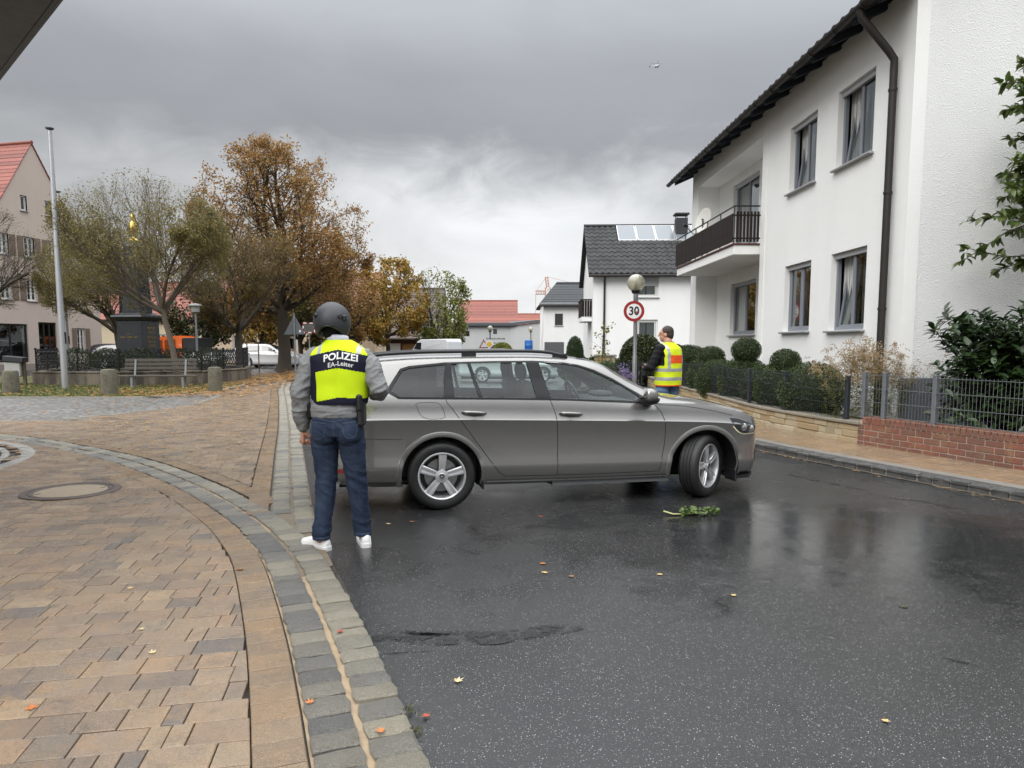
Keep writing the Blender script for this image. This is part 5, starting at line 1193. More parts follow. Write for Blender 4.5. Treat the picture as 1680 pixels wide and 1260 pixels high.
low = lambda z0, z1: (lambda q: float(np.clip((z1-q[2])/(z1-z0), .12, 1)))
pollard(29, 'pollard_tree', 'twiggy pollard tree with pale trunk in front of the bench', (-12.25,26.15,0), 3.1, .115, (-.10,0), 3.15, 2.9, 5.0, 15, 9.0, SPL, BARKG, 6, low(4.6,7.4), size=.070, dx=-.5)
pollard(22, 'pollard_tree', 'twiggy leaning tree between flagpole and monument', (-18.4,34.0,0), 2.3, .16, (-.16,0), 3.0, 2.6, 4.6, 13, 7.0, SPL, BARK, 5, size=.07)
pollard(23, 'pollard_tree', 'forked twiggy tree right of the park lamp', (-13.75,36.0,0), 2.4, .19, (-.08,0), 3.2, 2.9, 5.4, 13, 4.5, leafmat('brown olive leaf', [(.18,.125,.035),(.24,.15,.04),(.15,.135,.035),(.27,.14,.035)], .55, .3), BARK, 5)
pollard(24, 'pollard_tree', 'bare twigs reaching in at the left edge before the beige house', (-24.3,30.5,0), 3.0, .17, (.12,0), 3.4, 2.6, 5.2, 8, .35, SPL, BARK, 5)
# --- broad leaved autumn trees further back
def broad(seed, name, label, loc, h, rx, th, lm, leafn, size, barkm=BARK, keep=None, group='autumn trees behind the square', sq=1.0, lean=0):
    t = Tree(seed); rs = t.rs; P, d = t.path((0,0,-.1), (lean,0,1), th, 6, 0, .06); t.tube(P, np.linspace(.20,.15,len(P))*np.array([1.4]+[1]*(len(P)-1)), 8)
    env = (np.array([lean*h*.5,0,th*.7+(h-th*.7)/2]), np.array([rx,rx,(h-th*.7)/2])); L0 = h-th
    sp = [dict(seg=8,up=.10,wig=.16,n=6,tap=.3), dict(cnt=9,t0=.1,ang=(R(20),R(60)),len=.55,seg=6,up=.06,wig=.2,n=4,rr=.5,tap=.3,lift=.1), dict(cnt=8,t0=.15,ang=(R(25),R(70)),len=.5,seg=4,up=0,wig=.3,n=3,rr=.5,tap=.4,leaf=leafn,size=size,sc=.14,keep=keep)]
    for k in range(9):
        a = k*2.4+rs.uniform(-.3,.3); q = R(8+k*8.5); t.grow(P[-1]+(P[-3]-P[-1])*rs.uniform(0,.9)*(k > 2), (math.sin(q)*math.cos(a), math.sin(q)*math.sin(a), math.cos(q)), L0*(1.0-.045*k), .10, 0, sp, env)
    return t.build(name, label, loc, barkm, lm, group)
broad(31, 'maple_tree', 'orange and yellow maple right of the helmet before the timber barn', (-10.0,58,0), 8.6, 3.3, 2.4, MAPL, 17, .24)
broad(32, 'maple_tree', 'thin brownish tree directly behind the helmet', (-13.6,57,0), 8.8, 3.2, 2.2, OAKL, 9, .22)
rightdense = lambda q: float(np.clip((q[0]+.6)/1.6, .10, 1)) if q[2] > 3 else 1.0
broad(33, 'linden_tree', 'yellow green tree with bare upper left crown above the van', (-6.1,60,0), 8.2, 2.75, 1.4, GYL, 15, .22, keep=rightdense)
broad(34, 'maple_tree', 'low orange green maple behind the orange truck', (-19.0,54,0), 6.6, 2.9, 1.9, MAPL, 15, .22)
broad(35, 'maple_tree', 'green and yellow leaved tree over the white SUV', (-15.6,53,0), 7.4, 3.1, 2.2, leafmat('green yellow leaf', [(.10,.12,.02),(.17,.13,.025),(.08,.10,.02),(.20,.10,.02)], .5, .3), 12, .22)
broad(36, 'maple_tree', 'dark leaved tree behind the black monument', (-22.6,52,0), 6.4, 2.6, 1.8, leafmat('dark green leaf', [(.025,.045,.012),(.05,.065,.016),(.08,.075,.02)], .5, .3), 12, .22)
broad(37, 'maple_tree', 'slender bare tree between the oak and the maple', (-11.6,50,0), 6.8, 2.2, 2.4, OAKL, 6, .2)

# fallen leaves: a drift below the trees, scattered over paving
def litter(name, label, n, xr, yr, m_, size, seed, z, prob=None):
    rs = np.random.RandomState(seed); vs, fs = [], []
    while len(fs) < n:
        x, y = rs.uniform(*xr), rs.uniform(*yr)
        if prob and rs.rand() > prob(x, y): continue
        a = rs.uniform(0, 6.28); s_ = size*rs.uniform(.5,1.3); k = len(vs); zz_ = z+rs.uniform(.0,.02)
        vs += [(x+s_*math.cos(a),y+s_*math.sin(a),zz_+rs.uniform(0,.02)),(x-s_*.5*math.sin(a),y+s_*.5*math.cos(a),zz_),(x-s_*math.cos(a),y-s_*math.sin(a),zz_+rs.uniform(0,.02)),(x+s_*.5*math.sin(a),y-s_*.5*math.cos(a),zz_)]; fs.append((k,k+1,k+2,k+3))
    return from_lists(name, vs, fs, m_, label=label, cat='leaves', kind='stuff')
FALL = leafmat('fallen leaf', [(.30,.13,.025),(.38,.20,.05),(.22,.085,.02),(.42,.27,.09),(.26,.11,.03)], .6, .1)
litter('fallen_leaves', 'drift of orange fallen leaves beneath the oak and round the right bollard', 5200, (-15.5,-7.8), (20.6,44), FALL, .085, 5, .05, lambda x, y: math.exp(-((x+10.6-.0*(y-24))/2.0)**2)*(.5+.5*math.exp(-((y-33)/9)**2)) if y > 24 else math.exp(-((x+10.2)/2.2)**2)*.9)
litter('fallen_leaves', 'few yellow leaves strewn over the far brown paving', 330, (-13,-4), (9,24), FALL, .05, 6, .034, lambda x, y: 1 if x < np.interp(y, ke[:,1], ke[:,0])-.3 else .0)
litter('fallen_leaves', 'leaf bits scattered on the grass strip by the flagpole', 700, (-20,-12), (20.5,26), FALL, .06, 7, .07)
# ---- garden plants on the right
def big_leaf(vs, fs, p, d, n, L, Wd, curl=.25):
    """queue one pointed leaf (midrib fold, a little curl); leaves are meshed together in flush()"""
    vs.append((p[0],p[1],p[2],d[0],d[1],d[2],n[0],n[1],n[2],L,Wd,curl))
def from_lists_leaf(name, q, m_, parent=None, **t):
    q = np.array(q, float); p, d, n = q[:,0:3], q[:,3:6], q[:,6:9]; L, W, cu_ = q[:,9:10], q[:,10:11], q[:,11:12]
    d = d/(np.linalg.norm(d, axis=1)[:,None]+1e-9); n = n-d*(n*d).sum(1)[:,None]; n /= np.linalg.norm(n, axis=1)[:,None]+1e-9; b = np.cross(d, n); R_ = []
    for t_, w in ((0,.06),(.28,.85),(.6,1.0),(.85,.55),(1.0,.03)):
        c = p+d*L*t_-n*cu_*L*t_*t_; h = n*W*.18*w; R_ += [c+b*W/2*w+h, c, c-b*W/2*w+h]
    v = np.stack(R_, 1).reshape(-1,3); base = np.array([f for i in range(4) for f in ((3*i,3*i+1,3*i+4,3*i+3),(3*i+1,3*i+2,3*i+5,3*i+4))]); f = (np.arange(len(q))[:,None,None]*15+base[None]).reshape(-1,4)
    return from_np(name, v, f, m_, parent, True, **t)
LAUR = leafmat('laurel leaf', [(.015,.032,.011),(.028,.055,.016),(.045,.082,.024),(.020,.042,.013)], .30, .15)
MAGN = leafmat('magnolia leaf', [(.07,.115,.024),(.105,.16,.034),(.15,.19,.046),(.085,.135,.028)], .35, .25)
# cherry laurel: stems with rosettes of long leaves
def laurel(name, label, loc, R3, nst, Lf, m_, seed, up=.5, tiers=7, stem_h=0.0):
    rs = np.random.RandomState(seed); vs, fs = [], []; st = MB(); e = empty(name, loc, 0, label, 'shrub')
    for k in range(nst):
        u = rs.normal(size=3); u /= np.linalg.norm(u); u[2] = rs.uniform(-.85,.95); rr = rs.uniform(.55,1.0)
        tip = np.array([u[0]*R3[0]*rr, u[1]*R3[1]*rr, R3[2]*(.5+.5*u[2]*rr)+stem_h]); base = np.array([tip[0]*.25, tip[1]*.25, stem_h*.5]); mid = (tip+base)/2+np.array([0,0,.12])
        if k % 3 == 0: st.tube([base, mid, tip], [.016,.010,.005], 4, cap=False)
        d = tip-mid; d /= np.linalg.norm(d); d[2] += up; d /= np.linalg.norm(d)
        for j in range(tiers):
            a = j*2.4+rs.uniform(0,1); s_ = rs.normal(size=3); s_ -= d*(s_@d); s_ /= np.linalg.norm(s_)
            ld = d*(.25+.5*j/tiers)+s_*(1-.4*j/tiers); p = tip-d*Lf*.9*(1-j/tiers)
            big_leaf(vs, fs, p, ld, d+np.array([0,0,.4]), Lf*rs.uniform(.7,1.15), Lf*.40, rs.uniform(.1,.4))
    from_lists_leaf('foliage', vs, m_, e); st.build('stems', BROWN, e, kind='stuff'); return e
laurel('cherry_laurel', 'large dark cherry laurel bush behind the grey wire fence', (6.95,9.35,.3), (1.36,.95,1.85), 1150, .165, LAUR, 41, up=.75)
# magnolia-like tree reaching in from the right edge
rs = np.random.RandomState(8); vs, fs = [], []; tk = MB(); e = empty('garden_tree', (7.55,9.9,.3), 0, 'green leafy garden tree reaching in at the right edge against the white gable', 'tree')
tk.tube([(0,0,0),(.03,0,1.2),(-.02,.02,2.4),(.0,0,3.6),(.02,0,4.8)], [.07,.06,.05,.035,.02], 8)
for k in range(95):
    z0 = rs.uniform(2.35,4.9); a = rs.uniform(0,6.28); L = rs.uniform(.7,1.45)*(1.0 if z0 < 3.6 else .72); el = rs.uniform(-.25,.5)
    p = np.array([0,0,z0]); d = np.array([math.cos(a),math.sin(a)*.55,el]); pts = [p]
    for i in range(6): d = d+np.array([0,0,.05])+rs.normal(0,.12,3); d /= np.linalg.norm(d); pts.append(pts[-1]+d*L/6)
    tk.tube(pts, np.linspace(.014,.004,7).tolist(), 4, cap=False)
    for i in range(52):
        t = rs.uniform(.2,1)*6; j = int(min(t,5)); q = pts[j]+(pts[j+1]-pts[j])*(t-j); ld = (pts[j+1]-pts[j]); ld /= np.linalg.norm(ld); ld = ld*.7+rs.normal(0,.6,3); big_leaf(vs, fs, q, ld, np.array([0,0,1])+rs.normal(0,.3,3), rs.uniform(.09,.16), .062, rs.uniform(.1,.5))
from_lists_leaf('crown', vs, MAGN, e); tk.build('trunk', BARKG, e, kind='stuff', smooth=True)
# clipped box balls and hedge behind the dark fence
BOXL = leafmat('clipped box leaf', [(.025,.046,.010),(.042,.072,.016),(.065,.098,.022),(.034,.058,.013)], .45, .15)
def topiary(name, label, loc, balls, n, size=.016, cat='shrub', group=None, m_=None, seed=1):
    rs = np.random.RandomState(seed); vs, fs = [], []; e = empty(name, loc, 0, label, cat, group)
    core = MB()
    for c, r_ in balls:
        if group: r_ = (r_[0]*1.22, r_[1]*1.15, r_[2]*1.12)
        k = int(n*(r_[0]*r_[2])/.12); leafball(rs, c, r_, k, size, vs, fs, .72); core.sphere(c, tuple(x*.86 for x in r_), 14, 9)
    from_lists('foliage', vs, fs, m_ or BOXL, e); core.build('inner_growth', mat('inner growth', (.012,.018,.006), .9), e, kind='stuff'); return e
gt = 'clipped box shrubs behind the dark fence'
def fx(y): return float(np.interp(y, [10.15,11.2,13.0,15.85,19.2], [5.01,4.75,4.50,4.55,4.60]))
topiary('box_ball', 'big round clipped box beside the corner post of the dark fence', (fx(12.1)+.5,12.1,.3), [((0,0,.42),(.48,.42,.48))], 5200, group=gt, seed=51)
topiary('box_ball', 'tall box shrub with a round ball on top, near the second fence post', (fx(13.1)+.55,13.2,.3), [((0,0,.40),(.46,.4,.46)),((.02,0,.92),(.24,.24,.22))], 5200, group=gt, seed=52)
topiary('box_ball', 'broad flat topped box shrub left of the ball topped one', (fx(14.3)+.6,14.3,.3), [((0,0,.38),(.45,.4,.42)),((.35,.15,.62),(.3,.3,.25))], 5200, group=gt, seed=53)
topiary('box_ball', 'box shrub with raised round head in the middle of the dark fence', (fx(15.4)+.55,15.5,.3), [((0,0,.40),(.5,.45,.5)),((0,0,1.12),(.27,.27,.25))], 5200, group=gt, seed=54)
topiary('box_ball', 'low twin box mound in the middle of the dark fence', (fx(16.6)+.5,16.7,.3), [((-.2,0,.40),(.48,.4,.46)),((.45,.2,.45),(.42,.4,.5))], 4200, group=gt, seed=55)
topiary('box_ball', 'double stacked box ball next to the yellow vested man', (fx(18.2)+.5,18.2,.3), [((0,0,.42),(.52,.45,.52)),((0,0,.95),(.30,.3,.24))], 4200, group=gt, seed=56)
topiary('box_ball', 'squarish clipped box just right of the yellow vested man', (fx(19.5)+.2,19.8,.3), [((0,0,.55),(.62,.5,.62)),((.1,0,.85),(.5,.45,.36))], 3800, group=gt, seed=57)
topiary('round_shrub', 'big round evergreen shrub behind the yellow vested man', (4.75,26,.0), [((0,0,.95),(.85,.8,1.0))], 2600, .045, m_=leafmat('holly leaf', [(.02,.032,.009),(.04,.055,.014),(.065,.075,.02)], .35, .15), seed=58)
topiary('hedge', 'low dark green hedge behind the globe lamp', (4.0,28.5,0), [((-1.4,0,.55),(.8,.5,.55)),((-.4,0,.6),(.9,.5,.55)),((.8,0,.55),(.9,.5,.6))], 1600, .04, seed=59)
topiary('box_ball', 'round clipped shrub beside the purple flowers', (2.75,20.5,.05), [((0,0,.5),(.48,.48,.55))], 2600, .02, seed=60)
topiary('thuja', 'upright oval thuja bush in front of the small white house', (2.25,25.5,0), [((0,0,.75),(.40,.40,.80)),((0,0,1.25),(.32,.32,.62))], 3400, .022, m_=leafmat('thuja leaf', [(.016,.04,.008),(.03,.065,.012),(.045,.085,.016)], .5, .15), seed=61)
topiary('bush', 'olive green bush in front of the grey hall', (-.95,72,0), [((0,0,.9),(1.0,.8,.95)),((-.6,0,.7),(.7,.6,.7))], 420, .10, m_=GYL, seed=62)
# goldenrod: tall dry plumes over green stems
rs = np.random.RandomState(9); e = empty('goldenrod', (5.42,10.85,.3), 0, 'dry straw coloured goldenrod plumes over green stems beside the downpipe', 'plant'); sv, sf, pv, pf = [], [], [], []
for k in range(125):
    x, y = rs.normal(0,.24), rs.normal(0,.16); h = rs.uniform(.80,1.42)*(1-.25*min(1,abs(x)/.7)); lx, ly = x*.5+rs.normal(0,.07), rs.normal(0,.06)
    for i in range(36):
        t = rs.uniform(.05,.88); p = (x+lx*t*t, y+ly*t*t, h*t); big_leaf(sv, sf, p, (rs.normal(),rs.normal(),.35), (0,0,1), rs.uniform(.05,.10), .013, .4)
    for i in range(7):
        t0 = rs.uniform(.76,1.0); p0 = np.array([x+lx*t0*t0, y+ly*t0*t0, h*t0]); a = rs.uniform(0,6.28); L = rs.uniform(.06,.16)*(1.3-t0)*3
        for j in range(11):
            u = j/11; q = p0+np.array([math.cos(a)*L*u, math.sin(a)*L*u, .10*u-.16*u*u])+rs.normal(0,.006,3); big_leaf(pv, pf, q, rs.normal(size=3)+np.array([0,0,.3]), rs.normal(size=3), .026, .011, .2)
from_lists_leaf('stems', sv, leafmat('goldenrod green', [(.14,.18,.03),(.19,.20,.04),(.24,.20,.05)], .5, .25), e, kind='stuff'); from_lists_leaf('plumes', pv, leafmat('dry plume', [(.38,.27,.16),(.48,.37,.24),(.30,.20,.11)], .8, .3), e, kind='stuff')
# ground cover and dry stems under the laurel
rs = np.random.RandomState(10); vs, fs = [], []
for k in range(2600):
    x = rs.uniform(4.6,8.5); y = rs.uniform(6.5,19)
    if x < np.interp(y, wall_line[:,1], wall_line[:,0])+.25: continue
    big_leaf(vs, fs, (x,y,.3+rs.uniform(0,.14)), (rs.normal(),rs.normal(),.5), (0,0,1), rs.uniform(.04,.09), .03, .4)
from_lists_leaf('ground_cover', vs, leafmat('ground cover leaf', [(.05,.07,.018),(.10,.085,.03),(.16,.11,.05),(.07,.08,.02)], .6, .2), label='sparse low ground cover and dry leaves behind the garden walls', cat='plants', kind='stuff')
# slender young tree with yellow leaves, aster flowers and gate pier
t = Tree(71); P, d = t.path((0,0,0),(0,0,1),2.1,8,0,.05); t.tube(P, np.linspace(.02,.008,len(P)), 5); sp = [dict(seg=5,up=.3,wig=.2,n=3,tap=.4,leaf=9,size=.10,sc=.04,asp=.7)]
for k in range(16): t.grow(P[2+k%6], (math.cos(k*2.4),math.sin(k*2.4),.8), .45, .006, 0, sp, None)
t.build('young_tree', 'slender young tree with yellow green leaves left of the globe lamp', (2.75,21.8,.1), BARKG, leafmat('lemon leaf', [(.26,.22,.03),(.12,.15,.03),(.30,.24,.04),(.09,.12,.025)], .5, .3), cat='tree')
rs = np.random.RandomState(12); vs, fs, v2, f2 = [], [], [], []
for k in range(420):
    c = rs.normal(0,.12,3)*np.array([1.2,1,1])+np.array([0,0,.62]); a = rs.normal(size=3)
    for j in range(4): big_leaf(vs, fs, c, rs.normal(size=3), a, .035, .02, .1)
    big_leaf(v2, f2, c-np.array([0,0,rs.uniform(.05,.4)]), rs.normal(size=3), (0,0,1), .06, .02, .3)
e = empty('aster', (3.15,20.3,.05), 0, 'clump of purple aster flowers left of the globe lamp post', 'flowers'); from_lists_leaf('petals', vs, leafmat('purple petal', [(.26,.20,.40),(.36,.28,.50)], .6, .2), e, kind='stuff'); from_lists_leaf('leaves', v2, GYL, e, kind='stuff')
pr = empty('gate_pier', (2.95,22.6,0), 0, 'low pale stone gate pier behind the estate car roof', 'pier')
for k in range(9):
    for j in range(2): MB().bbox((-.30+j*.30+(.06 if k % 2 else 0)*(1 if j else 0),-.2,k*.13),( .0+j*.30+(.06 if k % 2 else 0)*(0 if j else 1)-.008,.2,k*.13+.122),.008).build('block', STN, pr)
MB().bbox((-.34,-.24,1.17),(.34,.24,1.24),.015).build('cap', CONC, pr)
fn2 = empty('gate', (3.3,22.6,0), R(5), 'dark low garden gate beside the stone pier', 'gate')
for i in range(9): MB().bbox((.02+i*.10,0,.15),(.07+i*.10,.02,1.0),.004).build('bar', ANTH, fn2)
for z in (.25,.9): MB().bbox((0,.021,z),(.95,.045,z+.05),.004).build('rail', ANTH, fn2)
# white handrail by the door of the near house
hr = empty('handrail', (4.4,24.5,0), 0, 'white metal stair railing beside the far corner of the white house', 'railing')
for i in range(5): MB().tube([(.9+i*.22,0,.2),(.9+i*.22,0,1.25)], .015, 6).build('baluster', WFRAME, hr)
MB().tube([(.85,0,1.25),(1.85,0,1.25)], .02, 6).build('rail', WFRAME, hr)
# ================================================================ CARS
def m_paint(name, col, metal=.55, drops=True):
    a = NT(name); P = a.coord('Object'); v = a.voro(85, P); r = a.n('ShaderNodeSeparateColor'); a.l(v.outputs['Color'], r.inputs[0])
    flake = a.noise(900, 2, .6, P)
    c = a.mix(a.ramp(flake, [(.4,0),(.7,.35)]), col, tuple(min(1,x*1.6) for x in col))
    c = a.mix(a.ramp(a.noise(2.5, 5, .65, P, 0, (1,1,2)), [(.5,0),(.85,.25)]), c, tuple(x*.55 for x in col))
    drop = a.math('MULTIPLY', a.ramp(v.outputs['Distance'], [(.10,1),(.30,0)], 'EASE'), a.math('GREATER_THAN', r.outputs[0], .45))
    nm = a.bump(drop, .26, .003) if drops else None
    m = a.pbr(c, .25, metal, nm, .5, 1.0, .03); a.l(nm, a.p.inputs['Coat Normal']) if drops else None
    return m
TYRE = mat('tyre rubber', (.014,.014,.0145), .55, var=.3, vs=12, bump=.2, bs=90)
ALLOY = mat('alloy silver', (.66,.66,.67), .30, .6, var=.05); ALLOYD = mat('dark alloy recess', (.10,.10,.105), .4, .6)
BLKP = mat('black plastic', (.014,.0145,.016), .42, var=.15); BLKG = mat('satin black', (.006,.006,.007), .38, spec=.3); CHROME = mat('chrome', (.75,.75,.76), .12, 1.0, var=.03)
DISC = mat('brake disc', (.33,.32,.31), .35, .9); GAP = mat('panel gap', (.004,.004,.004), .8)
CGL = glass('car glass', (.80,.90,.87), .60, .01); CGD = glass('dark car glass', (.16,.17,.175), .6, .02)
REDL = mat('red lamp', (.28,.008,.008), .15, coat=1.0); LAMPG = glass('lamp lens', (.85,.87,.88), 1.2)
SEAT = mat('seat cloth', (.028,.028,.03), .85, var=.2)

class Hull:
    """car body as a loft: feature-line curves over x, half section mirrored"""
    def __init__(s, tab, xs):
        """tab: list of lines; each line = (x knots, y values, z values)"""
        s.lines = [(pchip(k[0], k[1]), pchip(k[0], k[2])) for k in tab]; s.xs = xs; s.n = len(tab)
        V_ = []; F = []
        for x in xs:
            row = [(float(x), float(fy(x)), float(fz(x))) for fy, fz in s.lines]
            full = row+[(p[0],-p[1],p[2]) for p in row[::-1][1:-1]]; V_.append(full)
        m = len(V_[0]); vs = [p for r_ in V_ for p in r_]
        for i in range(len(xs)-1):
            for j in range(m): F.append((i*m+j, i*m+(j+1)%m, (i+1)*m+(j+1)%m, (i+1)*m+j))
        F.append(tuple(range(m-1,-1,-1))); F.append(tuple((len(xs)-1)*m+j for j in range(m)))
        s.vs, s.fs = vs, F
    def mesh(s, name='hull'):
        me = bpy.data.meshes.new(name); me.from_pydata(s.vs, [], s.fs)
        bm = bmesh.new(); bm.from_mesh(me); bmesh.ops.recalc_face_normals(bm, faces=bm.faces); bm.to_mesh(me); bm.free(); return me
def bvh_of(me):
    return BVHTree.FromPolygons([v.co[:] for v in me.vertices], [p.vertices[:] for p in me.polygons])
def hit_side(bv, x, z, side=-1):
    r = bv.ray_cast(Vector((x, side*3.0, z)), Vector((0,-side,0)))
    if r[0] is None: return None
    return r[0], r[1]
def patch(bv, poly, off=.002, side=-1, step=.045, thick=0.0, holes=()):
    """polygon given in side view (x,z), laid on the body side and offset outwards"""
    P = [np.array(p, float) for p in poly]; dense = []
    for i in range(len(P)):
        a, b = P[i], P[(i+1)%len(P)]; k = max(1, int(np.linalg.norm(b-a)/step)); dense += [tuple(a+(b-a)*t/k) for t in range(k)]
    xs = [p[0] for p in dense]; zs = [p[1] for p in dense]
    inner = [(x, z) for x in np.arange(min(xs)+step/2, max(xs), step) for z in np.arange(min(zs)+step/2, max(zs), step) if inside(dense, x, z) and min((x-p[0])**2+(z-p[1])**2 for p in dense) > (step*.5)**2]
    from mathutils.geometry import delaunay_2d_cdt
    vv = [Vector(p) for p in dense+inner]; n = len(dense)
    v2, e2_, f2, *_ = delaunay_2d_cdt(vv, [], [list(range(n))], 1, 1e-6)
    out = []; last = .8
    for p in v2:
        h = hit_side(bv, p.x, p.y, side)
        if h is None: out.append((p.x, side*last, p.y)); continue
        q = h[0]+Vector((0, side*off, 0)); last = abs(h[0].y); out.append(tuple(q))
    return out, [tuple(f) for f in f2]
def strip(bv, pts, w, off=.0015, side=-1, step=.03):
    """thin ribbon along a polyline in side view, for panel gaps and trim"""
    P = cspline(pts, step) if len(pts) > 2 else np.array([np.array(pts[0])+(np.array(pts[1])-np.array(pts[0]))*t for t in np.linspace(0,1,max(2,int(np.hypot(pts[1][0]-pts[0][0],pts[1][1]-pts[0][1])/step)))])
    if len(pts) > 2: P = np.vstack([P, [pts[-1]]])
    t = np.gradient(P, axis=0); t /= np.linalg.norm(t, axis=1)[:,None]; n = np.stack([-t[:,1], t[:,0]], 1); vs = []
    for a in (P+n*w/2, P-n*w/2):
        for p in a:
            h = hit_side(bv, p[0], p[1], side); y = h[0].y if h else side*.85
            vs.append((p[0], y+side*off, p[1]))
    k = len(P); return vs, [(i,i+1,k+i+1,k+i) for i in range(k-1)]

def wheel(parent, loc, steer=0, R_=.316, rim=.220, wdt=.20, side=-1, detail=True, spokes=5, rot=87, rimm=None):
    """wheel > tyre, rim, spokes...; axis along local y, outer face at -y for side=-1"""
    rimm = rimm or ALLOY
    t = MB(); h = wdt/2; prof = [(rim+.002,-h+.02),(rim+.012,-h+.006),(R_*.83,-h-.004),(R_*.93,-h+.003),(R_*.975,-h+.018)]
    for g in range(4):
        y0 = -h+.03+g*(wdt-.06)/4; y1 = -h+.03+(g+1)*(wdt-.06)/4; prof += [(R_,y0+.004),(R_,y1-.006),(R_-.008,y1-.004),(R_-.008,y1+.002)]
    prof += [(R_,h-.028),(R_*.975,h-.018),(R_*.9,h),(rim+.01,h-.006),(rim,h-.02)]
    MX = Matrix.Rotation(R(-90 if side < 0 else 90),4,'X')         # lathe z -> +-y
    MX = Matrix.Rotation(R(90),4,'X') if side < 0 else Matrix.Rotation(R(-90),4,'X')
    # outer face: profile coordinate -h should point outwards
    fl = Matrix.Scale(-1,4,(0,0,1))
    w_ = t.lathe(prof, 56 if detail else 28).build('wheel', TYRE, parent, smooth=R(35)); w_.matrix_local = Matrix.Translation(loc) @ Matrix.Rotation(steer,4,'Z') @ MX @ fl
    r_ = MB().lathe([(rim+.004,-h+.018),(rim+.004,-h+.008),(rim-.006,-h+.006),(rim-.014,-h+.012),(rim-.022,-h+.05),(rim-.03,h-.03)], 56 if detail else 28).build('rim', rimm, w_, smooth=R(35))
    MB().lathe([(0,-h+.10),(.155,-h+.10),(.155,-h+.12)], 32).build('brake_disc', DISC, w_)
    MB().lathe([(0,-h+.135),(rim-.02,-h+.135)], 32).build('wheel_back', BLKP, w_)
    for k in range(spokes):
        a_ = R(rot)+k*2*math.pi/spokes; s = MB(); y0 = -h+.018
        r0, r1 = .045, rim-.006; w0, w1 = .028, .040; fs_ = []
        # ridge-groove-ridge section swept along the radius
        sec = lambda w: [(-w,.035),(-w,.006),(-w*.82,0),(-w*.42,0),(-w*.30,.008),(w*.30,.008),(w*.42,0),(w*.82,0),(w,.006),(w,.035)]
        st = []
        for tt in (0,.35,.7,1.0):
            rr = r0+(r1-r0)*tt; w = w0+(w1-w0)*tt; lift = .010*(1-tt)**2-.004*math.sin(tt*math.pi)
            st.append([(rr, q[0], y0+q[1]+lift) for q in sec(w)])
        n_ = len(st[0]); vs = [p for r2_ in st for p in r2_]
        fs_ = [(i*n_+j, i*n_+j+1, (i+1)*n_+j+1, (i+1)*n_+j) for i in range(3) for j in range(n_-1)]+[tuple(range(n_)), tuple(3*n_+j for j in range(n_))]
        so = s.add(vs, fs_).build('spoke', rimm, w_, smooth=R(28)); so.matrix_local = Matrix.Rotation(a_,4,'Z')
        if detail:
            b_ = MB().lathe([(0,.004),(.008,.004),(.009,.0),(.014,-.001),(.016,.012)], 10).build('wheel_bolt', ALLOYD, w_); b_.matrix_local = Matrix.Rotation(a_+math.pi/spokes,4,'Z') @ Matrix.Translation((.056,0,y0+.006))
    hb = MB().lathe([(0,-.002),(.026,0),(.030,.004),(.062,.010),(.068,.03)], 24).build('hub_cap', rimm, w_, smooth=R(30)); hb.matrix_local = Matrix.Translation((0,0,-h+.014))
    if detail:
        e = MB(); e.lathe([(.0255,-.001),(.0255,-.0035),(.0225,-.0035),(.0225,-.001)], 32)
        def bar(a, b, wd=.0032):
            a, b = Vector(a), Vector(b); d_ = (b-a).normalized(); n_ = Vector((-d_.y, d_.x))*wd/2
            e.add([(*(a+n_),-.0035),(*(b+n_),-.0035),(*(b-n_),-.0035),(*(a-n_),-.0035)],[(0,1,2,3)])
        bar((-.0085,.021),(0,.003)); bar((.0085,.021),(0,.003)); bar((-.0205,.008),(-.0095,-.0185)); bar((-.0095,-.0185),(0,.0)); bar((0,.0),(.0095,-.0185)); bar((.0095,-.0185),(.0205,.008))
        eo = e.build('emblem', CHROME, w_); eo.matrix_local = Matrix.Translation((0,0,-h+.0135)) @ Matrix.Scale(-1,4,(1,0,0))
        bk = MB().lathe([(0,-.0008),(.025,-.0008),(.0255,.002)], 24).build('emblem_back', BLKG, w_); bk.matrix_local = Matrix.Translation((0,0,-h+.0135))
    return w_
def boolean_cut(body, cutters):
    for c in cutters:
        m_ = body.modifiers.new('b', 'BOOLEAN'); m_.operation = 'DIFFERENCE'; m_.object = c; m_.solver = 'EXACT'
    me = evaluated(body); old = body.data; body.modifiers.clear(); body.data = me; bpy.data.meshes.remove(old)
    for c in cutters:
        d_ = c.data; bpy.data.objects.remove(c); bpy.data.meshes.remove(d_)

# ---- grey estate car, the main subject
GREY = m_paint('grey metallic paint', (.205,.199,.191), .62)
YAW = R(12); CAR_O = (-.8238,7.3142,0)
car = empty('estate_car', CAR_O, YAW, 'wet grey metallic estate car standing across the road', 'car')
X0, X1 = -1.05, 3.50
KX = [-1.05,-1.03,-.98,-.85,-.6,0,.8,1.5,2.0,2.3,2.635,2.95,3.2,3.32,3.41,3.47,3.50]
wf = [.80,.86,.915,.962,.99,1.0,1.0,1.0,1.0,.998,.99,.965,.888,.71,.54,.38,.26]
def ln(y, z):
    y = [y]*len(KX) if isinstance(y, (int, float)) else y; z = [z]*len(KX) if isinstance(z, (int, float)) else z
    return (KX, [a*b for a, b in zip(y, wf)], z)
zb = [.36,.30,.26,.23,.21,.20,.19,.19,.19,.19,.19,.19,.195,.20,.215,.24,.27]
zcr = [.80,.82,.84,.85,.853,.845,.825,.805,.79,.78,.765,.74,.70,.66,.62,.575,.55]
zbl = [.90,.96,1.02,1.05,1.055,1.045,1.020,.99,.965,.955,.93,.875,.80,.73,.66,.60,.57]
ztop = [1.00,1.16,1.27,1.37,1.415,1.445,1.452,1.405,1.19,1.025,.985,.925,.85,.775,.70,.63,.59]
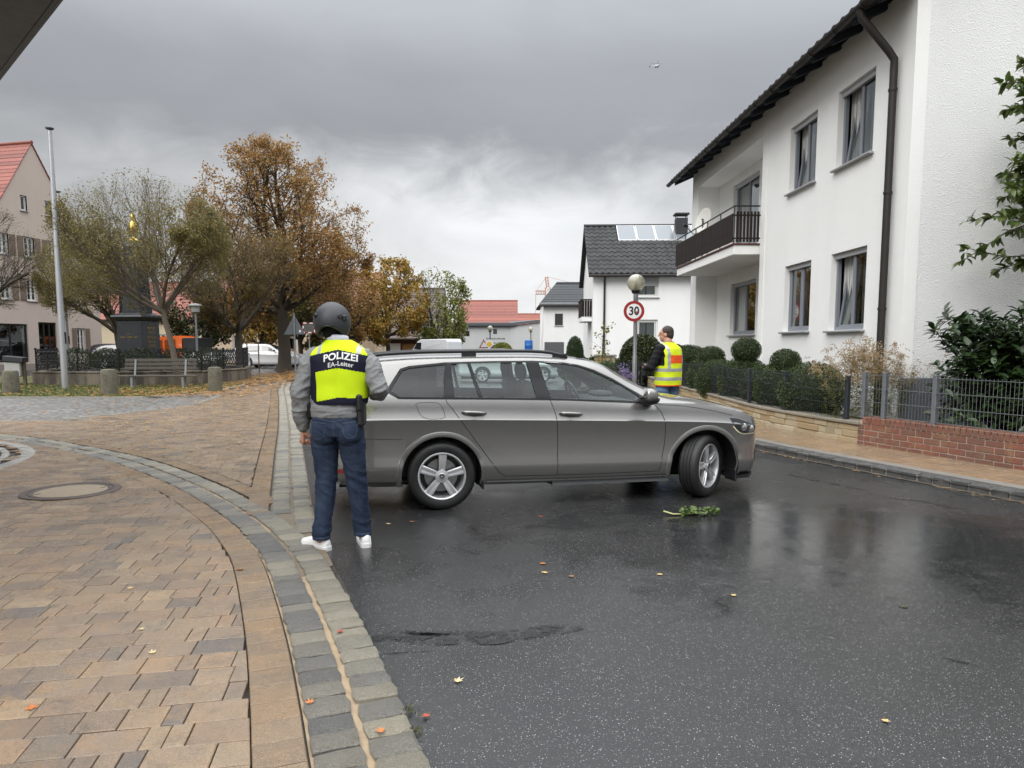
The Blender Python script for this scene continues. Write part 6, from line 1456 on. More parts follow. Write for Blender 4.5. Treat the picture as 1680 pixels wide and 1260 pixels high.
zroof = [1.0,1.13,1.235,1.335,1.385,1.415,1.420,1.365,1.135,1.005,.965,.905,.83,.755,.685,.62,.585]
zsid = [.97,1.09,1.19,1.285,1.335,1.365,1.372,1.315,1.085,.98,.95,.893,.818,.745,.675,.612,.58]
ysid = [.72,.68,.66,.655,.655,.655,.655,.66,.735,.80,.79,.77,.74,.72,.70,.68,.66]
yrf = [.62,.60,.58,.575,.575,.575,.575,.575,.62,.66,.66,.65,.63,.61,.6,.6,.6]
add_ = lambda L, d: [v + d for v in L]
lerp = lambda A, B, t: [a+(b-a)*t for a, b in zip(A, B)]
tab = [ln(0, zb), ln(.70, zb), ln(.80, add_(zb,.02)), ln(.845, lerp(zb,zcr,.12)), ln(.872, lerp(zb,zcr,.27)), ln(.876, lerp(zb,zcr,.34)), ln(.862, lerp(zb,zcr,.42)), ln(.878, lerp(zb,zcr,.75)), ln(.886, add_(zcr,-.016)), ln(.893, zcr), ln(.880, add_(zcr,.018)), ln(.866, lerp(zcr,zbl,.55)), ln(.838, zbl), ln(.826, lerp(zbl,zsid,.08)),
       (KX, [a*b for a, b in zip(lerp([.826]*17, ysid, .55), wf)], lerp(zbl,zsid,.52)), (KX, [a*b for a, b in zip(ysid, wf)], zsid), (KX, [a*b for a, b in zip(yrf, wf)], zroof), (KX, [a*b*.62 for a, b in zip(yrf, wf)], lerp(zroof,ztop,.78)), ln(0, ztop)]
xs_ = np.unique(np.round(np.concatenate([np.linspace(-1.05,-.8,9), np.linspace(-.8,2.8,53), np.linspace(2.8,3.50,22)]), 4))
HU = Hull(tab, xs_); hme = HU.mesh('body'); BV = bvh_of(hme)
for p in hme.polygons: p.use_smooth = True
body = link('body', hme); hme.materials.append(GREY); hme.materials.append(BLKP)
def cutter(mb, mi=0):
    o_ = mb.build('cutter', [GREY, BLKP]); return o_
def side_prism(poly, y0=-1.2, y1=1.2):
    m_ = MB(); n = len(poly); vs = [(p[0],y0,p[1]) for p in poly]+[(p[0],y1,p[1]) for p in poly]
    return m_.add(vs, [(i,(i+1)%n,n+(i+1)%n,n+i) for i in range(n)]+[tuple(range(n)),tuple(range(n,2*n))], 1)
def circ(cx, cz, r, n=40): return [(cx+r*math.cos(2*math.pi*i/n), cz+r*math.sin(2*math.pi*i/n)) for i in range(n)]
AR = .372; ARC = ((0,.318),(2.635,.316))
rq = [(-.46,1.115),(-.37,1.058),(.025,1.048),(.062,1.345),(-.27,1.312),(-.34,1.29)]
rdA = [(.125,1.048),(.355,1.042),(.27,1.352),(.115,1.347)]; rdB = [(.385,1.041),(.905,1.026),(.845,1.358),(.30,1.354)]
fdw = [(1.045,1.022),(1.895,.985),(1.955,1.02),(1.86,1.085),(1.70,1.18),(1.50,1.272),(1.36,1.318),(1.20,1.345),(.965,1.356)]
cuts = []
for cx, cz in ARC:
    for s_ in (-1,1): cuts.append(cutter(side_prism(circ(cx,cz,AR), s_*.56, s_*1.2)))
for poly in (rq, rdA, rdB, fdw): cuts.append(cutter(side_prism(poly)))
# cabin cavity
cav = Hull([(KX, [v*.0 for v in wf], [.55]*17), (KX, [.78]*17, [.55]*17), (KX, [.79]*17, add_(zbl,-.06)), (KX, [.775]*17, zbl), (KX, add_(ysid,-.035), add_(zsid,-.012)), (KX, add_(yrf,-.03), add_(zroof,-.03)), (KX, [0]*17, add_(ztop,-.03))], np.linspace(-.86,2.12,34))
cm = cav.mesh('cav'); cm.materials.append(GREY); cm.materials.append(BLKP)
for p in cm.polygons: p.material_index = 1
cuts.append(link('cutter', cm))
# windscreen opening
ws = MB(); 
wsp = [(1.44,.50,1.45),(2.16,.68,1.02),(2.16,-.68,1.02),(1.44,-.50,1.45)]
nrm = Vector((1,0,1.55)).normalized()*.22
ws.add([tuple(Vector(p)-nrm*.8) for p in wsp]+[tuple(Vector(p)+nrm) for p in wsp], [(3,2,1,0),(4,5,6,7),(0,1,5,4),(1,2,6,5),(2,3,7,6),(3,0,4,7)], 1)
cuts.append(cutter(ws))
boolean_cut(body, cuts); body.parent = car
body.data.set_sharp_from_angle(angle=R(38))
# glazing
for side in (-1,1):
    for nm_, poly, gm in (('quarter_window', rq, CGD), ('rear_door_window', rdA, CGL), ('rear_door_window', rdB, CGL), ('front_door_window', fdw, CGL)):
        vs, fs = patch(BV, poly, -.008, side); MB().add(vs, fs).build(nm_, gm, car, smooth=True)
g = []
for t in np.linspace(0,1,9):
    x = 1.42+.76*t
    for u in np.linspace(-1,1,13):
        hw = .505+.18*t; h = BV.ray_cast(Vector((x+.04*(1-u*u)*0, u*hw, 3)), Vector((0,0,-1))); g.append((h[0].x, h[0].y, h[0].z-.004))
MB().add(g, [(i*13+j,i*13+j+1,(i+1)*13+j+1,(i+1)*13+j) for i in range(8) for j in range(12)]).build('windscreen', CGL, car, smooth=True)
# black window surrounds and pillars, near and far side
def ring(outer, holes, side, off=.003):
    from mathutils.geometry import delaunay_2d_cdt
    pts = []; faces = []; edges = []
    def dens(P):
        o_ = []
        for i in range(len(P)):
            a, b = np.array(P[i]), np.array(P[(i+1)%len(P)]); k = max(1, int(np.linalg.norm(b-a)/.04)); o_ += [tuple(a+(b-a)*t/k) for t in range(k)]
        return o_
    for P in [outer]+list(holes):
        d_ = dens(P); n0 = len(pts); pts += d_; edges += [(n0+i, n0+(i+1)%len(d_)) for i in range(len(d_))]
    ox = [p[0] for p in outer]; oz = [p[1] for p in outer]
    pts += [(x, z) for x in np.arange(min(ox), max(ox), .02) for z in np.arange(min(oz), max(oz), .02) if inside(outer, x, z) and not any(inside(H_, x, z) for H_ in holes)]
    v2, e_, f2, *_ = delaunay_2d_cdt([Vector(p) for p in pts], edges, [], 0, 1e-6); out = []; F = []
    for p in v2:
        h = hit_side(BV, p.x, p.y, side); out.append((p.x, (h[0].y if h else side*.7)+side*off, p.y))
    for f in f2:
        c = sum((v2[i] for i in f), Vector((0,0)))/len(f)
        if inside(outer, c.x, c.y) and not any(inside(H_, c.x, c.y) for H_ in holes): F.append(tuple(f))
    return out, F
dlo = [(-.50,1.108),(-.45,1.075),(-.385,1.038),(.6,1.018),(1.2,1.0),(1.8,.968),(2.05,.955),(2.15,.948),(2.12,.965),(1.98,1.035),(1.86,1.105),(1.70,1.20),(1.52,1.285),(1.36,1.335),(1.2,1.362),(.9,1.376),(.5,1.374),(.06,1.364),(-.28,1.332),(-.36,1.308)]
for side in (-1,1):
    vs, fs = ring(dlo, [rq, rdA, rdB, fdw], side); MB().add(vs, fs).build('window_surround', BLKG, car, smooth=True)
# panel gaps, creases and trim
def gapline(nm_, pts, w=.006, m_=None, off=.0012, sides=(-1,1)):
    for side in sides:
        vs, fs = strip(BV, pts, w, off, side); MB().add(vs, fs).build(nm_, m_ or GAP, car)
gapline('door_gap', [(.94,1.37),(.985,1.18),(1.03,1.02),(1.085,.84),(1.10,.6),(1.104,.29)])
gapline('door_gap', [(2.09,.945),(2.15,.87),(2.185,.77),(2.19,.62),(2.18,.5),(2.145,.29)])
gapline('door_gap', [(.068,1.36),(.04,1.2),(.045,1.02),(.10,.94),(.33,.62),(.50,.385),(.55,.325),(.60,.296)])
gapline('door_gap', [(.60,.295),(1.4,.285),(2.145,.288)], .005)
gapline('bumper_gap', [(-.95,.80),(-.75,.70),(-.66,.683),(-.50,.678),(-.36,.672)], .004)
gapline('fuel_flap', [(-.235,.985),(-.20,1.002),(-.05,1.0),(.0,.97),(.03,.885),(.02,.862),(-.03,.855),(-.13,.858),(-.19,.89),(-.235,.985)], .004, sides=(-1,))
gapline('bonnet_gap', [(2.14,.945),(2.4,.925),(2.7,.875),(2.93,.822)], .005)
gapline('bumper_gap', [(2.99,.63),(3.1,.665)], .004)
gapline('sill_trim', [(.42,.248),(1.3,.238),(2.24,.236)], .016, CHROME if False else mat('satin sill', (.62,.61,.60), .3, .6), .014)
for side in (-1,1):
    vs, fs = strip(BV, [(.40,.216),(1.3,.206),(2.25,.206)], .036, .004, side); MB().add(vs, fs).build('sill_cladding', BLKP, car)
# wheel arch lips
for cx, cz in ARC:
    for side in (-1,1):
        vs = []; th = np.linspace(R(-14), R(194), 45); prof = [(AR-.004,-.012),(AR-.003,.004),(AR+.004,.0065),(AR+.036,.006),(AR+.046,.0005)]
        for a_ in th:
            for r_, dy in prof:
                x, z = cx+r_*math.cos(a_), cz+r_*math.sin(a_); hx, hz = cx+(AR+.03)*math.cos(a_), cz+(AR+.03)*math.sin(a_)
                h = hit_side(BV, hx, max(hz,.235), side); y = abs(h[0].y) if h else .85
                if r_ > AR+.05:
                    h2 = hit_side(BV, x, max(z,.235), side); y = abs(h2[0].y) if h2 else y
                vs.append((x, side*(y+dy), z))
        k = len(prof); MB().add(vs, [(i*k+j,i*k+j+1,(i+1)*k+j+1,(i+1)*k+j) for i in range(len(th)-1) for j in range(k-1)]).build('wheel_arch', GREY, car, smooth=True)
        # liner
        MB().add([(cx+(AR+.002)*math.cos(a_), side*y_, cz+(AR+.002)*math.sin(a_)) for a_ in th for y_ in (.60,.845)], [(2*i,2*i+1,2*i+3,2*i+2) for i in range(len(th)-1)]).build('arch_liner', BLKP, car, smooth=True)
# wheels
wheel(car, (0,-.765,.316), 0, side=-1); wheel(car, (0,.765,.316), 0, side=1)
wheel(car, (2.635,-.765,.316), R(37), side=-1, rot=100); wheel(car, (2.635,.765,.316), R(37), side=1)
# door handles
for x0, z0 in ((.185,.912),(1.115,.885)):
    for side in (-1,1):
        y = hit_side(BV, x0+.1, z0, side)[0].y
        hd = MB().tube([(x0,y+side*.004,z0),(x0+.03,y+side*.028,z0+.001),(x0+.12,y+side*.036,z0-.004),(x0+.20,y+side*.028,z0-.011),(x0+.225,y+side*.004,z0-.014)], [.012,.017,.019,.017,.011], 10, flat=.8).build('door_handle', GREY, car, smooth=True)
        vs, fs = patch(BV, [(x0+.05,z0-.018),(x0+.08,z0-.038),(x0+.14,z0-.042),(x0+.175,z0-.026),(x0+.18,z0-.004),(x0+.05,z0+.008)], .0015, side); MB().add(vs, fs).build('handle_recess_shade', mat('handle shadow', (.05,.05,.05), .5), hd)  # flat dark patch on the door: shade of the handle hollow put into colour
        vs, fs = strip(BV, [(x0+.03,z0-.008),(x0+.2,z0-.018)], .006, .036, side); MB().add(vs, fs).build('handle_strip', CHROME, hd)
# mirrors
for side in (-1,1):
    m_ = MB(); prof = []
    mo = MB().sphere((0,0,0), (.095,.120,.082), 20, 12).build('wing_mirror', GREY, car, loc=(1.985,side*.935,1.04), rot=(0,0,R(12)*side), smooth=True)
    for v_ in mo.data.vertices:
        if v_.co.x < -.03: v_.co.x = -.03-(v_.co.x+.03)*-.15
        q_ = Vector((v_.co.x/.095, v_.co.y/.120, v_.co.z/.082)); mx_ = max(abs(q_.x), abs(q_.y), abs(q_.z)) or 1; k_ = (q_.length/mx_)**.55; v_.co.y *= k_*.92; v_.co.z *= k_*.92
    MB().sphere((.01,0,-.035), (.098,.124,.055), 20, 8, z0=-1, z1=.2).build('mirror_base', BLKP, mo, smooth=True)
    MB().tube([(2.03,side*.82,.965),(2.01,side*.88,.985),(1.99,side*.93,1.0)], [.035,.03,.03], 10).build('mirror_arm', BLKP, car, smooth=True)
    MB().add([(-.0315,-.085,-.045),(-.0315,.085,-.045),(-.0315,.085,.045),(-.0315,-.085,.045)],[(0,1,2,3)]).build('mirror_glass', CHROME, mo)
# roof rails and roof details
for side in (-1,1):
    pts = []
    for x in np.linspace(-.72,1.28,24):
        h = BV.ray_cast(Vector((x, side*.555, 3)), Vector((0,0,-1))); k = min(1, (x+.72)/.16, (1.28-x)/.20); pts.append((x, side*.555, h[0].z+.004+.040*max(0,k)**.6))
    MB().tube(pts, .015, 8, flat=1.1).build('roof_rail', BLKP, car, smooth=True)
    for x in (-.66,.3,1.2):
        h = BV.ray_cast(Vector((x, side*.555, 3)), Vector((0,0,-1))); MB().bbox((x-.07,side*.555-.012,h[0].z-.004),(x+.07,side*.555+.012,h[0].z+.04),.006).build('rail_foot', BLKP, car)
pts = [(x, BV.ray_cast(Vector((x,0,3)),Vector((0,0,-1)))[0].z+.02) for x in (-.80,-.88)]
MB().tube([(-.62,0,1.425),(-.66,0,1.452),(-.72,0,1.462)], [.02,.012,.006], 8).build('antenna', BLKP, car)
sp = MB(); sp.bbox((-1.0,-.54,1.335),(-.80,.54,1.372),.016); sp.build('roof_spoiler', GREY, car, smooth=R(40))
MB().tube([(-.93,-.30,1.03),(-1.06,-.28,1.08),(-1.07,-.22,1.22),(-1.0,-.10,1.30)], .008, 6).build('wiper_arm', BLKP, car)
# lamps
for side in (-1,1):
    hl = [(2.90,.795),(2.955,.775),(3.05,.705),(3.095,.640),(3.04,.632),(2.985,.672),(2.93,.735)]
    hl = [(2.895,.80),(3.0,.785),(3.14,.742),(3.26,.69),(3.30,.655),(3.22,.628),(3.10,.622),(3.03,.632),(2.96,.69)]
    vs, fs = patch(BV, hl, .004, side, .03); lo = MB().add(vs, fs).build('headlight', LAMPG, car, smooth=True)
    vs, fs = patch(BV, hl, .0015, side, .03); MB().add(vs, fs).build('lamp_housing', mat('lamp housing', (.05,.05,.055), .25, .5), lo, smooth=True)
    for cx_, cz_, rr in ((3.06,.70,.040),(3.16,.68,.034)):
        h = hit_side(BV, cx_, cz_, side)
        if h: MB().sphere((h[0].x, h[0].y+side*.0, h[0].z), (rr,.012,rr), 16, 8).build('projector', CHROME, lo, smooth=True)
    vs, fs = strip(BV, [(2.93,.715),(2.99,.66),(3.06,.632),(3.2,.632)], .012, .003, side); MB().add(vs, fs).build('running_light', mat('amber white', (.75,.65,.45), .3), lo)
    vs, fs = patch(BV, [(-.99,.82),(-.88,.84),(-.80,.97),(-.84,1.02),(-1.0,1.0)], .004, side, .03); MB().add(vs, fs).build('tail_light', REDL, car, smooth=True)
    vs, fs = strip(BV, [(-.995,.395),(-.90,.39),(-.80,.388)], .035, .003, side, .02); MB().add(vs, fs).build('reflector', REDL, car)
    vs, fs = patch(BV, [(3.30,.40),(3.42,.43),(3.44,.34),(3.34,.30),(3.28,.33)], .003, side, .03); fo = MB().add(vs, fs).build('air_intake', BLKP, car, smooth=True)
    vs, fs = strip(BV, [(3.29,.38),(3.43,.39)], .014, .006, side, .02); MB().add(vs, fs).build('intake_trim', CHROME, fo)
vs, fs = strip(BV, [(-1.0,.27),(-.6,.255),(-.42,.25)], .05, .002, -1); MB().add(vs, fs).build('bumper_lower', mat('lower bumper grey', (.10,.10,.098), .4, .3), car)
MB().bbox((-.95,-.60,.20),(3.1,.60,.27),.02).build('underbody', BLKP, car)
MB().prism([(2.98,-.80),(3.18,-.745),(3.30,-.60),(3.40,-.40),(3.45,0),(3.40,.40),(3.30,.60),(3.18,.745),(2.98,.80)],.165,.20).build('front_lip', BLKP, car); MB().bbox((-.44,-.83,.17),(-.38,-.62,.30),.01).build('mud_flap', BLKP, car) if False else None
MB().bbox((.375,-.84,.175),(.395,-.62,.30),.006).build('mud_flap', BLKP, car); MB().bbox((2.99,-.82,.14),(3.01,-.60,.26),.006).build('mud_flap', BLKP, car)
# interior
def seat(x, y, parent):
    s = MB().bbox((x-.05,y-.25,.50),(x+.48,y+.25,.66),.05).build('seat', SEAT, parent, smooth=R(50))
    b = MB(); b.bbox((-.07,-.24,0),(.07,.24,.58),.06); bo = b.build('backrest', SEAT, s, smooth=R(50)); bo.matrix_local = Matrix.Translation((x,y,.62)) @ Matrix.Rotation(R(-17),4,'Y')
    h = MB().sphere((0,0,0), (.055,.14,.10), 16, 10); ho = h.build('headrest', SEAT, s, smooth=True); ho.matrix_local = Matrix.Translation((x-.20,y,1.265)) @ Matrix.Rotation(R(-12),4,'Y')
    for q in (-.05,.05): MB().tube([(x-.185,y+q,1.14),(x-.20,y+q,1.22)], .007, 6).build('headrest_post', CHROME, s)
for y in (-.37,.37): seat(1.05, y, car)
rb_ = MB().bbox((-.02,-.66,.50),(.48,.66,.64),.05).build('rear_bench', SEAT, car, smooth=R(50)); MB().bbox((-.12,-.66,.6),(.02,.66,1.06),.05).build('bench_back', SEAT, rb_, smooth=R(50))
for y in (-.42,.42): MB().sphere((-.06,y,1.12), (.05,.12,.075), 14, 8).build('headrest', SEAT, rb_, smooth=True)
MB().bbox((1.72,-.74,.62),(2.10,.74,.955),.06).build('dashboard', SEAT, car, smooth=R(50)); MB().bbox((1.85,.18,.95),(2.05,.55,1.01),.03).build('instrument_hood', SEAT, car)
sw_ = MB(); k = [(0,.185*math.cos(a_),.185*math.sin(a_)) for a_ in np.linspace(0,2*math.pi,33)]; sw_.tube(k, .016, 8, cap=False)
so = sw_.build('steering_wheel', BLKP, car, smooth=True); so.matrix_local = Matrix.Translation((1.63,.37,.95)) @ Matrix.Rotation(R(-24),4,'Y')
for a_ in (R(90),R(210),R(330)): MB().tube([(0,0,0),(0,.18*math.cos(a_),.18*math.sin(a_))], .016, 6).build('wheel_spoke', BLKP, so)
MB().sphere((0,0,0), (.03,.065,.06), 12, 8).build('airbag_cover', BLKP, so, smooth=True)
MB().bbox((1.88,-.05,1.20),(1.90,.10,1.26),.006).build('rear_view_mirror', BLKP, car) if False else MB().bbox((1.60,-.11,1.255),(1.625,.11,1.315),.008).build('rear_view_mirror', BLKP, car)
# ---- other cars: one plain model with its parts, copied and scaled
WPAINT = m_paint('white paint', (.74,.75,.76), 0.0, False); DPAINT = m_paint('black blue paint', (.012,.013,.017), .2, False); SPAINT = m_paint('silver white paint', (.55,.57,.58), .2, False); OPAINT = m_paint('orange paint', (.72,.13,.02), 0.0, False)
TINT = mat('tinted window', (.02,.023,.026), .06, spec=.8, coat=1.0, var=.2)
proto = empty('parked_car', (0,0,0), 0)
xs2 = np.unique(np.round(np.concatenate([np.linspace(-1.05,-.8,5), np.linspace(-.8,2.8,28), np.linspace(2.8,3.50,10)]), 4))
zt2 = [.95,1.05,1.16,1.31,1.40,1.445,1.452,1.405,1.19,1.025,.985,.925,.85,.775,.70,.63,.59]
hm2 = Hull(tab, xs2).mesh('body'); [setattr(p,'use_smooth',True) for p in hm2.polygons]; hm2.materials.append(WPAINT); bo2 = link('body', hm2, proto); bv2 = bvh_of(hm2)
for side in (-1,1):
    for nm_, poly in (('side_window', [(-.38,1.075),(.93,1.04),(.90,1.345),(.0,1.33),(-.30,1.27)]), ('side_window', [(.99,1.035),(1.95,.995),(1.86,1.08),(1.50,1.26),(1.2,1.335),(.96,1.345)])):
        vs, fs = patch(bv2, poly, .005, side, .12); MB().add(vs, fs).build(nm_, TINT, proto, smooth=True)
    for cx, cz in ARC:
        vs, fs = patch(bv2, [p for p in circ(cx,cz,.375,24) if p[1] > .235]+[], .003, side, .12); MB().add(vs, fs).build('wheel_well', BLKP, proto)
        wheel(proto, (cx,side*.80,.316), 0, side=side, detail=False)
    vs, fs = strip(bv2, [(-.42,.26),(1.3,.25),(3.05,.26)], .10, .002, side, .1); MB().add(vs, fs).build('sill_cladding', BLKP, proto)
    vs, fs = patch(bv2, [(2.93,.77),(3.1,.745),(3.26,.68),(3.2,.64),(3.02,.645)], .005, side, .06); MB().add(vs, fs).build('headlight', CHROME, proto)
    vs, fs = patch(bv2, [(-.99,.82),(-.88,.84),(-.80,.97),(-1.0,1.0)], .005, side, .06); MB().add(vs, fs).build('tail_light', REDL, proto)
    MB().sphere((1.98,side*.94,1.04), (.08,.10,.065), 10, 6).build('wing_mirror', BLKP, proto, smooth=True)
g = []
for t in np.linspace(0,1,6):
    for u in np.linspace(-1,1,7):
        h = bv2.ray_cast(Vector((1.46+.68*t, u*(.49+.17*t), 3)), Vector((0,0,-1))); g.append((h[0].x,h[0].y,h[0].z+.005))
MB().add(g, [(i*7+j,i*7+j+1,(i+1)*7+j+1,(i+1)*7+j) for i in range(5) for j in range(6)]).build('windscreen', TINT, proto, smooth=True)
MB().bbox((-.95,-.72,.15),(3.2,.72,.28),.02).build('underbody', BLKP, proto)
def park(first, label, loc, rz_, sc, paint):
    o_ = proto if first else copy_tree(proto)
    o_.location = loc; o_.rotation_euler = (0,0,rz_); o_.scale = sc
    tag(o_, label, 'car', 'cars parked round the square')
    for ch in o_.children:
        if ch.name.split('.')[0] == 'body': ch.material_slots[0].link = 'OBJECT'; ch.material_slots[0].material = paint
    return o_
park(True, 'white compact SUV parked behind the trees at the left', (-17.85,49.0,.0), R(-2), (.94,.98,1.13), WPAINT)
park(False, 'white car half hidden behind the white SUV and tree trunk', (-18.4,53.5,0), R(-4), (.94,.98,1.02), WPAINT)
park(False, 'black car with its nose showing left of the iron fence', (-29.9,47.0,0), R(180), (.96,1,1.0), DPAINT)
park(False, 'black SUV parked behind the left flagpole and iron fence', (-25.6,45.5,0), R(6), (1.0,1.03,1.15), DPAINT)
park(False, 'light silver car seen through the windows of the grey estate car', (-1.25,30.2,0), R(2), (.95,1,.96), SPAINT)

# ---- orange pickup truck
tr = empty('pickup_truck', (-23.0,49,0), R(172), 'orange cabbed small truck with black load box behind the monument', 'truck')
cb_ = MB(); prof = [(-.9,.75),(1.0,.75),(1.15,1.2),(.85,2.12),(-.75,2.18),(-.9,2.0)]
n_ = len(prof); cb_.add([(p[0],y,p[1]) for y in (-.85,.85) for p in prof], [(i,(i+1)%n_,n_+(i+1)%n_,n_+i) for i in range(n_)]+[tuple(range(n_)),tuple(range(n_,2*n_))])
cbo = cb_.build('cab', OPAINT, tr)
for y in (-.856,.856): MB().add([(-.45,y,1.2),(.35,y,1.2),(.35,y,1.9),(-.45,y,1.95)],[(0,1,2,3)]).build('cab_window', PANE, cbo); MB().add([(.5,y,1.2),(1.0,y,1.2),(.8,y,1.9),(.5,y,1.9)],[(0,1,2,3)]).build('cab_window', PANE, cbo)
MB().add([(1.158,-.75,1.22),(1.158,.75,1.22),(.88,.75,2.05),(.88,-.75,2.05)],[(0,1,2,3)]).build('windscreen', TINT, cbo)
MB().bbox((-2.1,-.85,.8),(-.98,.85,2.05),.03).build('load_box', BLKP, tr); MB().bbox((-3.9,-.85,.55),(1.9,.85,.85),.04).build('chassis', BLKP, tr); MB().bbox((1.0,-.8,.6),(1.95,.8,1.15),.08).build('bonnet', BLKP, tr)
MB().bbox((-3.9,-.9,.86),(-2.15,.9,1.25),.02).build('load_bed', mat('grey steel', (.2,.2,.21), .5, .5), tr)
for x in (1.2,-2.6):
    for sd in (-1,1): wheel(tr, (x,sd*.75,.38), 0, R_=.38, rim=.24, side=sd, detail=False)
# ---- white van
vn = empty('white_van', (-5.95,54.5,0), R(140), 'white panel van parked in front of the grey hall', 'van')
prof = [(-2.8,.45),(2.6,.45),(2.75,.8),(2.6,1.15),(2.0,1.35),(1.25,2.15),(.9,2.28),(-2.6,2.32),(-2.78,2.1)]
n_ = len(prof); v_ = MB(); v_.add([(p[0],y*(1 if p[1] < 1.4 else .92),p[1]) for y in (-.98,.98) for p in prof], [(i,(i+1)%n_,n_+(i+1)%n_,n_+i) for i in range(n_)]+[tuple(range(n_)),tuple(range(n_,2*n_))])
vb = v_.build('body', WPAINT, vn); bv_ = vb.modifiers.new('bev','BEVEL'); bv_.width = .08; bv_.segments = 3
MB().add([(1.98,-.82,1.40),(1.98,.82,1.40),(1.30,.78,2.12),(1.30,-.78,2.12)],[(0,1,2,3)]).build('windscreen', TINT, vn).location = (.035,0,.02)
for sd in (-1,1):
    MB().add([(.7,sd*.985,1.3),(1.85,sd*.985,1.3),(1.3,sd*.945,2.0),(.7,sd*.945,2.0)],[(0,1,2,3)]).build('side_window', TINT, vn)
    for x in (1.75,-1.75): wheel(vn, (x,sd*.9,.34), 0, R_=.34, rim=.2, side=sd, detail=False)

vn.scale = (.80,.86,.87)
# ================================================================ PEOPLE
from mathutils import noise as mnoise
def capsule(mb, pts, rads, n=14, flat=1.0):
    """tapered limb with rounded ends"""
    P = [Vector(p) for p in pts]; r = list(rads); d0 = (P[0]-P[1]).normalized(); d1 = (P[-1]-P[-2]).normalized()
    A = [P[0]+d0*r[0]*.95, P[0]+d0*r[0]*.7, P[0]+d0*r[0]*.35]; B = [P[-1]+d1*r[-1]*.35, P[-1]+d1*r[-1]*.7, P[-1]+d1*r[-1]*.95]
    mb.tube(A+P+B, [r[0]*.28, r[0]*.70, r[0]*.93]+r+[r[-1]*.93, r[-1]*.70, r[-1]*.28], n, flat=flat)
def loft(mb, secs, n=28, pw=2.3):
    """closed body of super-elliptic sections (cx,cy,z,rx,ry)"""
    vs = []
    for cx, cy, z, rx, ry in secs:
        for k in range(n):
            a = 2*math.pi*k/n; c, s_ = math.cos(a), math.sin(a); vs.append((cx+rx*math.copysign(abs(c)**(2/pw), c), cy+ry*math.copysign(abs(s_)**(2/pw), s_), z))
    m = len(secs); fs = [(i*n+k, i*n+(k+1)%n, (i+1)*n+(k+1)%n, (i+1)*n+k) for i in range(m-1) for k in range(n)]+[tuple(range(n-1,-1,-1)), tuple((m-1)*n+k for k in range(n))]
    mb.add(vs, fs)
def remesh(mb, voxel, mats_, name, parent, smooth=4, wr=None):
    me = mb.mesh(name, mats_); o_ = bpy.data.objects.new(name, me); COL.objects.link(o_)
    m_ = o_.modifiers.new('r','REMESH'); m_.mode = 'VOXEL'; m_.voxel_size = voxel
    s_ = o_.modifiers.new('s','SMOOTH'); s_.iterations = smooth; s_.factor = .5
    me2 = evaluated(o_); o_.modifiers.clear(); o_.data = me2; bpy.data.meshes.remove(me); me2.materials.clear()
    for x in (mats_ if isinstance(mats_, (list, tuple)) else [mats_]): me2.materials.append(x)
    if wr:
        nrm = [v.normal.copy() for v in me2.vertices]
        for v, n_ in zip(me2.vertices, nrm): v.co += n_*wr(v.co)
    me2.polygons.foreach_set('use_smooth', [True]*len(me2.polygons)); o_.parent = parent; return o_
def folds(p, sx, sz, seed=0.0):
    return mnoise.noise(Vector((p.x*sx+seed, p.y*sx, p.z*sz)))
def m_cloth(name, col, var=.25, weave=900, rough=.85, melange=0.0, fade=None):
    a = NT(name); P = a.coord('Object'); n = a.noise(weave, 2, .6, P); c = a.mix(n, tuple(x*(1-melange) for x in col), tuple(min(1,x*(1+melange)) for x in col))
    b = a.noise(7, 5, .6, P, 0, (1,1,.5)); c = a.mix(a.ramp(b, [(.35,0),(.75,var)]), c, fade or tuple(x*.6 for x in col))
    return a.pbr(c, rough, 0, a.bump(n, .3, .0012), .25)
SKIN = NT('skin'); _p = SKIN.coord(); SKIN = SKIN.pbr(SKIN.mix(SKIN.noise(14,4,.6,_p), (.46,.22,.15), (.58,.31,.22)), .5, 0, SKIN.bump(SKIN.noise(220,3,.6,_p), .15, .002)); 
JEAN = m_cloth('dark blue jeans', (.013,.022,.046), .70, 900, .85, .45, (.048,.070,.115)); JEANL = m_cloth('light blue jeans', (.10,.17,.30), .5, 900, .8, .2, (.20,.28,.40))
GJACK = m_cloth('grey melange jacket', (.235,.24,.245), .35, 420, .9, .45); NEON = m_cloth('neon yellow vest', (.62,.82,.01), .12, 700, .7, .08, (.50,.68,.01)); NAVY = m_cloth('navy vest', (.010,.011,.028), .3, 700, .7, .2); BLKC = m_cloth('black cloth', (.008,.008,.010), .3, 700, .8, .2); ORNG = m_cloth('signal orange', (.85,.10,.02), .12, 700, .7, .08)
REFL = mat('reflective tape', (.42,.43,.42), .4, .3, var=.08); WSHOE = mat('white leather', (.78,.78,.77), .45, var=.05, bump=.1); HELM = mat('matt helmet grey', (.035,.038,.044), .5, var=.12, bump=.15, bs=500); HAIRD = mat('dark brown hair', (.035,.024,.018), .7, var=.4, vs=60, bump=.8, bs=200)
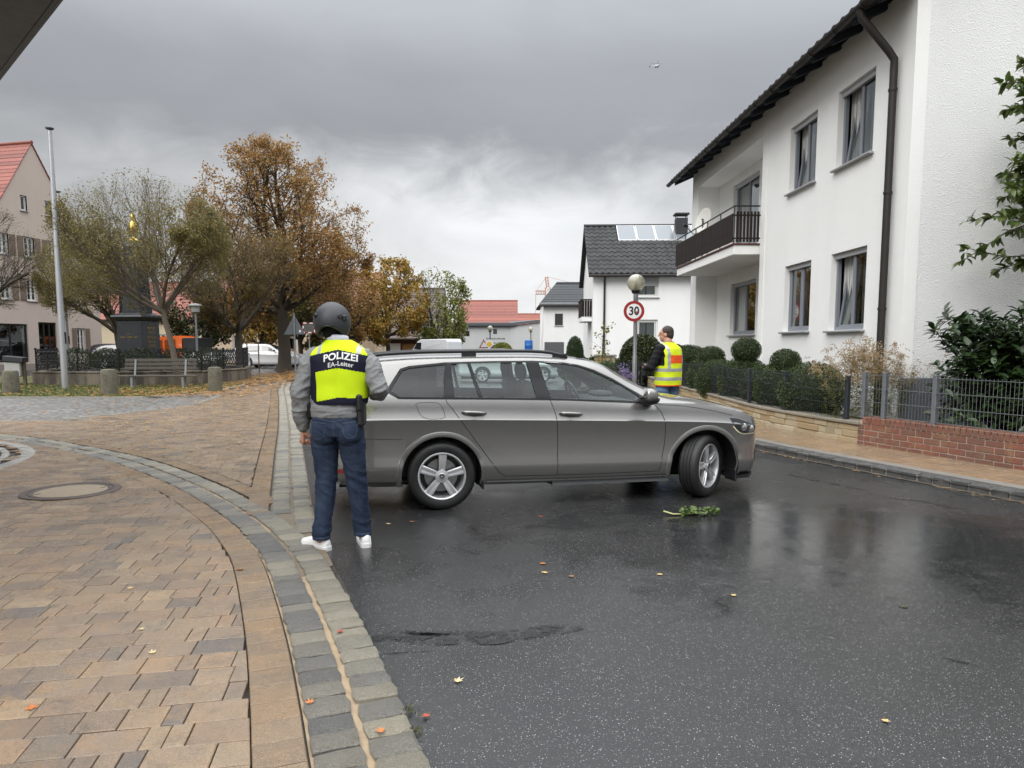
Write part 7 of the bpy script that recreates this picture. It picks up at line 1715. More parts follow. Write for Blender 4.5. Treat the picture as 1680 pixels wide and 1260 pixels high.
def head(mb, c, r, yaw, nose=True):
    """skull, jaw, nose, ears, facing local +y turned by yaw"""
    M_ = Matrix.Translation(c) @ Matrix.Rotation(yaw,4,'Z')
    mb.sphere((0,-.008,.025), (.076,.094,.100), 20, 14, mtx=M_); mb.sphere((0,.022,-.040), (.060,.066,.078), 18, 12, mtx=M_); mb.sphere((0,.045,-.085), (.036,.040,.032), 14, 10, mtx=M_)
    if nose:
        t_ = MB(); capsule(mb_t := MB(), [(0,.084,.018),(0,.098,-.004),(0,.108,-.022)], [.010,.011,.014], 8); mb.add(mb_t.v, mb_t.f, mtx=M_)
        t2 = MB(); capsule(t2, [(-.022,.086,-.055),(.022,.086,-.055)], [.009,.009], 8); mb.add(t2.v, t2.f, mtx=M_)
        t3 = MB(); capsule(t3, [(-.045,.078,.035),(0,.086,.038),(.045,.078,.035)], [.010,.012,.010], 8); mb.add(t3.v, t3.f, mtx=M_)
    for sx_ in (-1,1): mb.sphere((sx_*.080,-.012,-.010), (.012,.022,.034), 10, 8, mtx=M_)
def hand(mb, wrist, d, palm_n, side=1, curl=1.0, L=.085):
    """palm and five fingers; d = direction of the hand, palm_n = palm normal"""
    d = Vector(d).normalized(); n_ = Vector(palm_n); n_ = (n_-d*n_.dot(d)).normalized(); b = d.cross(n_)*side; w_ = Vector(wrist)
    capsule(mb, [w_, w_+d*L*.5, w_+d*L], [.024,.030,.031], 10, .62)
    for i, (off, ln_) in enumerate(((-.028,.066),(-.009,.076),(.010,.072),(.028,.058))):
        p0 = w_+d*L*.98+b*off; p1 = p0+(d*math.cos(.55*curl)+n_*math.sin(.55*curl))*ln_*.45; p2 = p1+(d*math.cos(1.6*curl)+n_*math.sin(1.6*curl))*ln_*.34; p3 = p2+(d*math.cos(2.5*curl)+n_*math.sin(2.5*curl))*ln_*.28
        capsule(mb, [p0,p1,p2,p3], [.0095,.009,.0085,.0075], 8)
    t0 = w_+d*L*.30-b*.026; t1 = t0+(d*.7-b*.55+n_*.35).normalized()*.034; t2 = t1+(d*.75+n_*.6+b*.15).normalized()*.028; t3 = t2+(d*.4+n_*.6+b*.5).normalized()*.022; capsule(mb, [t0,t1,t2,t3], [.013,.0115,.010,.008], 8)
def shoe(parent, heel, d, L=.285, m_=None, name='shoe'):
    """trainer: sole and lofted upper"""
    M_ = Matrix.Translation(heel) @ Matrix.Rotation(math.atan2(d[1], d[0]),4,'Z'); up = MB(); so = MB()
    secs = [(-.0,.026,.055,.055),(.02,.034,.030,.085),(.07,.037,.028,.092),(.12,.041,.028,.082),(.17,.046,.028,.066),(.22,.048,.028,.052),(.26,.040,.027,.040),(.285,.020,.026,.030)]
    n = 14; vs = []
    for x, w, z0, h in secs:
        z0 = .022
        for k in range(n):
            a = math.pi*k/(n-1); vs.append((x*L/.285, w*math.cos(a), z0+h*max(0.0, math.sin(a))**.75))
    m = len(secs); up.add(vs, [(i*n+k,i*n+k+1,(i+1)*n+k+1,(i+1)*n+k) for i in range(m-1) for k in range(n-1)]+[tuple(range(n)),tuple((m-1)*n+k for k in range(n))])
    o_ = up.build(name, m_ or WSHOE, parent, smooth=R(60)); o_.matrix_local = M_
    ol = [(x*L/.285, w+.006) for x, w, *_ in secs]; poly = [(-.008,-.02)]+[(x,-w) for x, w in ol]+[(L+.008,0)]+[(x,w) for x, w in ol[::-1]]+[(-.008,.02)]
    s2 = MB().prism(poly, 0, .030).build('sole', mat('white rubber', (.70,.70,.69), .5, var=.08), o_)
    for q in range(4): MB().tube([((.13+q*.018)*L/.285,-.020,.098-.010*q),((.135+q*.018)*L/.285,.020,.098-.010*q)], .004, 5).build('lace', WSHOE, o_)
    return o_
def vest_shell(parent, secs, paint, mats_, name='vest', n=150, m=96, lip=.0, wr=None, arm=None):
    """vest wrapped round the torso; paint(x,y,z) -> material index"""
    zs = [s_[2] for s_ in secs]; f = [pchip(zs, [s_[i] for s_ in secs]) for i in (0,1,3,4)]; vs = []; Z = np.linspace(zs[0], zs[-1], m); pw = 2.3
    for z in Z:
        cx, cy, rx, ry = [float(g(z)) for g in f]
        for k in range(n):
            a = 2*math.pi*k/n; c, s_ = math.cos(a), math.sin(a); p = Vector((cx+rx*math.copysign(abs(c)**(2/pw), c), cy+ry*math.copysign(abs(s_)**(2/pw), s_), z)); out = Vector((c,s_,0))
            if wr: p += out*wr(p)
            vs.append(p)
    fs = []; mi = []
    for i in range(m-1):
        for k in range(n):
            q = (i*n+k, i*n+(k+1)%n, (i+1)*n+(k+1)%n, (i+1)*n+k); c = sum((vs[j] for j in q), Vector())/4; t_ = paint(c)
            if t_ is None: continue
            fs.append(q); mi.append(t_)
    b = MB(); b.v = [tuple(v) for v in vs]; b.f = fs; b.mi = mi; o_ = b.build(name, mats_, parent, smooth=True, fix=False); return o_
def wrap_text(txt, size, m_, parent, bv, ctr, face, bold, sx, arch=0.0, name='lettering', off=.004):
    """lettering laid on a curved surface: ctr=(x,z) in the person's frame, seen from -y"""
    me = text_mesh(txt, size, m_, bold, 0, sx); bm = bmesh.new(); bm.from_mesh(me); bmesh.ops.triangulate(bm, faces=bm.faces)
    bmesh.ops.subdivide_edges(bm, edges=[e_ for e_ in bm.edges if e_.calc_length() > .02], cuts=2); bm.to_mesh(me); bm.free()
    for v in me.vertices:
        x, z = ctr[0]+v.co.x, ctr[1]+v.co.y-arch*abs(v.co.x); h = bv.ray_cast(Vector((x,-2,z)), Vector((0,1,0))); y = h[0].y if h[0] else -.16; v.co = Vector((x, y-off, z))
    return link(name, me, parent)

# ---- policeman seen from behind
cop = empty('person', (-1.290,5.22,0), R(0), 'person seen from behind in dark helmet, neon POLIZEI vest, grey jacket and jeans', 'person')
# continuous body under the clothes
b = MB(); loft(b, [(0,0,.90,.15,.10),(0,0,1.0,.155,.105),(.01,0,1.15,.15,.10),(.02,0,1.32,.175,.11),(.025,0,1.44,.175,.10),(.02,0,1.52,.09,.07)])
capsule(b, [(.015,.0,1.48),(-.005,.02,1.60)], [.062,.058]); head(b, (-.025,.03,1.705), .1, R(-8))
LH, LK, LA = (-.105,0,.93), (-.095,.03,.50), (-.135,-.035,.09); RH, RKn, RA_ = (.100,0,.93), (.118,.055,.50), (.152,.085,.09)
for h_, k_, a_ in ((LH,LK,LA),(RH,RKn,RA_)): capsule(b, [h_,k_,a_], [.078,.052,.040])
LS, LE, LW = (-.175,.0,1.425), (-.262,-.035,1.165), (-.268,.035,.915); RS, RE, RW = (.205,0,1.415), (.322,-.045,1.20), (.235,.20,1.165)
for s_, e_, w_ in ((LS,LE,LW),(RS,RE,RW)): capsule(b, [s_,e_,w_], [.046,.036,.028])
hand(b, (LW[0],LW[1]+.005,LW[2]-.02), (-.02,.10,-1), (.25,.9,.1), -1, 1.05); hand(b, RW, (-.8,.5,.15), (-.3,-.9,.2), 1, 1.0)
remesh(b, .0052, SKIN, 'body', cop, 3)
# jeans
b = MB(); loft(b, [(0,0,.86,.165,.115),(.0,0,.93,.188,.132),(.0,0,1.0,.182,.125),(.005,0,1.06,.168,.115)], pw=2.4)
capsule(b, [(-.098,0,.92),(-.10,.012,.78),(-.098,.03,.54),(-.108,.015,.40),(-.132,-.03,.13)], [.096,.098,.076,.071,.060]); capsule(b, [(.094,0,.92),(.100,.02,.78),(.115,.055,.54),(.126,.06,.40),(.151,.085,.13)], [.096,.097,.075,.070,.060])
b.sphere((-.085,-.055,.90), (.10,.075,.11), 16, 10); b.sphere((.088,-.055,.90), (.10,.075,.11), 16, 10)
def wrj(p):
    k = 1.0 if p.z < .86 else .35
    kn = math.exp(-((p.z-.52)/.10)**2); an = math.exp(-((p.z-.15)/.10)**2); hp = math.exp(-((p.z-.80)/.05)**2)
    q = Vector((p.x+p.z*.5, p.y, p.z+p.x*.6)); rg = 1-2.4*abs(folds(q,7,13,3)); return k*.004*folds(p,6,5)+(.006*kn+.009*an+.003)*rg+.005*hp*(1-2*abs(folds(p,8,30,5)))+.0025*(1-2*abs(folds(q,22,34,9)))
je = remesh(b, .007, JEAN, 'jeans', cop, 3, wrj); BVJ = bvh_of(je.data)
def seam(pts, bv, r_=.0022, m_=None, name='stitching', par=None):
    out = []
    for x, z in pts:
        h = bv.ray_cast(Vector((x,-2,z)), Vector((0,1,0)))
        if h[0]: out.append((h[0].x, h[0].y-.001, h[0].z))
    if len(out) > 1: MB().tube(out, r_, 4).build(name, m_ or mat('stitch blue', (.06,.085,.13), .8), par)
dens = lambda P: [tuple(q) for q in cspline(P, .012)]
seam(dens([(-.165,.965),(-.10,.962),(-.055,.958)]), BVJ, par=je); seam(dens([(-.165,.965),(-.160,.87),(-.118,.845),(-.072,.872),(-.055,.958)]), BVJ, par=je)
seam(dens([(.165,.972),(.11,.965),(.062,.955)]), BVJ, par=je); seam(dens([(.165,.972),(.160,.88),(.118,.85),(.078,.875),(.062,.955)]), BVJ, par=je); seam(dens([(.003,1.03),(.0,.95),(.0,.86)]), BVJ, .003, par=je); seam(dens([(-.17,1.0),(-.06,.985),(0,.972),(.06,.985),(.17,1.0)]), BVJ, .0022, par=je)
for x_, y_ in ((-.132,-.03),(.151,.085)): MB().lathe([(.058,0),(.066,.004),(.067,.026),(.060,.03)], 24).build('turn_up', JEAN, je, loc=(x_,y_,.082), smooth=True)
# belt, holster
MB().lathe([(1.0,0),(1.03,.004),(1.03,.036),(1.0,.04)], 40, mtx=Matrix.Translation((.003,0,1.005)) @ Matrix.Diagonal((.176,.122,1,1))).build('belt', BLKC, cop, smooth=R(40))
MB().bbox((.155,-.10,.93),(.215,.02,1.13),.02).build('holster', BLKP, cop); MB().bbox((.165,-.13,1.05),(.205,-.05,1.17),.012).build('pistol_grip', BLKP, cop); MB().bbox((-.215,-.06,.98),(-.165,.05,1.10),.015).build('belt_pouch', BLKC, cop)
# jacket
b = MB(); tors = [(.0,0,1.0,.185,.128),(.002,0,1.06,.188,.130),(.008,0,1.15,.186,.128),(.018,0,1.28,.205,.135),(.025,0,1.40,.215,.135),(.028,0,1.47,.19,.118),(.025,0,1.53,.12,.085),(.02,.005,1.565,.075,.07)]
loft(b, tors); capsule(b, [(-.150,0,1.445),(-.190,-.005,1.38),(-.262,-.035,1.165),(-.266,.0,1.03),(-.268,.035,.935)], [.066,.071,.062,.056,.047]); capsule(b, [(.205,0,1.44),(.242,-.005,1.38),(.325,-.05,1.20),(.30,.07,1.175),(.235,.20,1.165)], [.066,.071,.063,.058,.050])
def wrg(p):
    arm = 1.0 if abs(p.x-.02) > .20 else .4; hem = math.exp(-((p.z-1.05)/.06)**2)
    q = Vector((p.x+p.z*.35, p.y, p.z-p.x*.4)); return arm*(.008*(1-2.4*abs(folds(q,6,15,2)))+.0055*(1-2.4*abs(folds(q,14,30,8)))+.002*(1-2*abs(folds(q,34,60,5))))+.005*folds(p,6,8,4)+hem*.008*(1-2*abs(folds(p,5,30,1)))
remesh(b, .007, GJACK, 'jacket', cop, 3, wrg)
MB().tube([(x_, -.125-.0*abs(x_), 1.075+.05*abs(x_)) for x_ in np.linspace(-.15,.16,9)], .006, 5).build('hem_fold', GJACK, cop) if False else None
MB().lathe([(.072,0),(.078,.005),(.080,.040),(.073,.046),(.068,.03)], 28, mtx=Matrix.Translation((.012,.008,1.545)) @ Matrix.Rotation(R(-8),4,'X')).build('shirt_collar', mat('white collar', (.70,.72,.78), .7), cop, smooth=True)
# vest: navy body, neon yoke and lower panel, reflective shoulder tapes
vs_ = [(.022,0,1.095,.196,.146),(.022,0,1.12,.204,.150),(.025,0,1.20,.210,.150),(.030,0,1.30,.222,.152),(.036,0,1.40,.230,.152),(.036,0,1.455,.220,.142),(.034,0,1.50,.180,.122),(.030,0,1.535,.126,.100),(.022,.003,1.562,.088,.085)]
VX = .045
def paint(c):
    x = c.x-VX; back = c.y < .0
    if not back: return 1 if abs(x) < .15 else 0
    ax = abs(x)
    if c.z > 1.492-ax*.22-(.0 if ax < .20 else .0):
        if c.z < 1.555 and (-.155 < x+(.0) < -.125 or .128 < x < .158): return 2
        return 1
    lo = 1.362-ax*.20
    if c.z < lo:
        if -.163 < x < .198 and c.z > 1.150-(.20 if x < 0 else .06)*ax: return 1
        return 0
    return 0
vo = vest_shell(cop, vs_, paint, [NAVY, NEON, REFL], wr=lambda p: .004*folds(p,8,10,1)+.003*math.sin(p.x*40+p.z*18)*abs(folds(p,4,4,6))-(.006*math.exp(-((p.x-VX)/.012)**2) if p.z < 1.36 else 0))
BVV = bvh_of(vo.data); WLET = mat('white lettering', (.80,.80,.79), .5, var=.04)
wrap_text('POLIZEI', .070, WLET, cop, BVV, (VX+.022,1.450), 0, .0018, 1.02, .20); wrap_text('EA-Leiter', .047, WLET, cop, BVV, (VX+.022,1.394), 0, .0004, 1.0, .18)
# helmet
he = MB(); nu, nv = 56, 22; hv = []; C = Vector((-.028,.028,1.690))
for j in range(nv+1):
    for i in range(nu):
        a = 2*math.pi*i/nu; side_ = abs(math.cos(a)); back = max(0, -math.sin(a)); zl = -.035-.075*side_**1.5*(1 if math.sin(a) < .5 else .5)+.005*back; t_ = j/nv
        el0 = math.asin(max(-.9, zl/.158)); el = el0+(math.pi/2-el0)*t_; hv.append((C.x+.133*math.cos(el)*math.cos(a), C.y+.150*math.cos(el)*math.sin(a), C.z+.148*math.sin(el)))
he.add(hv, [(j*nu+i,j*nu+(i+1)%nu,(j+1)*nu+(i+1)%nu,(j+1)*nu+i) for j in range(nv) for i in range(nu)]); ho = he.build('helmet', HELM, cop, smooth=True); sm = ho.modifiers.new('s','SOLIDIFY'); sm.thickness = .012; sm.offset = -1
rimp = [hv[i] for i in range(nu)]+[hv[0]]; MB().tube(rimp, .006, 6, cap=False).build('helmet_rim', BLKP, ho, smooth=True)
for a, z_, r_ in ((R(225),.045,.016),(R(310),.040,.017),(R(285),-.025,.009),(R(180),.03,.014)):
    q = Vector((C.x+.131*math.cos(a), C.y+.148*math.sin(a), C.z+z_)); nq = Vector((math.cos(a),math.sin(a),.2)); o_ = MB().lathe([(0,.010),(r_*.8,.010),(r_,.005),(r_,-.012)], 14).build('helmet_bolt', BLKP, ho, smooth=R(30)); o_.matrix_local = Matrix.Translation(q) @ nq.to_track_quat('Z','Y').to_matrix().to_4x4()
MB().bbox((.066,-.075,1.70),(.100,-.03,1.740),.008).build('rail_clip', BLKP, ho)
MB().lathe([(.06,0),(.074,.01),(.080,.05),(.086,.085),(.08,.10)], 26, mtx=Matrix.Translation((-.018,.02,1.575)) @ Matrix.Diagonal((1,1.08,1,1)), a0=R(205), a1=R(345)).build('neck_guard', BLKC, ho, smooth=True)
for sx_ in (-1,1): MB().sphere((-.025+sx_*.088,.03,1.655), (.026,.042,.05), 14, 10).build('ear_cup', BLKP, ho, smooth=True)
MB().tube([(-.112,.04,1.66),(-.09,.075,1.60),(-.025,.115,1.585),(.04,.075,1.60),(.062,.04,1.66)], .009, 6).build('chin_strap', BLKC, ho)
shoe(cop, (-.075,-.055,.0), (-.83,.56), m_=WSHOE); shoe(cop, (.19,.02,.0), (-.30,.95), m_=WSHOE)

# ---- man in yellow and orange vest beyond the bonnet
mn = empty('person', (2.55,11.6,0), R(40), 'dark haired person in yellow and orange safety vest looking down behind the bonnet', 'person')
b = MB(); loft(b, [(0,0,.88,.15,.11),(0,0,1.0,.17,.125),(0,0,1.2,.17,.125),(0,0,1.4,.18,.12),(0,0,1.50,.09,.075)])
capsule(b, [(0,.0,1.45),(0,.025,1.58)], [.068,.060]); head(b, (0,.055,1.650), .1, R(25))
for s_ in (-1,1): capsule(b, [(s_*.1,0,.90),(s_*.11,.02,.48),(s_*.115,-.01,.08)], [.08,.055,.042])
for s_, e_, w_ in (((-.20,0,1.42),(-.30,.06,1.14),(-.14,.30,1.12)),((.20,0,1.42),(.30,.06,1.14),(.14,.30,1.14))): capsule(b, [s_,e_,w_], [.058,.044,.032])
hand(b, (-.13,.31,1.12), (.6,.8,.05), (.7,-.6,.2), 1, 1.0); hand(b, (.13,.31,1.14), (-.6,.8,.05), (-.7,-.6,.2), -1, 1.0)
remesh(b, .0065, SKIN, 'body', mn, 2)
b = MB(); loft(b, [(0,0,.84,.165,.12),(0,0,.92,.185,.135),(0,0,1.02,.178,.13)])
for s_ in (-1,1): capsule(b, [(s_*.098,0,.90),(s_*.105,.02,.75),(s_*.11,.02,.50),(s_*.115,-.01,.13)], [.10,.095,.075,.062])
remesh(b, .012, JEANL, 'jeans', mn, 3, lambda p: .006*folds(p,8,14)+.004*math.sin(p.z*80+p.x*20))
b = MB(); loft(b, [(0,0,.92,.19,.14),(0,0,1.1,.195,.145),(0,0,1.3,.205,.145),(0,0,1.42,.19,.125),(0,0,1.50,.105,.085),(0,.005,1.535,.075,.07)])
for s_, e_, w_ in (((-.185,0,1.43),(-.30,.06,1.14),(-.145,.29,1.12)),((.185,0,1.43),(.30,.06,1.14),(.145,.29,1.14))): capsule(b, [s_,e_,w_], [.078,.066,.050])
remesh(b, .011, BLKC, 'jacket', mn, 3, lambda p: .005*folds(p,9,12)+.003*math.sin(p.z*70+p.x*25))
def paint2(c):
    ax = abs(c.x); back = c.y < 0
    if ax > .196 and 1.16 < c.z < 1.50: return None
    for z in (1.095,.955):
        if abs(c.z-z) < .026: return 1
    if back:
        if .125 < ax < .165 and c.z > 1.09: return 1
        if ax < .125 and 1.20 < c.z < 1.325: return 2
    elif ax < .012 or (.09 < ax < .13 and c.z > 1.09): return 1
    if c.z < .86: return 2
    return 0
vest_shell(mn, [(0,0,.845,.208,.165),(0,0,.95,.214,.165),(0,0,1.1,.216,.163),(0,0,1.3,.226,.160),(0,0,1.42,.212,.142),(0,0,1.485,.135,.105),(0,.003,1.525,.088,.085)], paint2, [m_cloth('lime yellow vest', (.66,.78,.02), .12, 700, .7, .08, (.55,.65,.02)), REFL, ORNG], n=120, m=80, wr=lambda p: .005*folds(p,8,12,2))
h_ = MB(); h_.sphere((0,-.022,.044), (.083,.090,.094), 24, 16, z0=-.75); h_.sphere((0,-.050,-.005), (.075,.062,.085), 20, 12); ho2 = h_.build('hair', HAIRD, mn, smooth=True, loc=(0,.055,1.650), rot=(0,0,R(25)))
for v in ho2.data.vertices:
    v.co += v.co.normalized()*.004*mnoise.noise(v.co*60)
for s_ in (-1,1): MB().sphere((s_*.030,.092,.018), (.010,.006,.006), 10, 6).build('eye', mat('eye', (.05,.04,.035), .2), mn, smooth=True).matrix_local = Matrix.Translation((0,.055,1.650)) @ Matrix.Rotation(R(25),4,'Z')
MB().lathe([(1,0),(1.03,.005),(1.03,.04),(1,.045)], 36, mtx=Matrix.Translation((0,0,.835)) @ Matrix.Diagonal((.188,.138,1,1))).build('belt', BLKC, mn, smooth=R(40))
for sx_ in (-.115,.115): shoe(mn, (sx_,-.07,0), (.05*sx_,1), m_=BLKP)
mn.scale = (1.17,1.12,1.03)
# dark camera-like device held in front
gd = empty('handheld_radio', (mn.location.x-.30,mn.location.y+.32,1.13), R(33), 'black handheld device in front of the yellow vested person', 'device')
MB().bbox((-.06,-.03,-.12),(.06,.04,.10),.015).build('case', BLKP, gd); MB().tube([(.03,0,.10),(.03,0,.22)], .008, 6).build('aerial', BLKP, gd); MB().bbox((-.04,-.034,-.02),(.04,-.028,.06),.002).build('display', BLKG, gd)
# ================================================================ SMALL THINGS
LEAFT = [FALL]
def maple_leaf(size):
    """lobed leaf outline, slightly curled"""
    pts = []; lob = [(0,1.0),(22,.45),(48,.85),(72,.42),(105,.62),(140,.35),(165,.42),(180,.15),(195,.42),(220,.35),(255,.62),(288,.42),(312,.85),(338,.45)]
    v = [(0,0,.0)]
    for a, r_ in lob: v.append((size*r_*math.sin(R(a)), size*r_*math.cos(R(a)), size*.28*r_*r_*random.uniform(.4,1)))
    n = len(lob); f = [(0,i+1,(i+1)%n+1) for i in range(n)]; return v, f
LC = {'yellow': (.52,.38,.16), 'orange': (.46,.15,.04), 'brown': (.26,.12,.05), 'red': (.36,.06,.03), 'dark': (.02,.03,.012), 'pale': (.55,.45,.26)}
def fallen(x, y, z, size, c, label):
    e = empty('fallen_leaf', (x,y,z), random.uniform(0,6.28), label, 'leaf', 'single fallen leaves on the paving')
    m_ = mat('leaf '+c, LC[c], .5, var=.35, vs=30); v, f = maple_leaf(size); MB().add(v, f).build('blade', m_, e, smooth=True, fix=False)
    MB().tube([(0,0,.004),(-size*.15,-size*.6,.006),(-size*.1,-size*1.0,.004)], size*.025, 4).build('stalk', mat('leaf stalk', (.25,.14,.06), .6), e)
fallen(-.249,3.097,.004,.036,'pale','pale yellow leaf lying alone on the near asphalt'); fallen(1.517,2.754,.004,.026,'yellow','small yellow leaf on the asphalt near the bottom right')
fallen(.213,4.845,.004,.036,'orange','small orange leaf on the road, farthest of the centre group'); fallen(.225,4.645,.004,.036,'yellow','yellow leaf in the middle of the road centre group'); fallen(.391,4.569,.004,.034,'brown','light brown leaf right of the yellow one in the road centre')
fallen(.979,4.606,.004,.032,'yellow','narrow yellow leaf alone on the road below the front door'); fallen(1.352,4.212,.004,.030,'yellow','pale yellow leaf on the road below the front wheel'); fallen(.255,6.214,.004,.034,'red','reddish leaf on the asphalt beside the car sill'); fallen(2.285,4.019,.004,.045,'dark','dark green leaf on the wet road at the right')
fallen(-.86,6.02,.004,.035,'brown','brown leaf on the asphalt just before the rear wheel'); fallen(-1.05,5.95,.004,.035,'pale','pale leaf behind the rear wheel near the standing person')
fallen(-.505,2.62,.036,.030,'orange','orange leaf on the near granite setts by the bottom edge'); fallen(-.845,2.84,.036,.030,'orange','orange leaf between edge pavers and dark setts'); fallen(-.90,3.58,.036,.030,'red','red brown leaf in the sandy joint between the setts'); fallen(-1.82,4.62,.036,.045,'brown','brown leaf on the setts left of the white shoe')
fallen(-1.99,2.80,.033,.040,'orange','orange and red leaf on the tan pavers at the lower left'); fallen(-1.75,3.33,.033,.030,'pale','pale leaf on the tan pavers, lower left middle'); fallen(-1.95,3.62,.033,.026,'pale','small pale leaf on the tan pavers above the other one'); fallen(-2.55,3.38,.033,.022,'dark','tiny dark leaf on the tan pavers at the left'); fallen(-2.35,4.25,.033,.030,'yellow','small yellow leaf on the pavers below the curved band'); fallen(-3.55,5.5,.033,.03,'pale','pale leaf on the pavers right of the manhole'); fallen(-.35,2.78,.012,.028,'red','red leaf in the weeds at the asphalt edge')
# leaf stalk on the road
# torn green twig near the front wheel
tw = empty('green_twig', (1.593,6.282,.004), R(10), 'torn green leafy twig lying on the wet road near the front wheel', 'twig'); rs = np.random.RandomState(77); vs = []
MB().tube([(-.22,.05,.03),(-.15,.0,.012),(-.02,-.02,.012),(.12,.0,.02),(.22,.02,.03)], [.007,.006,.005,.004,.003], 6).build('stem', mat('pale stem', (.50,.50,.22), .5), tw)
for k in range(120):
    t_ = rs.uniform(-.08,.26); big_leaf(vs, None, (t_, rs.normal(0,.04), rs.uniform(.005,.06)), (rs.normal(),rs.normal(),rs.uniform(-.2,.5)), (rs.normal(0,.4),rs.normal(0,.4),1), rs.uniform(.03,.07), .03, .3)
from_lists_leaf('leaves', vs, leafmat('fresh green leaf', [(.06,.12,.02),(.10,.16,.03),(.14,.19,.045),(.05,.09,.018)], .4, .25), tw, kind='stuff')
# sealed cracks in the asphalt
_t = NT('bitumen seal'); _P = _t.coord('World'); _n = _t.noise(26, 5, .7, _P); _d = _t.n('ShaderNodeBsdfPrincipled'); _t.put(_t.mix(_n, (.007,.007,.008), (.018,.018,.019)), _d.inputs['Base Color']); _d.inputs['Roughness'].default_value = .34
_tr = _t.n('ShaderNodeBsdfTransparent'); _mx = _t.n('ShaderNodeMixShader'); _t.l(_t.ramp(_t.noise(9, 6, .75, _P), [(.44, 0), (.56, .92)]), _mx.inputs[0]); _t.l(_tr.outputs[0], _mx.inputs[1]); _t.l(_d.outputs[0], _mx.inputs[2]); _t.l(_mx.outputs[0], _t.out.inputs[0]); TAR = _t.m
def seal(pts, w):
    c = cspline(pts, .02); t_ = np.gradient(c, axis=0); t_ /= np.linalg.norm(t_, axis=1)[:,None]; n = np.stack([-t_[:,1], t_[:,0]], 1); k = len(c)
    ww = np.array([w*(.25+.75*math.sin(math.pi*min(1,max(0,i/(k-1))))**.6)*(1+.5*mnoise.noise(Vector((i*.09,w*50,0)))) for i in range(k)]); jit = np.array([[.012*mnoise.noise(Vector((i*.13,3,1)))] for i in range(k)])
    a, b = c+n*(ww[:,None]/2)+n*jit, c-n*(ww[:,None]/2)+n*jit; vs = [(p[0],p[1],.004) for p in a]+[(p[0],p[1],.004) for p in b]
    MB().add(vs, [(i,i+1,k+i+1,k+i) for i in range(k-1)]).build('crack_seal', TAR, road, fix=True)
seal([(-.74,3.56),(-.58,3.60),(-.40,3.555),(-.15,3.575),(.05,3.62),(.22,3.68),(.42,3.72)], .15); seal([(-.66,3.66),(-.42,3.63),(-.2,3.66)], .05); seal([(-.66,3.38),(-.50,3.41),(-.38,3.42)], .012); seal([(2.05,3.36),(2.14,3.31),(2.22,3.25)], .018)
seal([(3.25,8.45),(3.35,8.1),(3.55,7.7),(3.72,7.35)], .07); seal([(3.75,7.1),(3.85,6.95),(4.0,6.85),(4.15,6.5)], .05)
# weeds at the kerb edge
vs = []; rs = np.random.RandomState(5)
for (x, y, r_, n) in ((-.44,2.80,.025,60),(-.385,2.66,.02,40),(-1.17,4.62,.02,20),(-.60,3.1,.012,16)):
    for k in range(n): big_leaf(vs, None, (x+rs.normal(0,r_),y+rs.normal(0,r_),.01), (rs.normal(0,.6),rs.normal(0,.6),.7), rs.normal(size=3), rs.uniform(.010,.028), .005, .5)
from_lists_leaf('weeds', vs, leafmat('weed', [(.07,.08,.02),(.12,.10,.03),(.05,.07,.015)], .6, .2), label='small weeds and moss growing at the asphalt edge', cat='weeds', kind='stuff')
rs = np.random.RandomState(15); vs, fs = [], []
gut_ = offset(rkf, -.05)
for k in range(1300):
    i = rs.randint(60, len(gut_)-1); x, y = gut_[i]+rs.normal(0,.05,2); a_ = rs.uniform(0,6.28); s_ = rs.uniform(.008,.032)
    if y > 16 or y < 4 or rs.rand() > .35+.65*(mnoise.noise(Vector((i*.012,1,2))) > 0): continue
    j = len(vs); vs += [(x+s_*math.cos(a_),y+s_*math.sin(a_),.009),(x-s_*.6*math.sin(a_),y+s_*.6*math.cos(a_),.008),(x-s_*math.cos(a_),y-s_*math.sin(a_),.010),(x+s_*.6*math.sin(a_),y-s_*.6*math.cos(a_),.008)]; fs.append((j,j+1,j+2,j+3))
from_lists('gutter_litter', vs, fs, leafmat('gutter bits', [(.24,.17,.10),(.34,.26,.16),(.14,.10,.06),(.30,.18,.07)], .6, .1), label='sandy grit and leaf bits gathered along the right kerb', cat='litter', kind='stuff')
# blue barrel by the distant house
bb = empty('blue_barrel', (1.17,50,0), 0, 'bright blue water barrel standing before the small white house', 'barrel')
MB().lathe([(0,.5),(.26,.5),(.28,.56),(.285,.9),(.30,.93),(.285,.96),(.285,1.5),(.30,1.53),(.285,1.56),(.28,1.86),(.25,1.9),(0,1.9)], 24).build('shell', mat('blue plastic', (.02,.13,.42), .4, var=.1), bb, smooth=R(30)); MB().bbox((-.35,-.35,0),(.35,.35,.5),.02).build('stand', CONC, bb)
# tower crane far behind
cr = empty('tower_crane', (10.2,205,0), 0, 'distant orange tower crane between red roof and white house', 'crane'); CRM = mat('crane orange', (.50,.22,.10), .6, .2)
def truss(a, b, w, n, name):
    a, b = Vector(a), Vector(b); d = (b-a); u = Vector((0,1,0)); v = d.normalized().cross(u).normalized(); m_ = MB(); cor = [u*w+v*w, u*w-v*w, -u*w-v*w, -u*w+v*w]
    for c in cor: m_.tube([a+c, b+c], .09, 4)
    for i in range(n):
        for k in range(4): m_.tube([a+d*i/n+cor[k], a+d*(i+1)/n+cor[(k+1)%4]], .05, 3)
    m_.build(name, CRM, cr)
truss((0,0,0),(0,0,18),.7,12,'mast'); truss((-3.5,0,16.6),(-.8,0,16.6),.45,4,'counter_jib'); truss((.8,0,16.6),(26,0,17.4),.4,20,'jib'); truss((0,0,18),(-.4,0,21),.35,4,'tower_head')
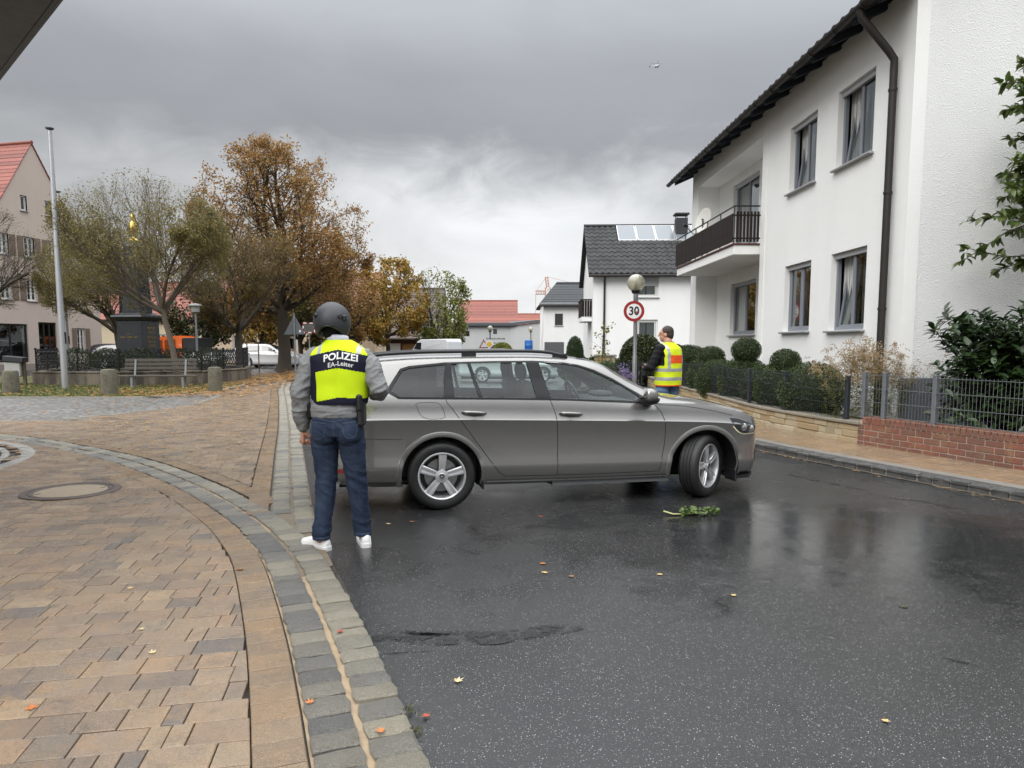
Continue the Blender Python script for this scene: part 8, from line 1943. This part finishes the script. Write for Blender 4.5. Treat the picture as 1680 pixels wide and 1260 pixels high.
MB().tube([(-.4,0,21),(14,0,17.8)], .05, 3).build('tie_rope', CRM, cr); MB().tube([(-.4,0,21),(-3.3,0,17)], .05, 3).build('tie_rope', CRM, cr); MB().tube([(-3.4,0,16.4),(-3.5,0,5)], .06, 3).build('hoist_rope', CRM, cr)
# helicopter
hc = empty('helicopter', (59.6,300,114.4), R(160), 'small white and dark helicopter in the grey sky', 'helicopter'); HW = mat('heli white', (.45,.46,.48), .35, coat=.5); HD = mat('heli blue', (.02,.025,.05), .3, coat=.5)
b_ = MB(); loft(b_, [(0,0,0,.1,.1),(0,0,.25,.75,.8),(0,0,.9,.95,1.0),(0,0,1.9,1.0,1.05),(0,0,3.0,.85,.9),(0,0,3.9,.35,.45),(0,0,7.4,.17,.2),(0,0,7.5,.1,.1)], 20, 2.1)
o_ = b_.build('fuselage', HW, hc, smooth=True); o_.matrix_local = Matrix.Rotation(R(90),4,'Y') @ Matrix.Rotation(R(90),4,'Z')
MB().sphere((.55,0,.05), (.75,.84,.72), 16, 10).build('cockpit_glass', HD, hc, smooth=True)
MB().bbox((.4,-.7,-1.0),(3.6,.7,-.62),.2).build('belly', HD, hc); MB().bbox((1.2,-.4,.9),(3.0,.4,1.35),.15).build('engine_cowl', HW, hc); MB().tube([(1.9,0,1.3),(1.9,0,1.75)], .12, 8).build('rotor_mast', HD, hc)
for k in range(4): MB().bbox((.2,-.14,0),(5.1,.14,.04),.01, mtx=Matrix.Translation((1.9,0,1.75)) @ Matrix.Rotation(R(30+90*k),4,'Z') @ Matrix.Rotation(R(-3),4,'Y')).build('rotor_blade', HD, hc)
MB().bbox((7.0,-.06,-.5),(7.9,.06,1.3),.05).build('tail_fin', HD, hc); MB().lathe([(.55,-.08),(.6,-.1),(.6,.1),(.55,.08)], 18, mtx=Matrix.Translation((7.4,0,.1)) @ Matrix.Rotation(R(90),4,'X')).build('tail_rotor_ring', HD, hc)
for y in (-.9,.9): MB().tube([(.1,y,-1.25),(.4,y,-1.5),(3.2,y,-1.5)], .05, 5).build('skid', HD, hc)
for y in (-.9,.9):
    for x in (.9,2.7): MB().tube([(x,y*.5,-.9),(x,y,-1.5)], .04, 5).build('skid_strut', HD, hc)

hc.scale = (.50,.50,.50)
